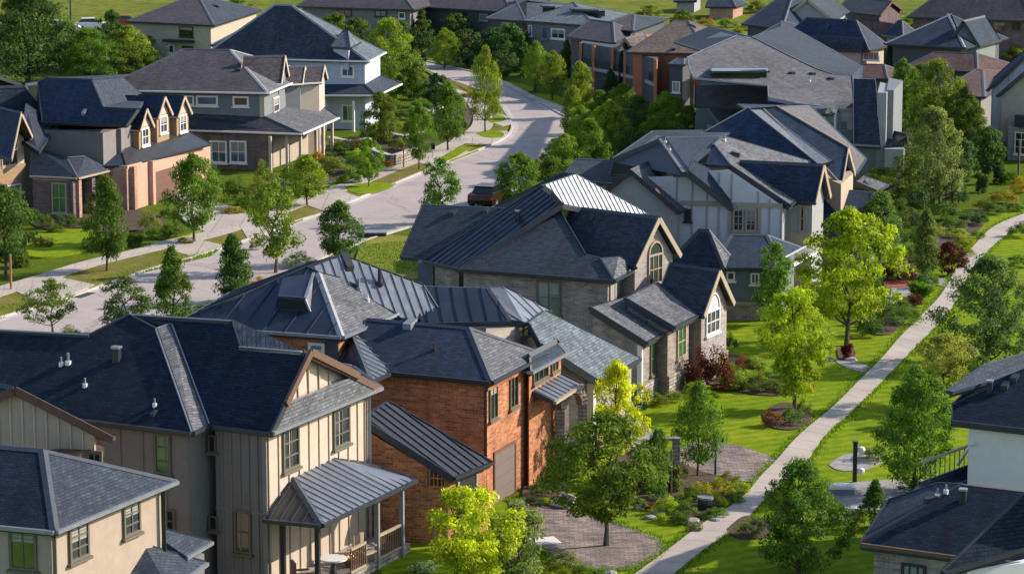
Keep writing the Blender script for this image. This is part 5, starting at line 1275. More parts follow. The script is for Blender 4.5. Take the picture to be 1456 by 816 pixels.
h.win(r['W'][0], r['W'][1], 712, 728, 32, 42, 'grey_paint', 'glass_dark', 2, 1, sill=False)

h = Hs('twin_gable_house', P(1155, 122, 0), 'dark-roofed house with grey front gable above a cream lower wall, upper right', 'house')
r = gable_block(h, (1109, 29), (1185, 29), 5.2, -1, (3, 12), 'grey_siding', ['charcoal_shingle'], rake='tan_paint')
r = block(h, (1066, 56), (1108, 62), (1160, 42), 4.2, ('row', 1, 30), ins=(2.5, 3), wall='dark_siding', rmats=['navy_shingle', 'navy_shingle', 'charcoal_shingle'], oh=.5)
r = block(h, (1055, 34), (1112, 40), (1200, 20), 4.9, 8.2, ins=(3, 3), wall='dark_siding', rmats=['navy_shingle'], oh=.5)
r = block(h, (1100, 64), (1236, 72), (1264, 65), 3.4, ('row', 1, 29), ins=(2.5, 2.6), wall='beige_siding', rmats=['navy_shingle', 'navy_shingle', 'charcoal_shingle'], oh=.4)
a, b_, c_, d_ = r['W']; mb = MB(); u = (b_ - a).normalized(); n = V((u.y, -u.x, 0)); p0, p1 = on_wall(a, b_, 1155, 80), on_wall(a, b_, 1226, 80)
mb.box(V((p0.x, p0.y, 0)), u, n, 0, (V((p1.x, p1.y, 0)) - V((p0.x, p0.y, 0))).length, .02, .3, 0, 3.3, 'cream_siding'); mb.build('wall_panel', h.o)
h.roof([[p0 + n * .9 + V((-.5, 0, 0)) + V((0, 0, 3.35 - p0.z)), p1 + n * .9 + V((.5, 0, 3.35 - p1.z)), p1 + V((0, 0, 4.5 - p1.z)), p0 + V((0, 0, 4.5 - p0.z))]], 'charcoal_shingle', name='apron_roof')
h.win(a, b_, 1228, 1250, 74, 86, 'white_paint', 'glass_blue', 3, 1); h.vent(1177, 40, 'hood', sz=1.2); h.vent(1202, 33, 'box', sz=1)
h = Hs('brick_end_house', P(1268, 60, 0), 'small far house showing a brown brick gable end between two dark roofs', 'house')
r = block(h, (1255, 50), (1284, 54), (1304, 46), 3.6, ('row', 1, 30), ins=(1.5, 1.5), wall='taupe_siding', rmats=['navy_shingle', 'navy_shingle', 'charcoal_shingle'], oh=.4)
r = block(h, (1190, 14), (1252, 22), (1284, 14), 4.6, ('row', 1, 2), wall='purple_brick', rmats=['charcoal_shingle'], oh=.3, rake='brown_wood')
r = block(h, (1225, 26), (1248, 29), (1258, 25), 4.0, ('row', 1, 17), wall='taupe_siding', rmats=['charcoal_shingle'], oh=.3, rake='brown_wood')
h = Hs('wide_eave_house', P(1330, 120, 0), 'dark blue-roofed house with two small white gables and deep right-hand eave', 'house')
r = block(h, (1258, 62), (1372, 68), (1432, 54), 4.6, ('row', 1, 20), ins=(4.5, 4.0), wall='dark_siding', rmats=['navy_shingle'], oh=.6, lit_cap=(0,))
r = gable_block(h, (1282, 71), (1340, 72), 3.9, 47, (2, 5), 'white_siding', ['charcoal_shingle'], rake='navy_paint', oh=.3)
r = gable_block(h, (1318, 76), (1380, 78), 3.6, 54, (2, 5), 'pale_blue_siding', ['charcoal_shingle'], rake='navy_paint', oh=.3)
r = gable_block(h, (1345, 66), (1392, 66), 4.5, 30, (3, 6), 'slate_siding', ['navy_shingle'], rake='navy_paint', oh=.3)
h.post(P(1411, 62, 4.3), 0, 4.3, .3, 'cream_siding', 'porch_column'); h.post(P(1404, 63, 4.3), 0, 4.3, .2, 'white_paint', 'porch_column')
h = Hs('striped_roof_house', P(1400, 70, 0), 'far brown brick house in the top right corner under a broad dark roof', 'house')
r = block(h, (1290, 24), (1470, 30), (1520, 14), 4.6, 9.5, ins=(5, 5), wall='purple_brick', rmats=['plum_shingle'], oh=.5)
a, b_, c_, d_ = r['W']; h.win(a, b_, 1390, 1402, 31, 42, 'brown_wood', 'glass_dark', 2, 1); h.win(a, b_, 1412, 1430, 31, 44, 'brown_wood', 'glass_dark', 2, 1); h.win(a, b_, 1438, 1452, 31, 44, 'brown_wood', 'glass_dark', 2, 1)
h = Hs('red_roof_house', P(1225, 150, 0), 'low house under plum-red shingle roof directly beyond the huge grey slope', 'house')
r = block(h, (1165, 110), (1262, 112), (1290, 104), 3.0, ('row', 1, 92), ins=(1, 1.2), wall='taupe_siding', rmats=['red_shingle'], oh=.4)
h = Hs('long_red_roof_house', P(1370, 165, 0), 'long house with reddish brown shingle roofs stepping down behind the tall willow trees', 'house')
r = block(h, (1278, 98), (1390, 102), (1450, 94), 4.0, ('row', 1, 76), ins=(1.2, 2), wall='taupe_siding', rmats=['red_shingle'], oh=.4)
r = block(h, (1330, 132), (1400, 138), (1462, 100), 3.4, ('row', 1, 100), ins=(1.5, 2.5), wall='taupe_siding', rmats=['red_shingle'], oh=.4)
h = Hs('edge_gable_house', P(1440, 235, 0), 'white-gabled house with a pale brick bay cut off by the right edge', 'house')
r = gable_block(h, (1404, 128), (1530, 132), 5.0, 70, (2, 9), 'white_siding', ['navy_shingle'], rake='navy_paint', oh=.35, battens=1.2, bmat='grey_siding')
r = gable_block(h, (1418, 136), (1500, 140), 4.8, 100, (2, 5), 'beige_siding', ['navy_shingle'], rake='navy_paint', oh=.3)
fwall(h, [(1434, 172, 3), (1490, 176, 3), (1500, 165, 3), (1440, 160, 3)], 3.0, 'pale_brick')
wA, wB = V(P(1434, 172, 3).to_2d().to_3d()), V(P(1490, 176, 3).to_2d().to_3d()); h.win(wA, wB, 1443, 1462, 188, 220, 'white_paint', 'glass_dark', 2, 3)
fwall(h, [(1426, 170, 2.9), (1436, 170, 2.9), (1440, 160, 2.9), (1428, 160, 2.9)], 2.9, 'purple_brick')
mb = MB(); p = P(1447, 162, 3.4); mb.bar(P(1444, 172, 3.05), P(1480, 174, 3.05), .6, .9, 'dark_paint'); mb.build('balcony_screen', h.o)
h = Hs('field_house', P(1030, 30, 0), 'tiny far house with blue roof and orange-brown walls in the bright field', 'house')
r = block(h, (1003, 10), (1046, 10), (1062, 5), 1.8, 3.6, ins=(0, 1.6), wall='pink_brick', rmats=['blue_shingle'], oh=.4)
r = block(h, (958, 2), (990, 2), (1000, -2), 1.9, 3.4, ins=(0, 0), wall='grey_siding', rmats=['charcoal_shingle'], oh=.3)
h = Hs('beige_field_house', P(745, 12, 0), 'sliver of a far beige house on the top edge above the slot-dormer roof', 'house')
r = block(h, (845, -16), (882, -14), (890, -20), 1.8, 3.2, ins=(0, 0), wall='beige_siding', rmats=['charcoal_shingle'], oh=.3)

for (o_name, L_, R_, ze_, row_, bk__, wl) in ():
    pass
# --- bottom right, in shade
h = Hs('white_wall_house', P(1380, 680, 0), 'dark-roofed house at the right edge with plain white wall and deck railing', 'house')
A, B = P(1354, 597, 5.2), P(1520, 616, 5.2); pl = slope_plane(A, B, .5)
h.roof([[A, B, hit(1520, 500, pl), hit(1372, 560, pl), hit(1356, 575, pl)]], 'ink_shingle', gut='navy_paint', thick=.25)
h.roof([[P(1350, 556, 6.3), P(1480, 520, 6.3), P(1500, 490, 6.6), P(1400, 520, 6.6)]], 'charcoal_shingle', name='upper_roof', thick=.25)
fwall(h, [(1378, 604, 5), (1520, 620, 5), (1530, 590, 5), (1378, 570, 5)], 5.1, 'white_stucco')
for kd, x, y in (('box', 1407, 556), ('hood', 1430, 549), ('hood', 1443, 538)): h.vent(x, y, kd, sz=.9)
d0, d1 = P(1308, 692, 2.9), P(1500, 622, 2.9)
h.roof([[P(1284, 712, 2.8), P(1500, 640, 2.8), P(1500, 618, 3.0), P(1312, 690, 3.0)]], 'ink_shingle', name='deck_roof')
u = (d1 - d0); L = u.length; u.normalize(); n = V((u.y, -u.x, 0)); mb = MB()
mb.bar(d0 + V((0, 0, .9)), d1 + V((0, 0, .9)), .1, .08, 'tan_paint'); mb.bar(d0 + V((0, 0, .15)), d1 + V((0, 0, .15)), .08, .06, 'dark_paint')
j = 0
while j < L: mb.bar(d0 + u * j + V((0, 0, .15)), d0 + u * j + V((0, 0, .9)), .03, .03, 'dark_paint', up=V((0, 1, 0))); j += .35
mb.build('railing', h.o)
h.bar([P(1362, 660, 2.9), P(1382, 630, 4.4)], .1, .1, 'white_paint', 'stair_rail')
fwall(h, [(1312, 705, 2.6), (1500, 640, 2.6), (1510, 620, 2.6), (1340, 680, 2.6)], 2.6, 'dark_siding')

h = Hs('shaded_brick_house', P(1290, 850, 0), 'house in the bottom right corner with layered dark blue roofs over brown brick', 'house')
A, B = P(1224, 771, 3.9), P(1350, 788, 3.9); pl = slope_plane(A, B, .5)
pkx = hit(1368, 689, pl)
h.roof([[A, B, P(1470, 800, 3.9), hit(1560, 712, pl), pkx]], 'ink_shingle', gut='brown_wood', thick=.25)
h.roof([[A, pkx, hit(1338, 696, pl) + V((0, .8, 0)), P(1264, 711, 4.6)]], 'charcoal_shingle', name='left_roof')  # lighter strip of the same dark roof, painted as lit
fwall(h, [(1243, 781, 3.6), (1344, 795, 3.6), (1470, 806, 3.6), (1480, 770, 3.6), (1262, 760, 3.6)], 3.75, 'grey_brick')
wA, wB = V(P(1243, 781, 3.6).to_2d().to_3d()), V(P(1344, 795, 3.6).to_2d().to_3d()); h.win(wA, wB, 1282, 1317, 801, 830, 'dark_paint', 'glass_pale', 3, 1)
h.roof([[P(1340, 812, 5.0), P(1480, 770, 5.4), P(1500, 690, 7.2), P(1460, 700, 6.9)]], 'ink_shingle', name='upper_roof', gut='navy_paint', thick=.25)
fwall(h, [(1375, 822, 4.6), (1480, 790, 5.0), (1490, 780, 5.0), (1400, 800, 5)], 4.85, 'white_stucco')
for kd, x, y in (('box', 1369, 712), ('pipe', 1345, 700), ('pipe', 1333, 706), ('hood', 1324, 711)): h.vent(x, y, kd, sz=.9)
# ------------------------------------------------------------------ trees and shrubs
def leaf_quads(mb_v, mb_f, mb_uv, p, s, rnd, nrm, tint, clump):
    a = V((rnd.gauss(0, 1), rnd.gauss(0, 1), rnd.gauss(0, 1)))
    n = (nrm * 1.1 + a * .6).normalized()
    t = n.cross(V((rnd.uniform(-1, 1), rnd.uniform(-1, 1), rnd.uniform(-1, 1)))).normalized(); b = n.cross(t)
    s = s * (.62 + 1.0 * rnd.random() ** 2.2)
    L, Wd = s * rnd.uniform(.8, 1.3), s * rnd.uniform(.45, .75); i = len(mb_v)
    mb_v += [tuple(p - t * L * .5), tuple(p + b * Wd * .5 - n * s * .08), tuple(p + t * L * .5), tuple(p - b * Wd * .5 - n * s * .08)]
    mb_f.append((i, i + 1, i + 2, i + 3)); mb_uv += [(tint, clump)] * 4

def profile(kind, t):
    """crown radius (0..1) at height t (0..1)"""
    if kind == 'oval': return math.sqrt(max(0, 1 - (2 * t - .92) ** 2 * .98)) * (1 - .12 * t)
    if kind == 'cone': return max(.06, (1 - t) ** .8) * min(1, t * 8 + .4)
    if kind == 'column': return min(1, (t * 7) ** .6 + .25) * (1 - t ** 3) * .95 + .05
    if kind == 'round': return math.sqrt(max(0, 1 - (2 * t - 1) ** 2))
    if kind == 'egg': return math.sqrt(max(0, 1 - (2 * t ** .75 - 1) ** 2)) * (1 - .25 * t)
    if kind == 'vase': return min(1, .35 + t * .95) * math.sqrt(max(0, 1 - max(0, t - .45) ** 2 / .31))
    return 1

def crown_mesh(name, kind, c0, nclump, nleaf, ls, seed, jag=.25, cr=(.10, .17)):
    rnd = random.Random(seed); v, f, uv = [], [], []; cl = []
    lob = [(rnd.uniform(0, 6.28), rnd.uniform(0, 1), rnd.uniform(-jag, jag)) for _ in range(7)]
    for k in range(nclump):
        t = rnd.random() ** .9; th = rnd.uniform(0, 6.283); pr = profile(kind, t)
        m = 1 + sum(a_ * math.exp(-((math.cos(th - t0) - 1) ** 2) * 2 - (t - tt) ** 2 * 9) for t0, tt, a_ in lob)
        rr = pr * m * .5 * (1 - rnd.random() ** 2.0 * .75); rc = rnd.uniform(*cr) * (.65 + .35 * pr)
        rr = max(0, rr - rc * .3)
        cl.append((V((math.cos(th) * rr, math.sin(th) * rr, t)), rc, rnd.random()))
    for k in range(nleaf):
        c, rc, cv = cl[rnd.randrange(len(cl))]
        d = V((rnd.gauss(0, 1), rnd.gauss(0, 1), rnd.gauss(0, 1) * .8 + .25)).normalized()
        r = rc * (rnd.random() ** .45) * (1.25 if rnd.random() < .07 else 1)
        p = c + V((d.x * r, d.y * r, d.z * r * .8))
        out = V((p.x * 1.4, p.y * 1.4, .55)).normalized()
        p2 = V((p.x, p.y, c0 + p.z * (1 - c0) * .97))
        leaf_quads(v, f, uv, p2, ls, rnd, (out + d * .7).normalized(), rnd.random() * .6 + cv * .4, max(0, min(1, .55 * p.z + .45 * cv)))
    me = bpy.data.meshes.new(name); me.from_pydata(v, [], f); me.materials.append(MATS['leaf'])
    ul = me.uv_layers.new(name='UVMap'); ul.data.foreach_set('uv', [c for t in uv for c in t]); me.update()
    return me, cl

def trunk_mesh(name, c0, cl, seed, r0=.022, mat='bark', limbs=11):
    rnd = random.Random(seed); mb = MB(); top = .9
    pts = [V((math.sin(k * 1.7 + seed) * .012 * k, math.cos(k * 1.3 + seed) * .012 * k, top * k / 6)) for k in range(7)]
    mb.tube(pts, [r0 * (1.35 if k == 0 else 1) * (1 - .13 * k) for k in range(7)], mat, 7)
    for c, rc, _ in rnd.sample(cl, min(limbs, len(cl))):
        e = V((c.x, c.y, c0 + c.z * (1 - c0))); z = max(c0 * .75, e.z - .12 - .5 * math.hypot(c.x, c.y)); z = min(z, top * .9)
        k = z / top * 6; i = min(5, int(k)); s_ = pts[i].lerp(pts[i + 1], k - i); m = s_.lerp(e, .5) + V((0, 0, -.02))
        mb.tube([s_, m, e], [r0 * .5, r0 * .3, r0 * .12], mat, 5)
    ob = mb.build(name, None); me = ob.data; bpy.data.objects.remove(ob); return me

VAR = {}
def variant(key, kind, c0, nc, nl, ls, seed, r0=.022, jag=.25, cr=(.10, .17), mat='bark'):
    nl = int(nl * (1.5 if not key.startswith('far') else 1.3)); nc = int(nc * 1.2); ls *= 1.22
    me, cl = crown_mesh('crown', kind, c0, nc, nl, ls, seed, jag, cr)
    VAR[key] = (me, trunk_mesh('trunk', c0, cl, seed, r0, mat))
variant('oval_a', 'oval', .22, 90, 9000, .026, 1); variant('oval_b', 'egg', .18, 80, 8000, .027, 2, jag=.35)
variant('cone_a', 'cone', .06, 95, 9000, .027, 3, jag=.3, cr=(.09, .15)); variant('cone_b', 'cone', .1, 80, 8000, .028, 4, jag=.4, cr=(.1, .16))
variant('column_a', 'column', .2, 80, 8000, .026, 5, cr=(.12, .2)); variant('round_a', 'round', .24, 110, 13000, .022, 6, jag=.22, cr=(.08, .14))
variant('big_a', 'egg', .06, 130, 15000, .020, 7, jag=.3, cr=(.07, .13)); variant('big_b', 'oval', .1, 140, 15000, .020, 8, jag=.3, cr=(.07, .13))
variant('airy_a', 'egg', .2, 60, 3800, .030, 9, jag=.45, cr=(.09, .16)); variant('airy_b', 'oval', .25, 50, 3400, .030, 10, jag=.5, cr=(.09, .16), mat='pale_bark')
variant('lime_a', 'egg', .2, 90, 9500, .024, 11, jag=.45, cr=(.07, .13)); variant('lime_b', 'vase', .14, 90, 9500, .024, 12, jag=.4, cr=(.07, .13))
variant('far_a', 'egg', .08, 55, 3600, .045, 13, jag=.3); variant('far_b', 'round', .1, 55, 3600, .045, 14, jag=.3); variant('far_c', 'cone', .05, 50, 3200, .045, 15)
variant('young', 'round', .55, 30, 1400, .030, 16, r0=.010, cr=(.07, .12))

COL = dict(green=(0.11, 0.185, 0.024), dark=(0.06, 0.115, 0.0204), deep=(0.038, 0.08, 0.0204), olive=(0.14, 0.175, 0.03), grey=(0.12, 0.17, 0.051), light=(0.18, 0.255, 0.03), lime=(0.27, 0.39, 0.0168), yellow=(0.46, 0.46, 0.018), pale=(0.17, 0.22, 0.072),
           blue=(0.04, 0.085, 0.033), purple=(0.075, 0.022, 0.018), burgundy=(0.11, 0.03, 0.018), rust=(0.2, 0.09, 0.027), autumn=(0.32, 0.2, 0.018), blossom=(0.27, 0.3, 0.078), gold=(0.3, 0.26, 0.018), silver=(0.2, 0.24, 0.102), mid=(0.085, 0.155, 0.0228))
COL['citrus'] = (.38, .44, .02); COL['lime'] = (.29, .39, .017); COL['deep'] = (.055, .105, .030); COL['dark'] = (.075, .14, .030); COL['yellow'] = (.50, .50, .02)
def tree(x, by, ty, w, var, col, label, group=None, name='tree', cat='tree', rot=None, seen_parts=True):
    p = P(x, by, 0); ht = row_z(p, ty); W = w / (.0356 * (by + 294)) * 1.16
    o = thing(name, (p.x, p.y, -.02), label, cat, group)
    o.rotation_euler = (0, 0, rot if rot is not None else (x * 7.3 + by) % 6.28); o.scale = (W, W, ht)
    cm, tm = VAR[var]
    t = bpy.data.objects.new('trunk', tm); C.objects.link(t); t.parent = o
    c = bpy.data.objects.new('crown', cm); C.objects.link(c); c.parent = o
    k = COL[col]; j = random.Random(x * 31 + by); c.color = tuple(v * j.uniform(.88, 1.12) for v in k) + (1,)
    return o

# shrubs: one dome of leaves each
def shrub_mesh(kind, nl, ls, seed, stems=True):
    rnd = random.Random(seed); v, f, uv = [], [], []; cl = []
    for k in range(26):
        th = rnd.uniform(0, 6.283); r = math.sqrt(rnd.random()) * .38; z = (1 - (r / .5) ** 2) * rnd.uniform(.35, .8)
        if kind == 'spike': r *= .6; z = rnd.uniform(.1, .85) * (1 - r)
        cl.append((V((math.cos(th) * r, math.sin(th) * r, z)), rnd.uniform(.10, .17), rnd.random()))
    for k in range(nl):
        c, rc, cv = cl[rnd.randrange(len(cl))]; d = V((rnd.gauss(0, 1), rnd.gauss(0, 1), rnd.gauss(0, 1))).normalized(); p = c + d * rc * rnd.random() ** .4
        p.z = max(.0, p.z)
        nr = V((p.x, p.y, .5)).normalized() if kind != 'spike' else V((p.x, p.y, 0)).normalized()
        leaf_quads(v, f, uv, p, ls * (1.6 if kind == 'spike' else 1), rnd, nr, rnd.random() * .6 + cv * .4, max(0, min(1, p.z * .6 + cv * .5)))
    me = bpy.data.meshes.new('shrub'); me.from_pydata(v, [], f); me.materials.append(MATS['leaf'])
    ul = me.uv_layers.new(name='UVMap'); ul.data.foreach_set('uv', [c for t in uv for c in t]); me.update(); return me
SH = [shrub_mesh('dome', 2600, .045, 21), shrub_mesh('dome', 2600, .05, 22), shrub_mesh('dome', 1300, .07, 23), shrub_mesh('spike', 2200, .05, 24)]
def shrub(x, by, h, w, col, label, var=0, name='shrub', group=None, cat='shrub'):
    """h, w in pixels"""
    p = P(x, by, 0); s = .0356 * (by + 294)
    o = bpy.data.objects.new(name, SH[var]); C.objects.link(o); tag(o, label, cat, group)
    o.location = (p.x, p.y, .04); o.scale = (w / s * 1.05, w / s * 1.05, h / s * 1.1); o.rotation_euler = (0, 0, (x * 3.7) % 6.28)
    k = COL[col]; j = random.Random(x * 17 + by); o.color = tuple(v * j.uniform(.85, 1.15) for v in k) + (1,)
    return o

RT_ = 'trees beyond the garden path, upper right'
ST = 'street trees along the left pavement'
tree(8, 395, 262, 88, 'oval_a', 'dark', 'dark green tree cut by the left edge, in front of the brick gable house', ST, 'street_tree')
tree(152, 388, 250, 68, 'oval_b', 'mid', 'street tree in the verge in front of the dark porch with pillars', ST, 'street_tree')
tree(276, 346, 218, 74, 'oval_a', 'green', 'street tree beside the driveway of the brown garage door', ST, 'street_tree')
tree(392, 388, 258, 88, 'airy_a', 'light', 'loose airy tree with thin crown between the left pavement and the road', ST, 'street_tree')
tree(437, 294, 220, 54, 'oval_b', 'light', 'small bright green street tree on the lawn beside the wraparound porch', ST, 'street_tree')
tree(524, 268, 196, 36, 'lime_a', 'light', 'slim yellow-green tree at the foot of the stone retaining wall', None, 'young_tree')
tree(596, 243, 146, 42, 'oval_a', 'green', 'dark upright street tree left of the blue mailbox at the inner bend', ST, 'street_tree')
tree(637, 216, 118, 52, 'oval_b', 'green', 'fuller street tree at the inner bend, just behind the blue mailbox', ST, 'street_tree')
tree(690, 190, 68, 42, 'column_a', 'light', 'tall narrow street tree standing on the bright grass island at the bend', ST, 'street_tree')
tree(75, 478, 396, 68, 'airy_b', 'green', 'small sparse tree at the near kerb, leftmost beside the road', 'trees on the near side of the road', 'roadside_tree')
tree(176, 480, 392, 82, 'airy_a', 'grey', 'low spreading grey-green tree above the long navy roof', 'trees on the near side of the road', 'roadside_tree')
tree(246, 470, 348, 72, 'cone_a', 'green', 'pointed mid-green tree at the near kerb above the navy roof ridge', 'trees on the near side of the road', 'roadside_tree')
tree(331, 430, 332, 74, 'cone_b', 'dark', 'bushy dark conical tree beside the orange flowering bush', 'trees on the near side of the road', 'roadside_tree')
tree(483, 375, 286, 68, 'oval_b', 'dark', 'rounded dark tree at the near kerb, behind the metal roof', 'trees on the near side of the road', 'roadside_tree')
tree(624, 318, 224, 64, 'airy_a', 'green', 'lacy tree at the near kerb just left of the parked dark car', 'trees on the near side of the road', 'roadside_tree')
tree(740, 302, 216, 62, 'oval_a', 'green', 'bushy tree right of the parked car, above the striped metal roof', 'trees on the near side of the road', 'roadside_tree')
tree(782, 288, 222, 50, 'oval_b', 'mid', 'small dense tree behind the striped metal roof crest', 'trees on the near side of the road', 'roadside_tree')
tree(803, 262, 190, 46, 'oval_a', 'light', 'light green tree at the road edge below the bend', 'trees on the near side of the road', 'roadside_tree')
tree(838, 258, 168, 62, 'big_a', 'green', 'broad green tree in front of the thicket right of the road', 'thicket right of the road')
tree(866, 238, 142, 60, 'big_b', 'light', 'tall light green tree in the middle of the thicket right of the road', 'thicket right of the road')
tree(815, 205, 122, 40, 'oval_b', 'light', 'light tree leaning over the outer kerb of the bend', 'thicket right of the road')
tree(905, 222, 135, 66, 'big_a', 'dark', 'dark rounded tree in the thicket below the balcony house', 'thicket right of the road')
tree(945, 225, 130, 74, 'big_b', 'light', 'yellowish-green tree in the thicket below the terracotta wall', 'thicket right of the road')
tree(978, 215, 150, 50, 'big_a', 'mid', 'rightmost tree of the thicket, against the brown shingle lean-to', 'thicket right of the road')
tree(886, 190, 118, 46, 'oval_a', 'green', 'thin tree at the back of the thicket below the balconies', 'thicket right of the road')
tree(868, 150, 98, 38, 'cone_a', 'blue', 'small blue-green conifer against the two-tier balconies', None, 'conifer')
OB = 'trees along the outside of the bend'
tree(762, 134, 60, 34, 'column_a', 'light', 'street tree by the dark bollard light, outside of the bend', OB, 'street_tree')
tree(786, 144, 72, 36, 'oval_a', 'light', 'street tree before the white-windowed grey hip house', OB, 'street_tree')
tree(824, 168, 88, 42, 'oval_b', 'light', 'street tree before the leftmost orange balcony posts', OB, 'street_tree')
tree(806, 118, 56, 30, 'cone_b', 'dark', 'dark narrow conifer beside the white window of the grey hip house', OB, 'conifer')
tree(553, 142, 26, 82, 'big_a', 'light', 'large billowing light-green tree at the right end of the pale-blue house', None, 'large_tree')
tree(632, 98, 40, 44, 'big_b', 'light', 'bright round tree standing alone beyond the far stretch of road', None)
tree(588, 142, 84, 46, 'big_a', 'dark', 'dark rounded tree between the large light tree and the road', None)
tree(620, 152, 104, 38, 'far_a', 'blue', 'small dark blue-green tree beside the paved path at the bend', None)
tree(541, 212, 130, 52, 'oval_b', 'green', 'leafy tree in the terraced garden of the pale-blue house', None, 'garden_tree')
tree(477, 172, 122, 24, 'airy_b', 'light', 'thin young tree in front of the pale-blue porch', None, 'young_tree')
tree(40, 118, -30, 118, 'big_b', 'dark', 'very tall dark tree filling the top left corner', None, 'large_tree')
tree(128, 118, 40, 84, 'big_a', 'green', 'wide tree in the clump behind the navy dormer roof, left part', 'trees behind the dormer house')
tree(185, 112, 36, 78, 'big_b', 'light', 'sunlit round tree in the clump beside the tan house at top left', 'trees behind the dormer house')
tree(216, 104, 48, 52, 'big_a', 'olive', 'smaller yellowish tree touching the tan wall at top left', 'trees behind the dormer house')
tree(95, 100, 30, 60, 'far_a', 'deep', 'dark tree behind the corner giant, half hidden', 'trees behind the dormer house')
tree(160, 70, 14, 40, 'far_a', 'deep', 'dark tree by the far parked cars in the top left field', 'trees behind the dormer house')
TH_ = 'thicket right of the road'
for x, by, ty, w, var, col, lab in ((826, 228, 150, 46, 'oval_a', 'light', 'light tree at the left rim of the thicket, below the bend'), (852, 205, 128, 44, 'big_a', 'mid', 'mid-green tree behind the tall light one in the thicket'), (925, 240, 168, 56, 'big_b', 'green', 'green tree low in the thicket above the shingle roofs'), (900, 250, 182, 46, 'far_a', 'deep', 'very dark low tree at the bottom of the thicket'), (962, 240, 176, 48, 'far_b', 'dark', 'dark low tree at the right bottom of the thicket'), (790, 250, 196, 40, 'big_a', 'green', 'green tree on the outer kerb, third above the metal crest'), (764, 284, 226, 40, 'big_b', 'light', 'light tree directly above the left metal roof')):
    tree(x, by, ty, w, var, col, lab, TH_)
for x, by, ty, w, var, col, lab in ((1308, 175, 90, 50, 'big_a', 'mid', 'mid-green tree between the tower bay and the tallest willow'), (1360, 205, 110, 56, 'big_b', 'green', 'green tree just right behind the tallest willow'), (1288, 262, 190, 50, 'far_a', 'dark', 'dark tree under the tower bay'), (1360, 268, 196, 50, 'far_b', 'deep', 'shaded tree between the willow and the slope'), (1425, 215, 165, 40, 'far_c', 'dark', 'dark conical tree against the edge house')):
    tree(x, by, ty, w, var, col, lab, RT_)
for x, by, ty, w, var, col, lab in ((1048, 70, 40, 34, 'far_a', 'light', 'light far tree between the pale slope ridge and the dark hip roof'), (1290, 74, 40, 30, 'far_b', 'dark', 'dark far tree left of the two small white gables'), (1272, 92, 64, 30, 'far_a', 'green', 'green far tree above the plum-red roof'), (1445, 92, 66, 34, 'far_b', 'light', 'light far tree at the right edge above the long red roof'), (1300, 40, 18, 30, 'far_a', 'light', 'light far tree left of the corner brick house'), (925, 30, 8, 30, 'far_b', 'light', 'light far tree above the brown balcony roofs'), (972, 40, 14, 32, 'far_a', 'olive', 'olive far tree left of the tiny field house'), (1075, 24, 2, 26, 'far_b', 'olive', 'olive far tree right of the tiny field house'), (340, 40, -6, 40, 'far_a', 'green', 'green far tree between the two top-left roofs'), (452, 50, 18, 40, 'far_b', 'light', 'light far tree right of the pale-blue house ridge')):
    tree(x, by, ty, w, var, col, lab, 'trees among the far houses')
bgt = [(478, 74, 18, 46, 'far_a', 'mid', 'left of the long brown roof'), (505, 72, 26, 44, 'far_b', 'dark', 'before the long brown roof'), (528, 62, 22, 36, 'far_b', 'olive', 'before the blue-windowed far wall'),
       (600, 66, 14, 44, 'far_c', 'deep', 'left of the dark far porch'), (622, 56, 12, 44, 'far_a', 'mid', 'before the dark far porch, left side'), (650, 66, 20, 40, 'far_b', 'dark', 'before the dark far porch, right side'),
       (664, 96, 42, 44, 'far_b', 'deep', 'beside the bright round tree'), (696, 92, 40, 40, 'far_a', 'blue', 'behind the tall narrow street tree'), (722, 96, 34, 44, 'far_b', 'dark', 'before the plain grey-brown hip roof'),
       (742, 108, 50, 36, 'far_c', 'deep', 'below the plain grey-brown hip roof'), (600, 92, 38, 40, 'far_b', 'deep', 'right of the large billowing tree'), (572, 92, 30, 40, 'far_a', 'dark', 'behind the large billowing tree'),
       (716, 112, 72, 40, 'far_b', 'deep', 'beside the far kerb'), (748, 92, 44, 30, 'far_a', 'dark', 'at the left wall of the slot-dormer house'), (640, 40, 6, 50, 'far_b', 'mid', 'highest above the far porch roof')]
for x, by, ty, w, var, col, lab in bgt:
    tree(x, by, ty, w, var, col, {'deep': 'very dark', 'dark': 'dark green', 'mid': 'mid-green', 'olive': 'olive', 'blue': 'bluish dark'}[col] + ' far tree ' + lab, 'trees between the far houses and the road')
RT = 'trees beyond the garden path, upper right'
tree(1282, 200, 84, 62, 'big_b', 'green', 'tall tree against the pale tower bay of the huge grey roof', RT)
tree(1330, 222, 84, 88, 'big_a', 'olive', 'tallest spreading willow-like tree before the long red roof', RT)
tree(1378, 232, 134, 66, 'big_b', 'mid', 'dark leafy tree left of the edge house with white gable', RT)
tree(1326, 292, 152, 90, 'big_a', 'pale', 'pale feathery willow in the upper right, front of its clump', RT)
tree(1256, 296, 238, 74, 'round_a', 'olive', 'low wide brownish-green tree beside the tower bay', RT)
tree(1405, 250, 180, 50, 'far_a', 'deep', 'deep green tree in shade beside the pale brick bay', RT)
tree(1264, 130, 58, 26, 'cone_a', 'blue', 'narrow blue-green conifer rising above the red roofs', RT, 'conifer')
tree(1250, 378, 272, 66, 'oval_b', 'grey', 'grey-green tree right of the low blue shingle roof', None)
tree(1204, 492, 296, 132, 'lime_a', 'lime', 'big lime-yellow tree standing on the lawn beside the garden balcony', None, 'lime_tree')
tree(1130, 582, 408, 104, 'lime_b', 'lime', 'open lime-coloured tree growing out of the round bark bed', None, 'lime_tree')
tree(1098, 462, 344, 64, 'airy_a', 'green', 'thin mid-green tree before the balcony of the blue-grey wing', None)
tree(1316, 396, 296, 54, 'cone_b', 'grey', 'conical grey-green tree beside the purple bush, left of the path', None)
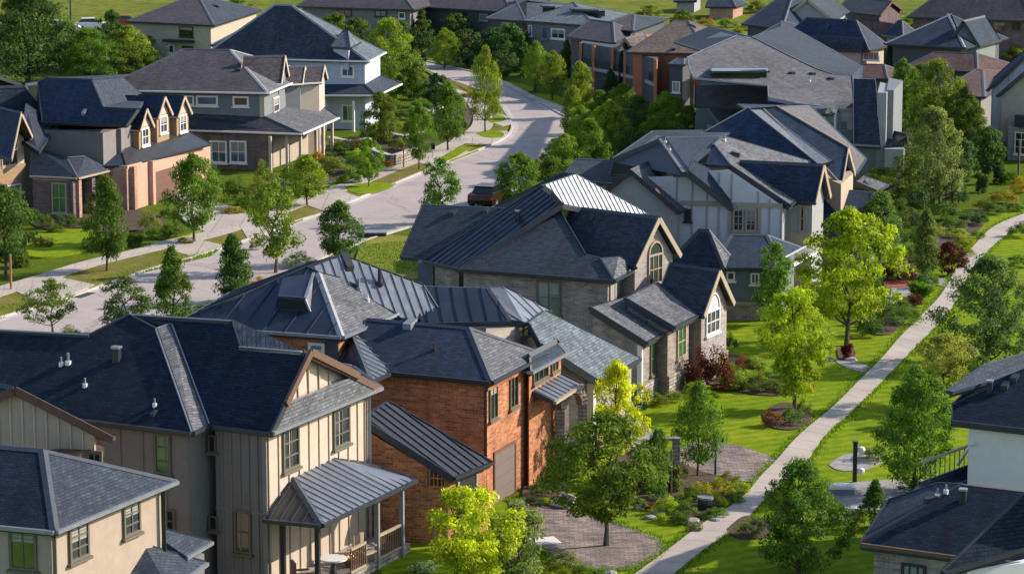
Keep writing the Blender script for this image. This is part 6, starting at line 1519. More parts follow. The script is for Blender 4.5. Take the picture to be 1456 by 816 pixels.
tree(1348, 392, 344, 40, 'far_b', 'purple', 'small purple-leaved tree next to the path, upper right', None, 'purple_tree')
tree(1404, 520, 362, 132, 'big_a', 'grey', 'large dark silvery tree on the lawn right of the path', None, 'large_tree')
tree(1342, 578, 476, 88, 'round_a', 'blossom', 'flowering yellow-green tree at the right side of the path', None, 'flowering_tree')
tree(1298, 700, 520, 112, 'big_b', 'green', 'large leafy tree beside the black post with white fittings', None, 'large_tree')
tree(1136, 816, 652, 124, 'big_a', 'mid', 'dense tree in the foreground lawn just right of the path', None, 'large_tree')
tree(1243, 752, 680, 54, 'cone_a', 'dark', 'small dark conifer left of the shaded brick house', None, 'conifer')
tree(992, 678, 545, 60, 'column_a', 'green', 'slender upright tree between paver driveway and shrub bed', None, 'young_tree')
tree(862, 777, 588, 142, 'round_a', 'green', 'round full-crowned tree planted in the near paver driveway', None, 'driveway_tree')
tree(876, 668, 512, 74, 'lime_a', 'yellow', 'bright yellow tree in front of the pale brick wall', None, 'yellow_tree')
tree(664, 870, 692, 138, 'lime_b', 'citrus', 'vivid lime tree at the bottom edge beside the brick lean-to', None, 'lime_tree')
tree(735, 850, 712, 104, 'airy_a', 'pale', 'loose pale bush-like tree at the bottom edge, right of the vivid lime tree', None)
tree(770, 655, 600, 60, 'far_b', 'deep', 'x', None) if False else None
tree(1446, 640, 560, 60, 'far_a', 'dark', 'x', None) if False else None
tree(935, 700, 610, 50, 'oval_b', 'mid', 'green tree climbing over the stone arbour in the shrub bed', None)
tree(1392, 600, 505, 60, 'far_a', 'mid', 'shaded tree behind the flowering tree, left of the white wall', None)

B1, B2, B3, B4, B5 = 'shrubs in the bed below the brick gable house', 'shrubs of the terraced garden', 'shrubs in the bed between the driveways', 'shrubs beside the grey-brick house', 'shrubs along the garden path'
S = [
 # left, front of houses
 (50, 318, 22, 30, 'dark', 'dark shrub at the foot of the left edge brick wall', 0, B1), (64, 325, 24, 26, 'green', 'rounded shrub left of the green porch window', 1, B1), (88, 322, 18, 26, 'dark', 'low dark shrub below the green porch window', 0, B1), (104, 324, 24, 26, 'mid', 'shrub at the first porch pillar', 1, B1),
 (122, 326, 22, 28, 'green', 'shrub with pinkish flowers between the porch pillars', 0, B1), (212, 330, 36, 38, 'light', 'big globe-shaped shrub right of the second street tree', 0, B1), (238, 310, 18, 24, 'dark', 'small dark shrub beside the brown garage door', 1, B1), (245, 338, 26, 50, 'green', 'spreading shrub at the foot of the driveway tree', 1, B1),
 (60, 352, 20, 40, 'olive', 'yellowish low bush on the small left lawn', 2, B1), (30, 380, 24, 50, 'olive', 'rough grass clump beside the wooden stake', 3, None), (130, 355, 18, 40, 'olive', 'rough bush behind the second street tree', 3, None), (190, 350, 20, 44, 'olive', 'low rough bush beside the pavement, left', 3, None),
 (310, 280, 40, 40, 'green', 'bush under the purple-brick windows, left', 0, B2), (335, 285, 42, 44, 'mid', 'bush under the purple-brick windows, middle', 1, B2), (362, 292, 46, 44, 'olive', 'bush under the purple-brick windows, right', 0, B2), (392, 282, 40, 44, 'grey', 'bush left of the porch columns', 1, B2), (330, 305, 14, 40, 'gold', 'golden groundcover bush beside the curved driveway', 2, B2),
 (415, 262, 34, 36, 'green', 'bush at the porch steps', 0, B2), (450, 262, 30, 36, 'lime', 'bright bush behind the small street tree', 1, B2), (480, 250, 30, 60, 'light', 'clipped hedge before the wraparound porch, left part', 0, B2), (520, 246, 28, 60, 'light', 'clipped hedge before the wraparound porch, right part', 0, B2),
 (486, 222, 28, 40, 'green', 'bush beside the last porch column', 1, B2), (455, 235, 24, 30, 'autumn', 'orange flowering bush by the porch', 2, B2), (512, 215, 22, 34, 'gold', 'golden bush on the garden terrace', 2, B2), (536, 226, 24, 36, 'green', 'bush above the retaining wall', 0, B2), (566, 214, 22, 34, 'light', 'light bush on the upper terrace', 1, B2),
 (560, 190, 22, 40, 'light', 'bush on the terrace below the light tree', 0, B2), (575, 170, 16, 44, 'dark', 'dark clipped hedge, top terrace', 0, B2), (585, 205, 18, 34, 'gold', 'yellow flowering bush behind the mailbox trees', 2, B2), (610, 185, 26, 40, 'dark', 'dark bush behind the nearer bend tree', 1, B2), (652, 192, 38, 26, 'mid', 'tall bush at the inner side of the curved pavement', 0, B2),
 (548, 240, 14, 36, 'rust', 'reddish groundcover at the wall foot', 2, B2), (665, 140, 12, 26, 'gold', 'yellowish bush on the verge of the far bend', 2, None), (600, 158, 20, 40, 'mid', 'bush between the dark rounded tree and the pavement', 1, None),
 (285, 236, 30, 24, 'mid', 'bush between the peach wall and the purple-brick wall', 0, None),
 # road side near
 (365, 412, 22, 44, 'autumn', 'orange flowering bush at the near kerb', 0, None), (372, 428, 26, 60, 'lime', 'yellow-green bush below the orange one', 1, None), (425, 380, 24, 50, 'light', 'light bush behind the metal roof edge', 0, None), (100, 488, 30, 40, 'silver', 'silvery bush under the sparse roadside tree', 1, None), (205, 478, 24, 40, 'grey', 'grey-green bush between the roadside trees', 2, None),
 (298, 446, 20, 60, 'green', 'low green bush at the kerb beside the navy ridge', 1, None), (365, 355, 14, 24, 'grey', 'small grey bush at the road edge', 2, None),
 # near bed
 (745, 745, 22, 40, 'grey', 'grey bush at the brick garage corner', 1, B3), (770, 705, 26, 36, 'grey', 'grey-leaved bush at the brick pillar', 0, B3), (790, 700, 22, 34, 'blue', 'dark bush right of the brick pillar', 0, B3), (778, 718, 12, 24, 'lime', 'small lime bush at the driveway top edge', 1, B3), (818, 660, 40, 44, 'deep', 'dark hedge below the pale brick wall', 0, B3), (790, 650, 30, 40, 'mid', 'bush in the stone arch corner', 1, B3),
 (905, 690, 44, 50, 'green', 'tall bush in the bed behind the driveway tree', 0, B3), (930, 712, 34, 44, 'mid', 'rounded green bush, left in the shrub bed', 1, B3), (958, 700, 44, 36, 'grey', 'grey-green upright bush in the shrub bed', 3, B3), (948, 730, 30, 40, 'lime', 'yellow-green bush at the rocks of the bed', 1, B3), (975, 738, 26, 44, 'green', 'green bush low in the bed, middle', 0, B3),
 (1000, 712, 32, 46, 'gold', 'golden-green mound under the slender tree', 1, B3), (1028, 705, 30, 44, 'gold', 'golden-green mound, right in the bed', 0, B3), (1050, 702, 22, 36, 'lime', 'lime mound at the right tip of the bed', 1, B3), (1005, 738, 16, 36, 'mid', 'dark low bush beside the black planter', 0, B3), (965, 680, 24, 34, 'olive', 'olive bush at the top of the bed', 1, B3), (922, 725, 16, 24, 'rust', 'rusty brown bush beside the rocks', 2, B3), (912, 660, 40, 30, 'dark', 'dark climbing bush left of the arbour', 0, B3),
 (1038, 690, 22, 40, 'olive', 'olive-gold mound at the upper right of the bed', 0, B3), (990, 755, 14, 24, 'silver', 'small silvery bush at the path corner of the bed', 2, B3),
 # grey brick house
 (988, 556, 74, 50, 'burgundy', 'tall burgundy bush at the arched window, left one', 0, B4), (1022, 556, 78, 50, 'burgundy', 'tall burgundy bush at the arched window, right one', 1, B4), (945, 562, 46, 26, 'olive', 'upright ornamental grass at the green window', 3, B4), (965, 558, 36, 26, 'mid', 'green bush at the second green window', 0, B4), (925, 575, 24, 34, 'green', 'bush at the pale house corner', 1, B4),
 (985, 565, 26, 34, 'light', 'light bush in front of the burgundy bushes', 1, B4), (1060, 532, 30, 44, 'rust', 'rust-coloured bush right of the burgundy pair', 0, B4), (1048, 552, 30, 60, 'light', 'wide yellow-green bush in the lawn bed', 1, B4), (1082, 556, 26, 60, 'green', 'wide green bush in the lawn bed', 0, B4), (1040, 498, 30, 22, 'deep', 'dark upright shrub at the far corner of the brick house', 0, B4), (1030, 555, 14, 40, 'rust', 'reddish groundcover along the lawn edge', 2, B4), (1100, 540, 22, 40, 'lime', 'lime bush under the open lime tree', 1, B4),
 # bark bed and path
 (1100, 606, 28, 40, 'rust', 'reddish-brown bush, left in the round bark bed', 2, B5), (1128, 604, 30, 40, 'mid', 'green bush in the middle of the round bark bed', 0, B5), (1145, 592, 28, 30, 'olive', 'olive bush, right in the round bark bed', 0, B5), (1150, 556, 14, 26, 'rust', 'small rusty bush near the lime tree trunk', 2, B5), (1204, 512, 26, 26, 'burgundy', 'brown cone-shaped shrub round the big lime trunk', 3, B5),
 (1260, 470, 38, 50, 'dark', 'dark bush between the lawn and the path, left', 0, B5), (1290, 462, 32, 50, 'mid', 'mid-green bush touching the path', 1, B5), (1240, 462, 30, 40, 'deep', 'deep green bush under the big lime tree', 0, B5), (1298, 438, 24, 40, 'purple', 'dark purple bush above the path', 1, B5), (1310, 424, 26, 56, 'green', 'feathery green bush by the path', 3, B5), (1285, 402, 28, 44, 'burgundy', 'burgundy bush on the red mulch', 0, B5), (1265, 398, 24, 34, 'burgundy', 'second burgundy bush on the red mulch, further left', 1, B5),
 (1372, 352, 22, 44, 'gold', 'golden groundcover beside the upper path', 1, B5), (1330, 335, 16, 40, 'lime', 'clipped lime hedge strip, left piece', 0, B5), (1360, 340, 16, 40, 'lime', 'clipped lime hedge strip, right piece', 0, B5), (1300, 352, 34, 44, 'dark', 'dark bush behind the conical tree', 0, B5), (1356, 330, 26, 44, 'green', 'bush at the upper garden edge', 1, B5), (1392, 322, 24, 30, 'deep', 'dark bush with blue flowers near the path', 0, B5), (1335, 362, 14, 40, 'olive', 'olive groundcover between hedge and purple tree', 2, B5),
 (1295, 300, 44, 60, 'deep', 'deep green bush below the pale willow', 0, B5), (1340, 312, 30, 60, 'mid', 'wide bush on the slope below the willow', 1, B5), (1380, 245, 50, 30, 'deep', 'narrow dark conifer-like shrub on the slope, left', 3, B5), (1405, 240, 50, 30, 'blue', 'narrow bluish shrub on the slope, right', 3, B5), (1440, 225, 28, 50, 'dark', 'hedge below the pale brick bay', 0, B5), (1425, 290, 22, 50, 'autumn', 'orange-brown bush on the upper slope', 1, B5), (1452, 275, 26, 40, 'gold', 'golden bush at the right edge above the path', 0, B5), (1400, 300, 20, 40, 'olive', 'olive bush on the slope beside the orange one', 0, B5), (1450, 338, 26, 40, 'dark', 'dark mound at the right edge below the path', 0, B5), (1445, 380, 18, 50, 'mid', 'low bush at the right edge behind the silvery tree', 0, B5), (1365, 262, 40, 40, 'dark', 'dark bush against the slope, centre', 0, B5),
 (1068, 764, 34, 44, 'olive', 'olive bush in the small bark bed beside the path', 0, B5), (1212, 745, 30, 44, 'dark', 'dark bush beside the white utility boxes', 1, B5), (1190, 742, 32, 36, 'mid', 'mid-green bush left of the white boxes', 0, B5), (1300, 700, 20, 60, 'deep', 'dark ground bush under the large leafy tree', 0, B5), (1242, 655, 26, 50, 'pale', 'pale wispy bush behind the black post', 2, B5), (1450, 545, 26, 50, 'dark', 'dark bush at the right edge above the roof', 1, B5), (1360, 590, 24, 60, 'mid', 'bush under the flowering tree', 1, B5), (1418, 540, 24, 60, 'dark', 'bush in shade beneath the silvery tree', 0, B5),
 # right of thicket & misc
 (1120, 560, 18, 30, 'lime', 'low lime bush at the lawn edge under the lime tree', 1, B4), (800, 812, 30, 60, 'olive', 'olive bush at the bottom edge by the paver driveway', 0, None), (835, 822, 20, 60, 'green', 'flowering bush at the bottom edge among rocks', 1, None), (700, 840, 60, 90, 'green', 'dense bush between the two bottom-edge trees', 0, None), (590, 760, 30, 30, 'deep', 'dark hedge plant at the brick wall, left', 3, None), (610, 765, 34, 30, 'deep', 'dark hedge plant at the brick wall, middle', 3, None), (632, 768, 34, 30, 'deep', 'dark hedge plant at the brick wall, right', 3, None), (600, 815, 24, 50, 'silver', 'silvery bush at the foot of the stone porch', 2, None),
 (840, 195, 26, 34, 'mid', 'bush at the outer kerb below the street trees', 0, None), (905, 150, 16, 30, 'dark', 'bush at the foot of the balcony house', 0, None), (925, 152, 16, 30, 'mid', 'bush below the blue-white wall', 1, None), (1010, 190, 34, 30, 'dark', 'bush against the brown lean-to wall', 0, None),
 (975, 70, 26, 34, 'light', 'light bush in the far field beside the tiny house', 0, None), (1005, 38, 14, 30, 'gold', 'yellowish bush before the tiny field house', 1, None), (1035, 40, 16, 34, 'light', 'bush right before the tiny field house', 0, None), (1060, 44, 14, 30, 'gold', 'golden weeds right of the tiny field house', 2, None), (1300, 32, 18, 34, 'light', 'bush between the brick end house and the corner house', 0, None), (1410, 66, 18, 40, 'lime', 'bright bush under the deep eave', 1, None), (1440, 62, 20, 40, 'light', 'bright bush at the right edge, far', 0, None),
 (60, 60, 24, 50, 'dark', 'dark bush in the top left field', 0, None), (140, 60, 18, 40, 'dark', 'dark low bush near the far parked vehicles', 1, None)]
S += [(x, by, hh, w, c, lab, v_, None) for x, by, hh, w, c, v_, lab in (
 (905, 575, 34, 40, 'green', 0, 'bush left of the pale corner board of the grey brick house'), (885, 600, 30, 40, 'mid', 1, 'bush at the left end of the grey brick bed'), (955, 572, 20, 34, 'light', 1, 'low light bush in front of the ornamental grass'), (1005, 570, 16, 40, 'mid', 0, 'low green bush at the lawn edge below the burgundy pair'), (1040, 540, 34, 40, 'green', 0, 'green bush right behind the rust-coloured one'), (1075, 530, 30, 50, 'light', 1, 'light green bush at the back of the lawn bed'), (1115, 545, 24, 40, 'green', 0, 'green bush right of the lime bush on the lawn bed'),
 (880, 718, 16, 34, 'green', 1, 'low bush at the trunk side of the near lawn strip'), (955, 695, 40, 44, 'green', 0, 'bush leaning on the arbour, right side'), (925, 690, 50, 44, 'green', 1, 'bush leaning on the arbour, left side'), (1045, 715, 18, 36, 'green', 0, 'low green bush at the right edge of the bed near the path'), (1022, 735, 16, 34, 'green', 1, 'green bush at the path side of the planter'), (965, 745, 18, 34, 'mid', 1, 'mid-green bush at the lower edge of the bed'),
 (1238, 478, 34, 50, 'mid', 1, 'bush right of the big lime trunk on the lawn edge'), (1275, 452, 34, 50, 'green', 0, 'bush in the middle between lawn and path'), (1318, 410, 30, 40, 'green', 1, 'green bush beside the flagstone patio'), (1262, 445, 30, 40, 'mid', 0, 'bush below the flagstone patio'), (1345, 375, 18, 40, 'green', 1, 'green clump beneath the purple tree'), (1305, 372, 30, 40, 'light', 0, 'light bush left of the conical tree'), (1375, 365, 14, 30, 'light', 1, 'light clump at the left path edge'), (1240, 350, 40, 50, 'green', 0, 'bush beside the low blue roof'), (1285, 375, 34, 40, 'mid', 1, 'bush above the red mulch'),
 (1145, 435, 40, 44, 'light', 1, 'light bush at the foot of the balcony railing'), (1172, 452, 36, 50, 'green', 0, 'green bush below the garden balcony, right'), (1060, 452, 24, 34, 'mid', 0, 'bush at the brick base of the blue-grey wing'), (1108, 470, 14, 50, 'olive', 2, 'low olive strip on the lawn behind the open lime tree'))]
S += [(x, by, hh, w, c, lab, v_, g_) for x, by, hh, w, c, v_, lab, g_ in (
 (80, 333, 16, 30, 'green', 1, 'low green bush in front of the green porch window bed', B1), (140, 320, 20, 26, 'mid', 0, 'bush below the rightmost porch pillar', B1), (165, 318, 22, 26, 'dark', 1, 'dark bush at the pink brick pillars', B1), (222, 340, 20, 36, 'green', 0, 'bush in front of the globe-shaped shrub', B1), (262, 348, 14, 30, 'olive', 2, 'low olive clump under the driveway tree', B1),
 (300, 262, 34, 30, 'dark', 1, 'dark bush under the left white window', B2), (350, 300, 30, 36, 'green', 1, 'front bush below the right white window', B2), (378, 268, 46, 34, 'light', 0, 'tall bush at the white corner of the brick wall', B2), (402, 300, 26, 40, 'gold', 2, 'gold-green clump at the driveway curve', B2), (430, 250, 36, 30, 'green', 1, 'bush before the middle porch columns', B2), (495, 262, 20, 44, 'mid', 1, 'front low hedge bush by the lawn strip', B2),
 (470, 240, 26, 40, 'mid', 0, 'dense bush between hedge and porch', B2), (505, 232, 24, 34, 'lime', 1, 'lime bush on the lower terrace', B2), (545, 206, 22, 34, 'mid', 1, 'bush left on the upper terrace', B2), (525, 200, 26, 30, 'dark', 0, 'dark bush at the foot of the blue wall', B2), (600, 198, 22, 34, 'green', 0, 'bush right of the upper terrace wall', B2), (630, 178, 30, 34, 'green', 1, 'bush right behind the second bend tree', B2), (590, 180, 20, 30, 'autumn', 2, 'orange flowering clump on the upper terrace', B2), (650, 158, 26, 28, 'light', 0, 'light bush at the tip of the inner bend', B2), (610, 135, 20, 40, 'green', 1, 'bush left of the far paved path', B2), (560, 156, 18, 36, 'olive', 2, 'olive bush under the large billowing tree', B2),
 (1290, 330, 40, 50, 'deep', 0, 'deep green bush left of the hedge strips', B5), (1268, 352, 40, 46, 'mid', 1, 'bush at the foot of the grey-green tree', B5), (1275, 318, 40, 44, 'dark', 0, 'dark bush below the low brownish tree', B5), (1320, 290, 30, 46, 'dark', 1, 'dark bush under the pale willow trunk', B5), (1360, 292, 30, 44, 'deep', 0, 'deep bush behind the low rail fence', B5), (1395, 275, 34, 30, 'deep', 3, 'narrow dark shrub in the middle of the slope', B5), (1420, 262, 36, 30, 'blue', 3, 'narrow blue-green shrub right on the slope', B5), (1345, 262, 50, 34, 'deep', 3, 'tall narrow shrub beside the willow', B5), (1380, 320, 24, 40, 'mid', 1, 'bush just above the path bend', B5), (1415, 305, 20, 36, 'dark', 0, 'dark mound along the upper path edge', B5), (1438, 262, 24, 40, 'mid', 1, 'bush above the orange-brown one', B5), (1325, 372, 22, 40, 'mid', 0, 'bush left of the purple tree', B5), (1390, 340, 14, 26, 'green', 1, 'small bush at the path edge near the gold groundcover', B5), (1250, 425, 30, 44, 'mid', 0, 'bush right of the garden balcony', B5), (1232, 400, 34, 40, 'dark', 1, 'dark bush behind the big lime tree', B5), (1310, 322, 26, 40, 'green', 1, 'green bush in front of the orange wooden post', B5),
 (1440, 300, 16, 40, 'olive', 2, 'olive clump at the right edge above the path', B5), (1405, 226, 46, 30, 'dark', 3, 'dark upright shrub below the edge house', B5), (1370, 220, 40, 50, 'dark', 0, 'dark undergrowth bush below the leafy tree', B5), (1300, 250, 44, 50, 'dark', 1, 'dark undergrowth bush left of the willow', B5), (1300, 215, 40, 50, 'mid', 0, 'undergrowth bush at the tower foot', B5),
 (970, 552, 30, 36, 'green', 1, 'green bush before the left burgundy bush', B4), (1068, 546, 24, 44, 'lime', 1, 'lime-green bush in the middle of the lawn bed', B4), (1098, 556, 20, 40, 'olive', 0, 'olive bush at the right end of the lawn bed', B4), (940, 578, 18, 30, 'olive', 2, 'small olive bush at the second wing corner', B4), (905, 590, 26, 34, 'mid', 0, 'bush between the yellow tree and the brick corner', B4),
 (940, 742, 14, 26, 'lime', 1, 'small lime bush at the bottom tip of the bed', B3), (1018, 722, 28, 40, 'lime', 0, 'lime-gold mound in the centre of the bed', B3), (985, 715, 34, 40, 'green', 1, 'green mound left of the golden ones', B3), (915, 700, 30, 34, 'mid', 1, 'green bush right behind the driveway tree crown', B3), (895, 706, 24, 30, 'rust', 2, 'reddish bush low beside the driveway tree', B3), (970, 722, 24, 36, 'light', 0, 'light green mound in the middle of the bed', B3), (760, 720, 18, 34, 'blue', 0, 'bluish bush at the garage end of the bed', B3), (805, 690, 30, 40, 'dark', 1, 'dark bush under the left crown of the driveway tree', B3), (835, 668, 34, 40, 'deep', 0, 'dark bush at the end wall of the pale brick house', B3))]
for x, by, hh, w, col, lab, var, grp in S: shrub(x, by, hh, w, col, lab, var, group=grp)

# far-off woods that read as one mass behind the top-left houses
rnd = random.Random(5); v, f, uv = [], [], []
for k in range(60):
    x, by = rnd.uniform(-60, 250), rnd.uniform(98, 128)
    p = P(x, by, 0)
    if not (x < 60 or by < 118): continue
    c = p + V((0, 0, rnd.uniform(1, 3.2)))
    for j in range(260):
        d = V((rnd.gauss(0, 1), rnd.gauss(0, 1), rnd.gauss(0, .8))).normalized(); leaf_quads(v, f, uv, c + d * 1.9 * rnd.random() ** .4, .22, rnd, (d + V((0, -.2, .6))).normalized(), rnd.random(), rnd.random() * .6)
me = bpy.data.meshes.new('hedgerow'); me.from_pydata(v, [], f); me.materials.append(MATS['leaf']); ul = me.uv_layers.new(name='UVMap'); ul.data.foreach_set('uv', [c for t in uv for c in t])
ob = bpy.data.objects.new('undergrowth', me); C.objects.link(ob); ob.color = (.05, .10, .03, 1); ob['kind'] = 'stuff'
# ------------------------------------------------------------------ street furniture, car, garden things
def post_thing(x, by, ty, r, mat, label, name, cat, z1=None):
    p = P(x, by, 0); z = z1 or row_z(p, ty); mb = MB(); mb.tube([p - V((0, 0, .1)), p + V((0, 0, z))], r, mat, 8); return p, z, mb
for x, by, ty, r, mat, name, lab, cat in (
    (16, 414, 362, .07, 'post_wood', 'wooden_stake', 'orange-brown wooden stake beside the pavement at the left edge', 'stake'),
    (574, 241, 205, .06, 'post_wood', 'wooden_stake', 'thin wooden stake on the verge before the inner bend', 'stake'),
    (1313, 298, 275, .10, 'post_wood', 'wooden_stake', 'thick orange wooden post among the shrubs below the willow', 'stake'),
    (1017, 676, 616, .045, 'dark_paint', 'tree_stake', 'black stake at the edge of the far paver driveway', 'stake'),
    (759, 792, 740, .05, 'brown_wood', 'tree_stake', 'brown stake at the lower left of the near paver driveway', 'stake'),
    (954, 724, 640, .04, 'brown_wood', 'tree_stake', 'thin dark stake standing in the shrub bed', 'stake'),
    (1448, 250, 200, .08, 'brown_wood', 'tree_stake', 'grey-brown stake below the pale brick bay', 'stake')):
    p, z, mb = post_thing(x, by, ty, r, mat, lab, name, cat); mb.blob(p + V((0, 0, z)), r * 1.1, r * 1.1, r * .5, mat); tag(mb.build(name, None), lab, cat)
# sign post with two white fittings
p = P(1215, 686, 0); z = row_z(p, 629)
o = thing('black_post', (p.x, p.y, 0), 'square black post on the lawn with two white lamp heads on its side', 'post')
mb = MB(); mb.bar(p - V((0, 0, .1)), p + V((0, 0, z)), .16, .16, 'dark_paint', up=V((0, 1, 0))); mb.bar(p + V((0, 0, z)), p + V((0, 0, z + .05)), .22, .22, 'dark_paint', up=V((0, 1, 0))); mb.build('post', o)
for zz in (z - .28, .5):
    mb = MB(); mb.blob(p + V((.24, -.05, zz)), .17, .15, .15, 'white_paint', 10, 6, .05); mb.bar(p + V((.05, 0, zz + .05)), p + V((.2, -.03, zz + .08)), .05, .05, 'dark_paint'); mb.build('lamp_head', o)
# utility boxes
for x, by, w, d, hh, lab in ((1195, 702, 1.0, .7, .28, 'low white utility box with dark base, beside the black post'), (1212, 738, .55, .4, .35, 'small white utility box in front of the dark conifer')):
    p = P(x, by, 0); o = thing('utility_box', (p.x, p.y, 0), lab, 'utility box'); U_, N_ = V((1, 0, 0)), V((0, -1, 0))
    mb = MB(); mb.box(p, U_, N_, -w / 2, w / 2, -d / 2, d / 2, 0, hh, 'grey_paint'); mb.build('base', o)
    mb = MB(); mb.box(p, U_, N_, -w / 2 - .04, w / 2 + .04, -d / 2 - .04, d / 2 + .04, hh, hh + .08, 'white_paint'); mb.box(p, U_, N_, -w / 2 + .08, w / 2 - .08, -d / 2 + .06, d / 2 - .06, hh + .08, hh + .12, 'white_paint'); mb.build('lid', o)
# bollard lights and a street lamp
for x, by, ty, lab in ((760, 132, 109, 'dark bollard light on the outer verge, left one'), (785, 142, 118, 'dark bollard light on the outer verge, right one')):
    p = P(x, by, 0); z = row_z(p, ty); o = thing('bollard_light', (p.x, p.y, 0), lab, 'bollard light', 'bollard lights on the outer verge')
    mb = MB(); mb.tube([p, p + V((0, 0, z))], .09, 'dark_paint'); mb.build('post', o); mb = MB(); mb.blob(p + V((0, 0, z + .1)), .18, .18, .16, 'white_paint', 8, 5, .02); mb.build('globe', o)
p = P(101, 46, 0); z = row_z(p, -12); o = thing('street_lamp', (p.x, p.y, 0), 'tall dark street lamp pole rising out of the top left edge', 'street lamp')
mb = MB(); mb.tube([p, p + V((0, 0, z))], [.14, .08], 'dark_paint'); mb.build('pole', o); mb = MB(); mb.bar(p + V((0, 0, z)), p + V((1.6, 0, z + .2)), .1, .08, 'dark_paint'); mb.build('arm', o); mb = MB(); mb.box(p + V((1.5, 0, 0)), V((1, 0, 0)), V((0, -1, 0)), 0, .7, -.15, .15, z + .12, z + .26, 'grey_paint'); mb.build('lamp_head', o)
# mailbox
p = P(615, 226, 0); o = thing('mailbox', (p.x, p.y, 0), 'small dark blue mailbox on a short post beside the pavement at the bend', 'mailbox')
mb = MB(); mb.bar(p, p + V((0, 0, .75)), .1, .1, 'white_paint', up=V((0, 1, 0))); mb.build('post', o)
mb = MB(); mb.box(p, V((1, 0, 0)), V((0, -1, 0)), -.2, .2, -.28, .28, .75, 1.05, 'navy_paint'); mb.tube([p + V((0, -.28, 1.05)), p + V((0, .28, 1.05))], .2, 'navy_paint', 12); mb.build('box', o)
# low tub with a plank near the kerb and kerb drain
mb = MB(); p = P(118, 420, .0); 
a, b_ = P(110, 423, .03), P(130, 416, .03); mb.bar(a, b_, .5, .03, 'dark_paint'); 
for k in range(6): mb.bar(a.lerp(b_, (k + .5) / 6) + V((-.2, .1, .02)), a.lerp(b_, (k + .5) / 6) + V((.2, -.1, .02)), .04, .02, 'steel_gutter')
tag(mb.build('storm_drain', None), 'dark storm drain grate at the left kerb before the first apron', 'drain')
p = P(529, 337, 0); mb = MB(); mb.box(p, V((1, 0, 0)), V((0, -1, 0)), -.9, .9, -.35, .35, 0, .28, 'dark_paint'); mb.box(p, V((1, 0, 0)), V((0, -1, 0)), -.95, .95, -.4, .4, .28, .34, 'grey_paint'); tag(mb.build('drain_box', None), 'long low dark kerb inlet box at the near kerb by the golden lawn', 'drain')

# parked car, seen from the rear quarter, half behind the bushy tree
def car(x, by, ang, label, paint='car_paint'):
    p = P(x, by, 0); o = thing('parked_car', (p.x, p.y, 0), label, 'car'); f = V((math.cos(ang), math.sin(ang), 0)); s = V((f.y, -f.x, 0))
    W3 = lambda a, b_, z: p + f * a + s * b_ + V((0, 0, z))
    prof = [(-2.15, .35), (-2.2, .62), (-2.15, .95), (-1.75, 1.05), (-1.2, 1.08), (.85, 1.02), (1.7, .88), (2.15, .72), (2.2, .45), (2.1, .3)]
    mb = MB(); L = [W3(a, -.88, z) for a, z in prof]; Rr_ = [W3(a, .88, z) for a, z in prof]; n = len(prof)
    mb.poly(L, paint); mb.poly(Rr_[::-1], paint)
    for i in range(n): mb.poly([L[i], Rr_[i], Rr_[(i + 1) % n], L[(i + 1) % n]][::-1], paint)
    mb.build('body', o)
    cb = [(-1.75, 1.04), (-1.35, 1.42), (-.7, 1.5), (.1, 1.46), (.9, 1.03)]
    mb = MB(); L = [W3(a, -.74 + (z - 1.03) * .25, z) for a, z in cb]; Rr_ = [W3(a, .74 - (z - 1.03) * .25, z) for a, z in cb]; mb.poly(L, 'glass_dark'); mb.poly(Rr_[::-1], 'glass_dark')
    for i in range(4): mb.poly([L[i], L[i + 1], Rr_[i + 1], Rr_[i]], 'glass_dark' if i in (0, 3) else paint)
    mb.build('cabin', o)
    mb = MB(); mb.bar(W3(-1.4, 0, 1.46), W3(.15, 0, 1.5), 1.3, .05, paint); mb.build('car_roof', o)
    for a in (-1.35, 1.35):
        for b_ in (-.84, .84):
            mb = MB(); mb.tube([W3(a, b_ - .1, .33), W3(a, b_ + .1, .33)], .33, 'tyre_and_shade_black', 14); w_ = mb.build('wheel', o); mb = MB(); e = .11 if b_ > 0 else -.11; mb.tube([W3(a, b_ + e * .8, .33), W3(a, b_ + e, .33)], .2, 'steel_gutter', 10); mb.build('rim', w_)
    for b_ in (-.7, .7):
        mb = MB(); mb.box(W3(-2.2, b_, 0), s, -f, -.15, .15, -.02, .04, .68, .84, 'red_flower'); mb.build('tail_light', o)
        mb = MB(); mb.box(W3(2.17, b_, 0), s, f, -.15, .15, -.02, .05, .58, .7, 'white_paint'); mb.build('headlight', o)
    return o
car(697, 292, 1.25, 'dark maroon car parked at the near kerb, half hidden by a bushy tree')
for x, by, lab, m in ((88, 47, 'tiny white far vehicle beside the street lamp pole', 'white_paint'), (133, 44, 'tiny pale far vehicle right of the first one', 'white_paint'), (182, 40, 'tiny red far vehicle beside the tan house', 'red_mulch')): car(x, by, .1, lab, m)

# planter in the shrub bed
p = P(1003, 726, 0); o = thing('planter', (p.x, p.y, 0), 'dark blue-black barrel planter between the golden mounds', 'planter')
mb = MB(); mb.tube([p, p + V((0, 0, .3)), p + V((0, 0, .55))], [.24, .32, .3], 'navy_paint', 12); mb.build('pot', o); mb = MB(); mb.tube([p + V((0, 0, .5)), p + V((0, 0, .58))], .33, 'grey_paint', 12); mb.build('rim', o)
# stone arbour in the bed
p = P(945, 690, 0); o = thing('arbour', (p.x, p.y, 0), 'pale stone arbour pillar overgrown with leaves behind the shrub bed', 'arbour')
for dx in (-.45, .45):
    mb = MB(); mb.bar(p + V((dx, 0, 0)), p + V((dx, 0, 1.9)), .3, .3, 'ledge_stone', up=V((0, 1, 0))); mb.build('pillar', o)
mb = MB(); mb.bar(p + V((-.6, 0, 1.95)), p + V((.6, 0, 1.95)), .3, .1, 'ledge_stone'); mb.build('cap', o)
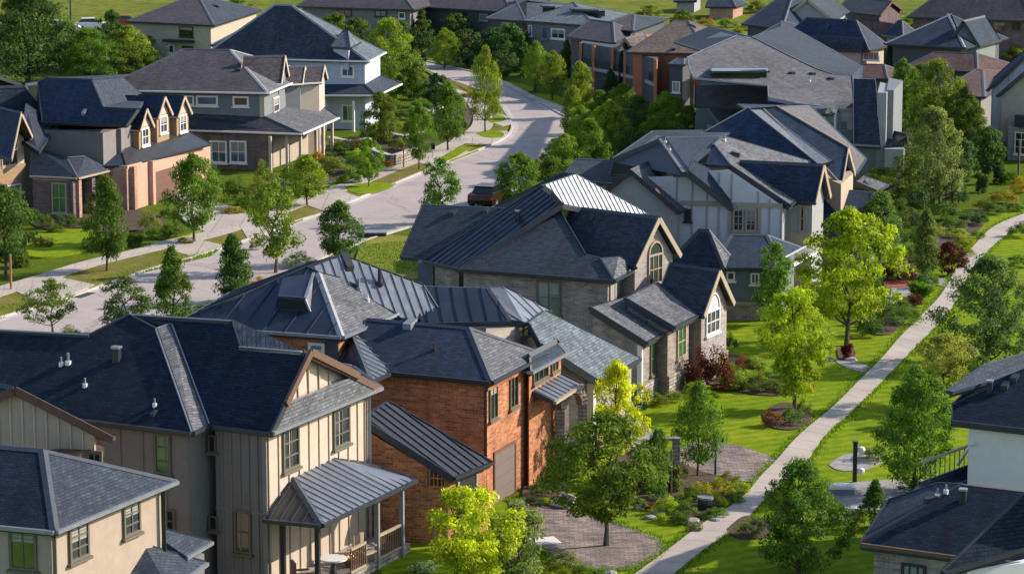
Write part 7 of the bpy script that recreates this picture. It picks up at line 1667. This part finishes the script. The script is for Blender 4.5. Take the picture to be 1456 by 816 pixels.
# rocks
rk = random.Random(3)
RK = [(760, 694, 'beside the brick pillar, left'), (774, 690, 'beside the brick pillar, right'), (795, 694, 'above the metal grate'), (937, 730, 'in the shrub bed, pale and largest'), (925, 736, 'in the shrub bed, lowest'), (912, 722, 'in the shrub bed near the driveway tree'), (982, 742, 'beside the dark planter'), (1018, 740, 'at the right of the dark planter'),
      (868, 815, 'at the bottom edge, white, right one'), (848, 818, 'at the bottom edge, left one'), (1186, 700, 'left of the low utility box'), (560, 262, 'end of the retaining wall'), (470, 262, 'beside the porch hedge'), (500, 240, 'on the terrace, left'), (1210, 512, 'beside the big lime trunk'), (1180, 512, 'on the lawn edge left of the big lime trunk'), (602, 810, 'at the stone porch foot')]
for x, by, lab in RK:
    p = P(x, by, .05); mb = MB(); s_ = rk.uniform(.16, .3); mb.blob(p, s_ * rk.uniform(1, 1.5), s_, s_ * .65, 'rock', 8, 4, .16, rk, z0=-.3); tag(mb.build('rock', None), 'rough garden rock ' + lab, 'rock', 'garden rocks')
# terraced stone walls of the left garden
for pts, z, lab in (([(520, 222), (535, 232), (560, 238), (590, 228)], .9, 'curved pale stone retaining wall facing the pavement'), ([(548, 200), (575, 206), (600, 200)], .7, 'upper stone terrace wall behind the retaining wall'), ([(470, 206), (500, 212), (525, 208)], .6, 'short stone terrace wall beside the porch'), ([(590, 162), (612, 168), (632, 160)], .6, 'small stone terrace wall near the dark rounded tree')):
    pp = smooth(G(pts), 5); mb = MB()
    for a, b_ in zip(pp, pp[1:]): mb.bar(a + V((0, 0, z / 2)), b_ + V((0, 0, z / 2)), .4, z, 'retaining_stone'); mb.bar(a + V((0, 0, z + .04)), b_ + V((0, 0, z + .04)), .5, .08, 'light_stone')
    tag(mb.build('retaining_wall', None), lab, 'wall')
# low hedge-line fence rails of the right-hand slope
p0, p1 = P(1335, 300, 0), P(1372, 285, 0)
o = thing('garden_fence', (p0.x, p0.y, 0), 'dark low rail fence on the slope under the willow', 'fence')
mb = MB(); mb.bar(p0 + V((0, 0, .8)), p1 + V((0, 0, .8)), .06, .08, 'dark_paint'); mb.bar(p0 + V((0, 0, .35)), p1 + V((0, 0, .35)), .06, .08, 'dark_paint'); mb.build('rail', o)
for k in range(5):
    q = p0.lerp(p1, k / 4); mb = MB(); mb.bar(q, q + V((0, 0, .95)), .09, .09, 'dark_paint', up=V((0, 1, 0))); mb.build('fence_post', o)
# metal grate cover by the near driveway
a, b_, c_, d_ = P(782, 716, .12), P(812, 722, .12), P(818, 706, .5), P(800, 700, .5)
mb = MB(); mb.poly([a, b_, c_, d_], 'steel_gutter')
for k in range(5): mb.bar(a.lerp(d_, k / 4), b_.lerp(c_, k / 4), .05, .05, 'white_paint')
for k in range(4): mb.bar(a.lerp(b_, k / 3), d_.lerp(c_, k / 3), .05, .05, 'white_paint')
tag(mb.build('cellar_hatch', None), 'pale metal lattice hatch at the top of the near paver driveway', 'hatch')
mb = MB(); p = P(775, 769, .07); mb.box(p, V((.95, .3, 0)).normalized(), V((.3, -.95, 0)).normalized(), -.5, .5, -.5, .5, .06, .1, 'white_paint'); tag(mb.build('stepping_slab', None), 'flat white slab lying on the near paver driveway', 'slab')
# porch furniture of the board-and-batten house
def patio_chair(x, by, ang, lab, m='tan_paint'):
    p = P(x, by, .34); o = thing('patio_chair', (p.x, p.y, .34), lab, 'chair', 'porch chairs'); f = V((math.cos(ang), math.sin(ang), 0)); s = V((f.y, -f.x, 0))
    mb = MB(); mb.box(p, s, f, -.3, .3, -.28, .3, .34 + .38, .34 + .46, m); mb.build('seat', o)
    mb = MB(); mb.box(p, s, f, -.3, .3, -.34, -.27, .34 + .46, .34 + 1.05, m); mb.build('backrest', o)
    for a in (-.27, .27):
        for b_ in (-.27, .27): 
            mb = MB(); mb.bar(p + s * a + f * b_, p + s * a + f * b_ + V((0, 0, .4)), .06, .06, m, up=V((0, 1, 0))); mb.build('leg', o)
        mb = MB(); mb.box(p + s * a, s, f, -.04, .04, -.3, .3, .34 + .62, .34 + .68, m); mb.build('armrest', o)
patio_chair(519, 800, -.6, 'tan high-backed chair on the corner porch beside the railing'); patio_chair(430, 838, .3, 'dark chair behind the left porch columns', 'brown_wood')
p = P(474, 822, .34); o = thing('porch_table', (p.x, p.y, .34), 'small round porch table with a white cloth, beside the corner column', 'table')
mb = MB(); mb.tube([p + V((0, 0, .7)), p + V((0, 0, .76))], .5, 'white_paint', 18); mb.build('table_top', o); mb = MB(); mb.tube([p, p + V((0, 0, .7))], [.2, .05], 'dark_paint', 8); mb.build('pedestal', o)
for x, by, lab, fm in ((459, 800, 'hanging pot of red flowers at the corner porch column', 'red_flower'), (497, 806, 'pot of red flowers on the porch floor by the railing', 'red_flower')):
    hz = 1.7 if 'hanging' in lab else .34
    p = P(x, by, .34); o = thing('flower_pot', (p.x, p.y, hz), lab, 'flower pot', 'flower pots on the porch'); q = V((p.x, p.y, hz))
    mb = MB(); mb.tube([q, q + V((0, 0, .28))], [.13, .2], 'brown_wood', 10); mb.build('pot', o)
    mb = MB()
    for k in range(26):
        d = V((rk.gauss(0, .13), rk.gauss(0, .13), .34 + abs(rk.gauss(0, .09)))); mb.blob(q + d, .05, .05, .04, fm if k % 3 else 'leaf', 5, 3, .1, rk)
    mb.build('flowers', o)
# grass tufts along edges: nobody could count them
rnd = random.Random(11); v, f, uv = [], [], []
def tufts(poly, n, s):
    pp = G(poly); xs_ = [p.x for p in pp]; ys_ = [p.y for p in pp]; k = 0
    while k < n:
        x, y = rnd.uniform(min(xs_), max(xs_)), rnd.uniform(min(ys_), max(ys_)); c = False
        for i in range(len(pp)):
            a, b_ = pp[i], pp[i - 1]
            if (a.y > y) != (b_.y > y) and x < (b_.x - a.x) * (y - a.y) / (b_.y - a.y) + a.x: c = not c
        if not c: continue
        k += 1
        h_ = s * rnd.uniform(.6, 1.5); an = rnd.uniform(0, 6.28); t = V((math.cos(an), math.sin(an), 0)); lean_ = V((rnd.uniform(-.5, .5), rnd.uniform(-.5, .5), 1)) * h_; i = len(v); b = V((x, y, .03))
        wd = s * .35
        v.extend([tuple(b - t * wd), tuple(b + t * wd), tuple(b + lean_)]); f.append((i, i + 1, i + 2)); uv.extend([(rnd.random(), rnd.random())] * 3)
tufts([(510, 350), (590, 345), (600, 390), (510, 390)], 4000, .14); tufts([(0, 455), (100, 415), (300, 365), (320, 350), (200, 380), (0, 440)], 4000, .12)
def edge_tufts(px, n, s, sides=(-1, 1)):
    pp = smooth(G(px), 8)
    for k in range(n):
        i = rnd.randrange(len(pp) - 1); p = pp[i].lerp(pp[i + 1], rnd.random()); t = (pp[i + 1] - pp[i]).normalized(); d = abs(rnd.gauss(0, .16)) + .02; sd_ = rnd.choice(sides)
        x, y = p.x - t.y * d * sd_, p.y + t.x * d * sd_; h_ = s * rnd.uniform(.6, 1.5); an = rnd.uniform(0, 6.28); i0 = len(v)
        v.extend([(x - math.cos(an) * s * .4, y - math.sin(an) * s * .4, .03), (x + math.cos(an) * s * .4, y + math.sin(an) * s * .4, .03), (x + rnd.uniform(-.4, .4) * h_, y + rnd.uniform(-.4, .4) * h_, .03 + h_)]); f.append((i0, i0 + 1, i0 + 2)); uv.extend([(rnd.random(), rnd.random())] * 3)
edge_tufts(PATH_L, 5000, .09, (1,)); edge_tufts(PATH_R, 5000, .09, (-1,))
edge_tufts([(722, 714), (760, 710), (825, 728), (885, 747), (946, 776), (906, 806), (858, 812), (800, 803), (765, 775), (738, 745)], 2500, .08)
me = bpy.data.meshes.new('grass'); me.from_pydata(v, [], f); me.materials.append(MATS['leaf']); ul = me.uv_layers.new(name='UVMap'); ul.data.foreach_set('uv', [c for t in uv for c in t])
ob = bpy.data.objects.new('grass', me); C.objects.link(ob); ob.color = (.13, .22, .02, 1); ob['kind'] = 'stuff'
# ------------------------------------------------------------------ camera and light
cam = bpy.data.cameras.new('camera'); co = bpy.data.objects.new('camera', cam); C.objects.link(co)
co.location = (0, 0, HC); co.rotation_euler = (R(90) - TH, 0, 0)
cam.sensor_width = 36; cam.lens = FPX / 1456 * 36; cam.clip_end = 3000; cam.clip_start = .5
bpy.context.scene.camera = co
SUN_AZ, SUN_EL = 17.0, 27.0     # azimuth from +x towards +y
sd = V((math.cos(R(SUN_EL)) * math.cos(R(SUN_AZ)), math.cos(R(SUN_EL)) * math.sin(R(SUN_AZ)), math.sin(R(SUN_EL))))
sl = bpy.data.lights.new('sun', 'SUN'); so = bpy.data.objects.new('sun', sl); C.objects.link(so)
sl.energy = 4.6; sl.angle = R(.6); sl.color = (1, .89, .75)
so.rotation_euler = sd.to_track_quat('Z', 'Y').to_euler()
w = bpy.data.worlds.new('World'); bpy.context.scene.world = w; w.use_nodes = True
nt = w.node_tree; bg = nt.nodes['Background']; sk = nt.nodes.new('ShaderNodeTexSky'); sk.sky_type = 'NISHITA'; sk.sun_disc = False
sk.sun_elevation = R(SUN_EL); sk.sun_rotation = R(90 - SUN_AZ); sk.altitude = 300
nt.links.new(sk.outputs[0], bg.inputs[0]); bg.inputs[1].default_value = .145
sc = bpy.context.scene
sc.view_settings.view_transform = 'Standard'; sc.view_settings.look = 'None'; sc.view_settings.exposure = .6; sc.view_settings.gamma = 1
sc.cycles.max_bounces = 6; sc.cycles.transparent_max_bounces = 8
sc.cycles.use_denoising = True
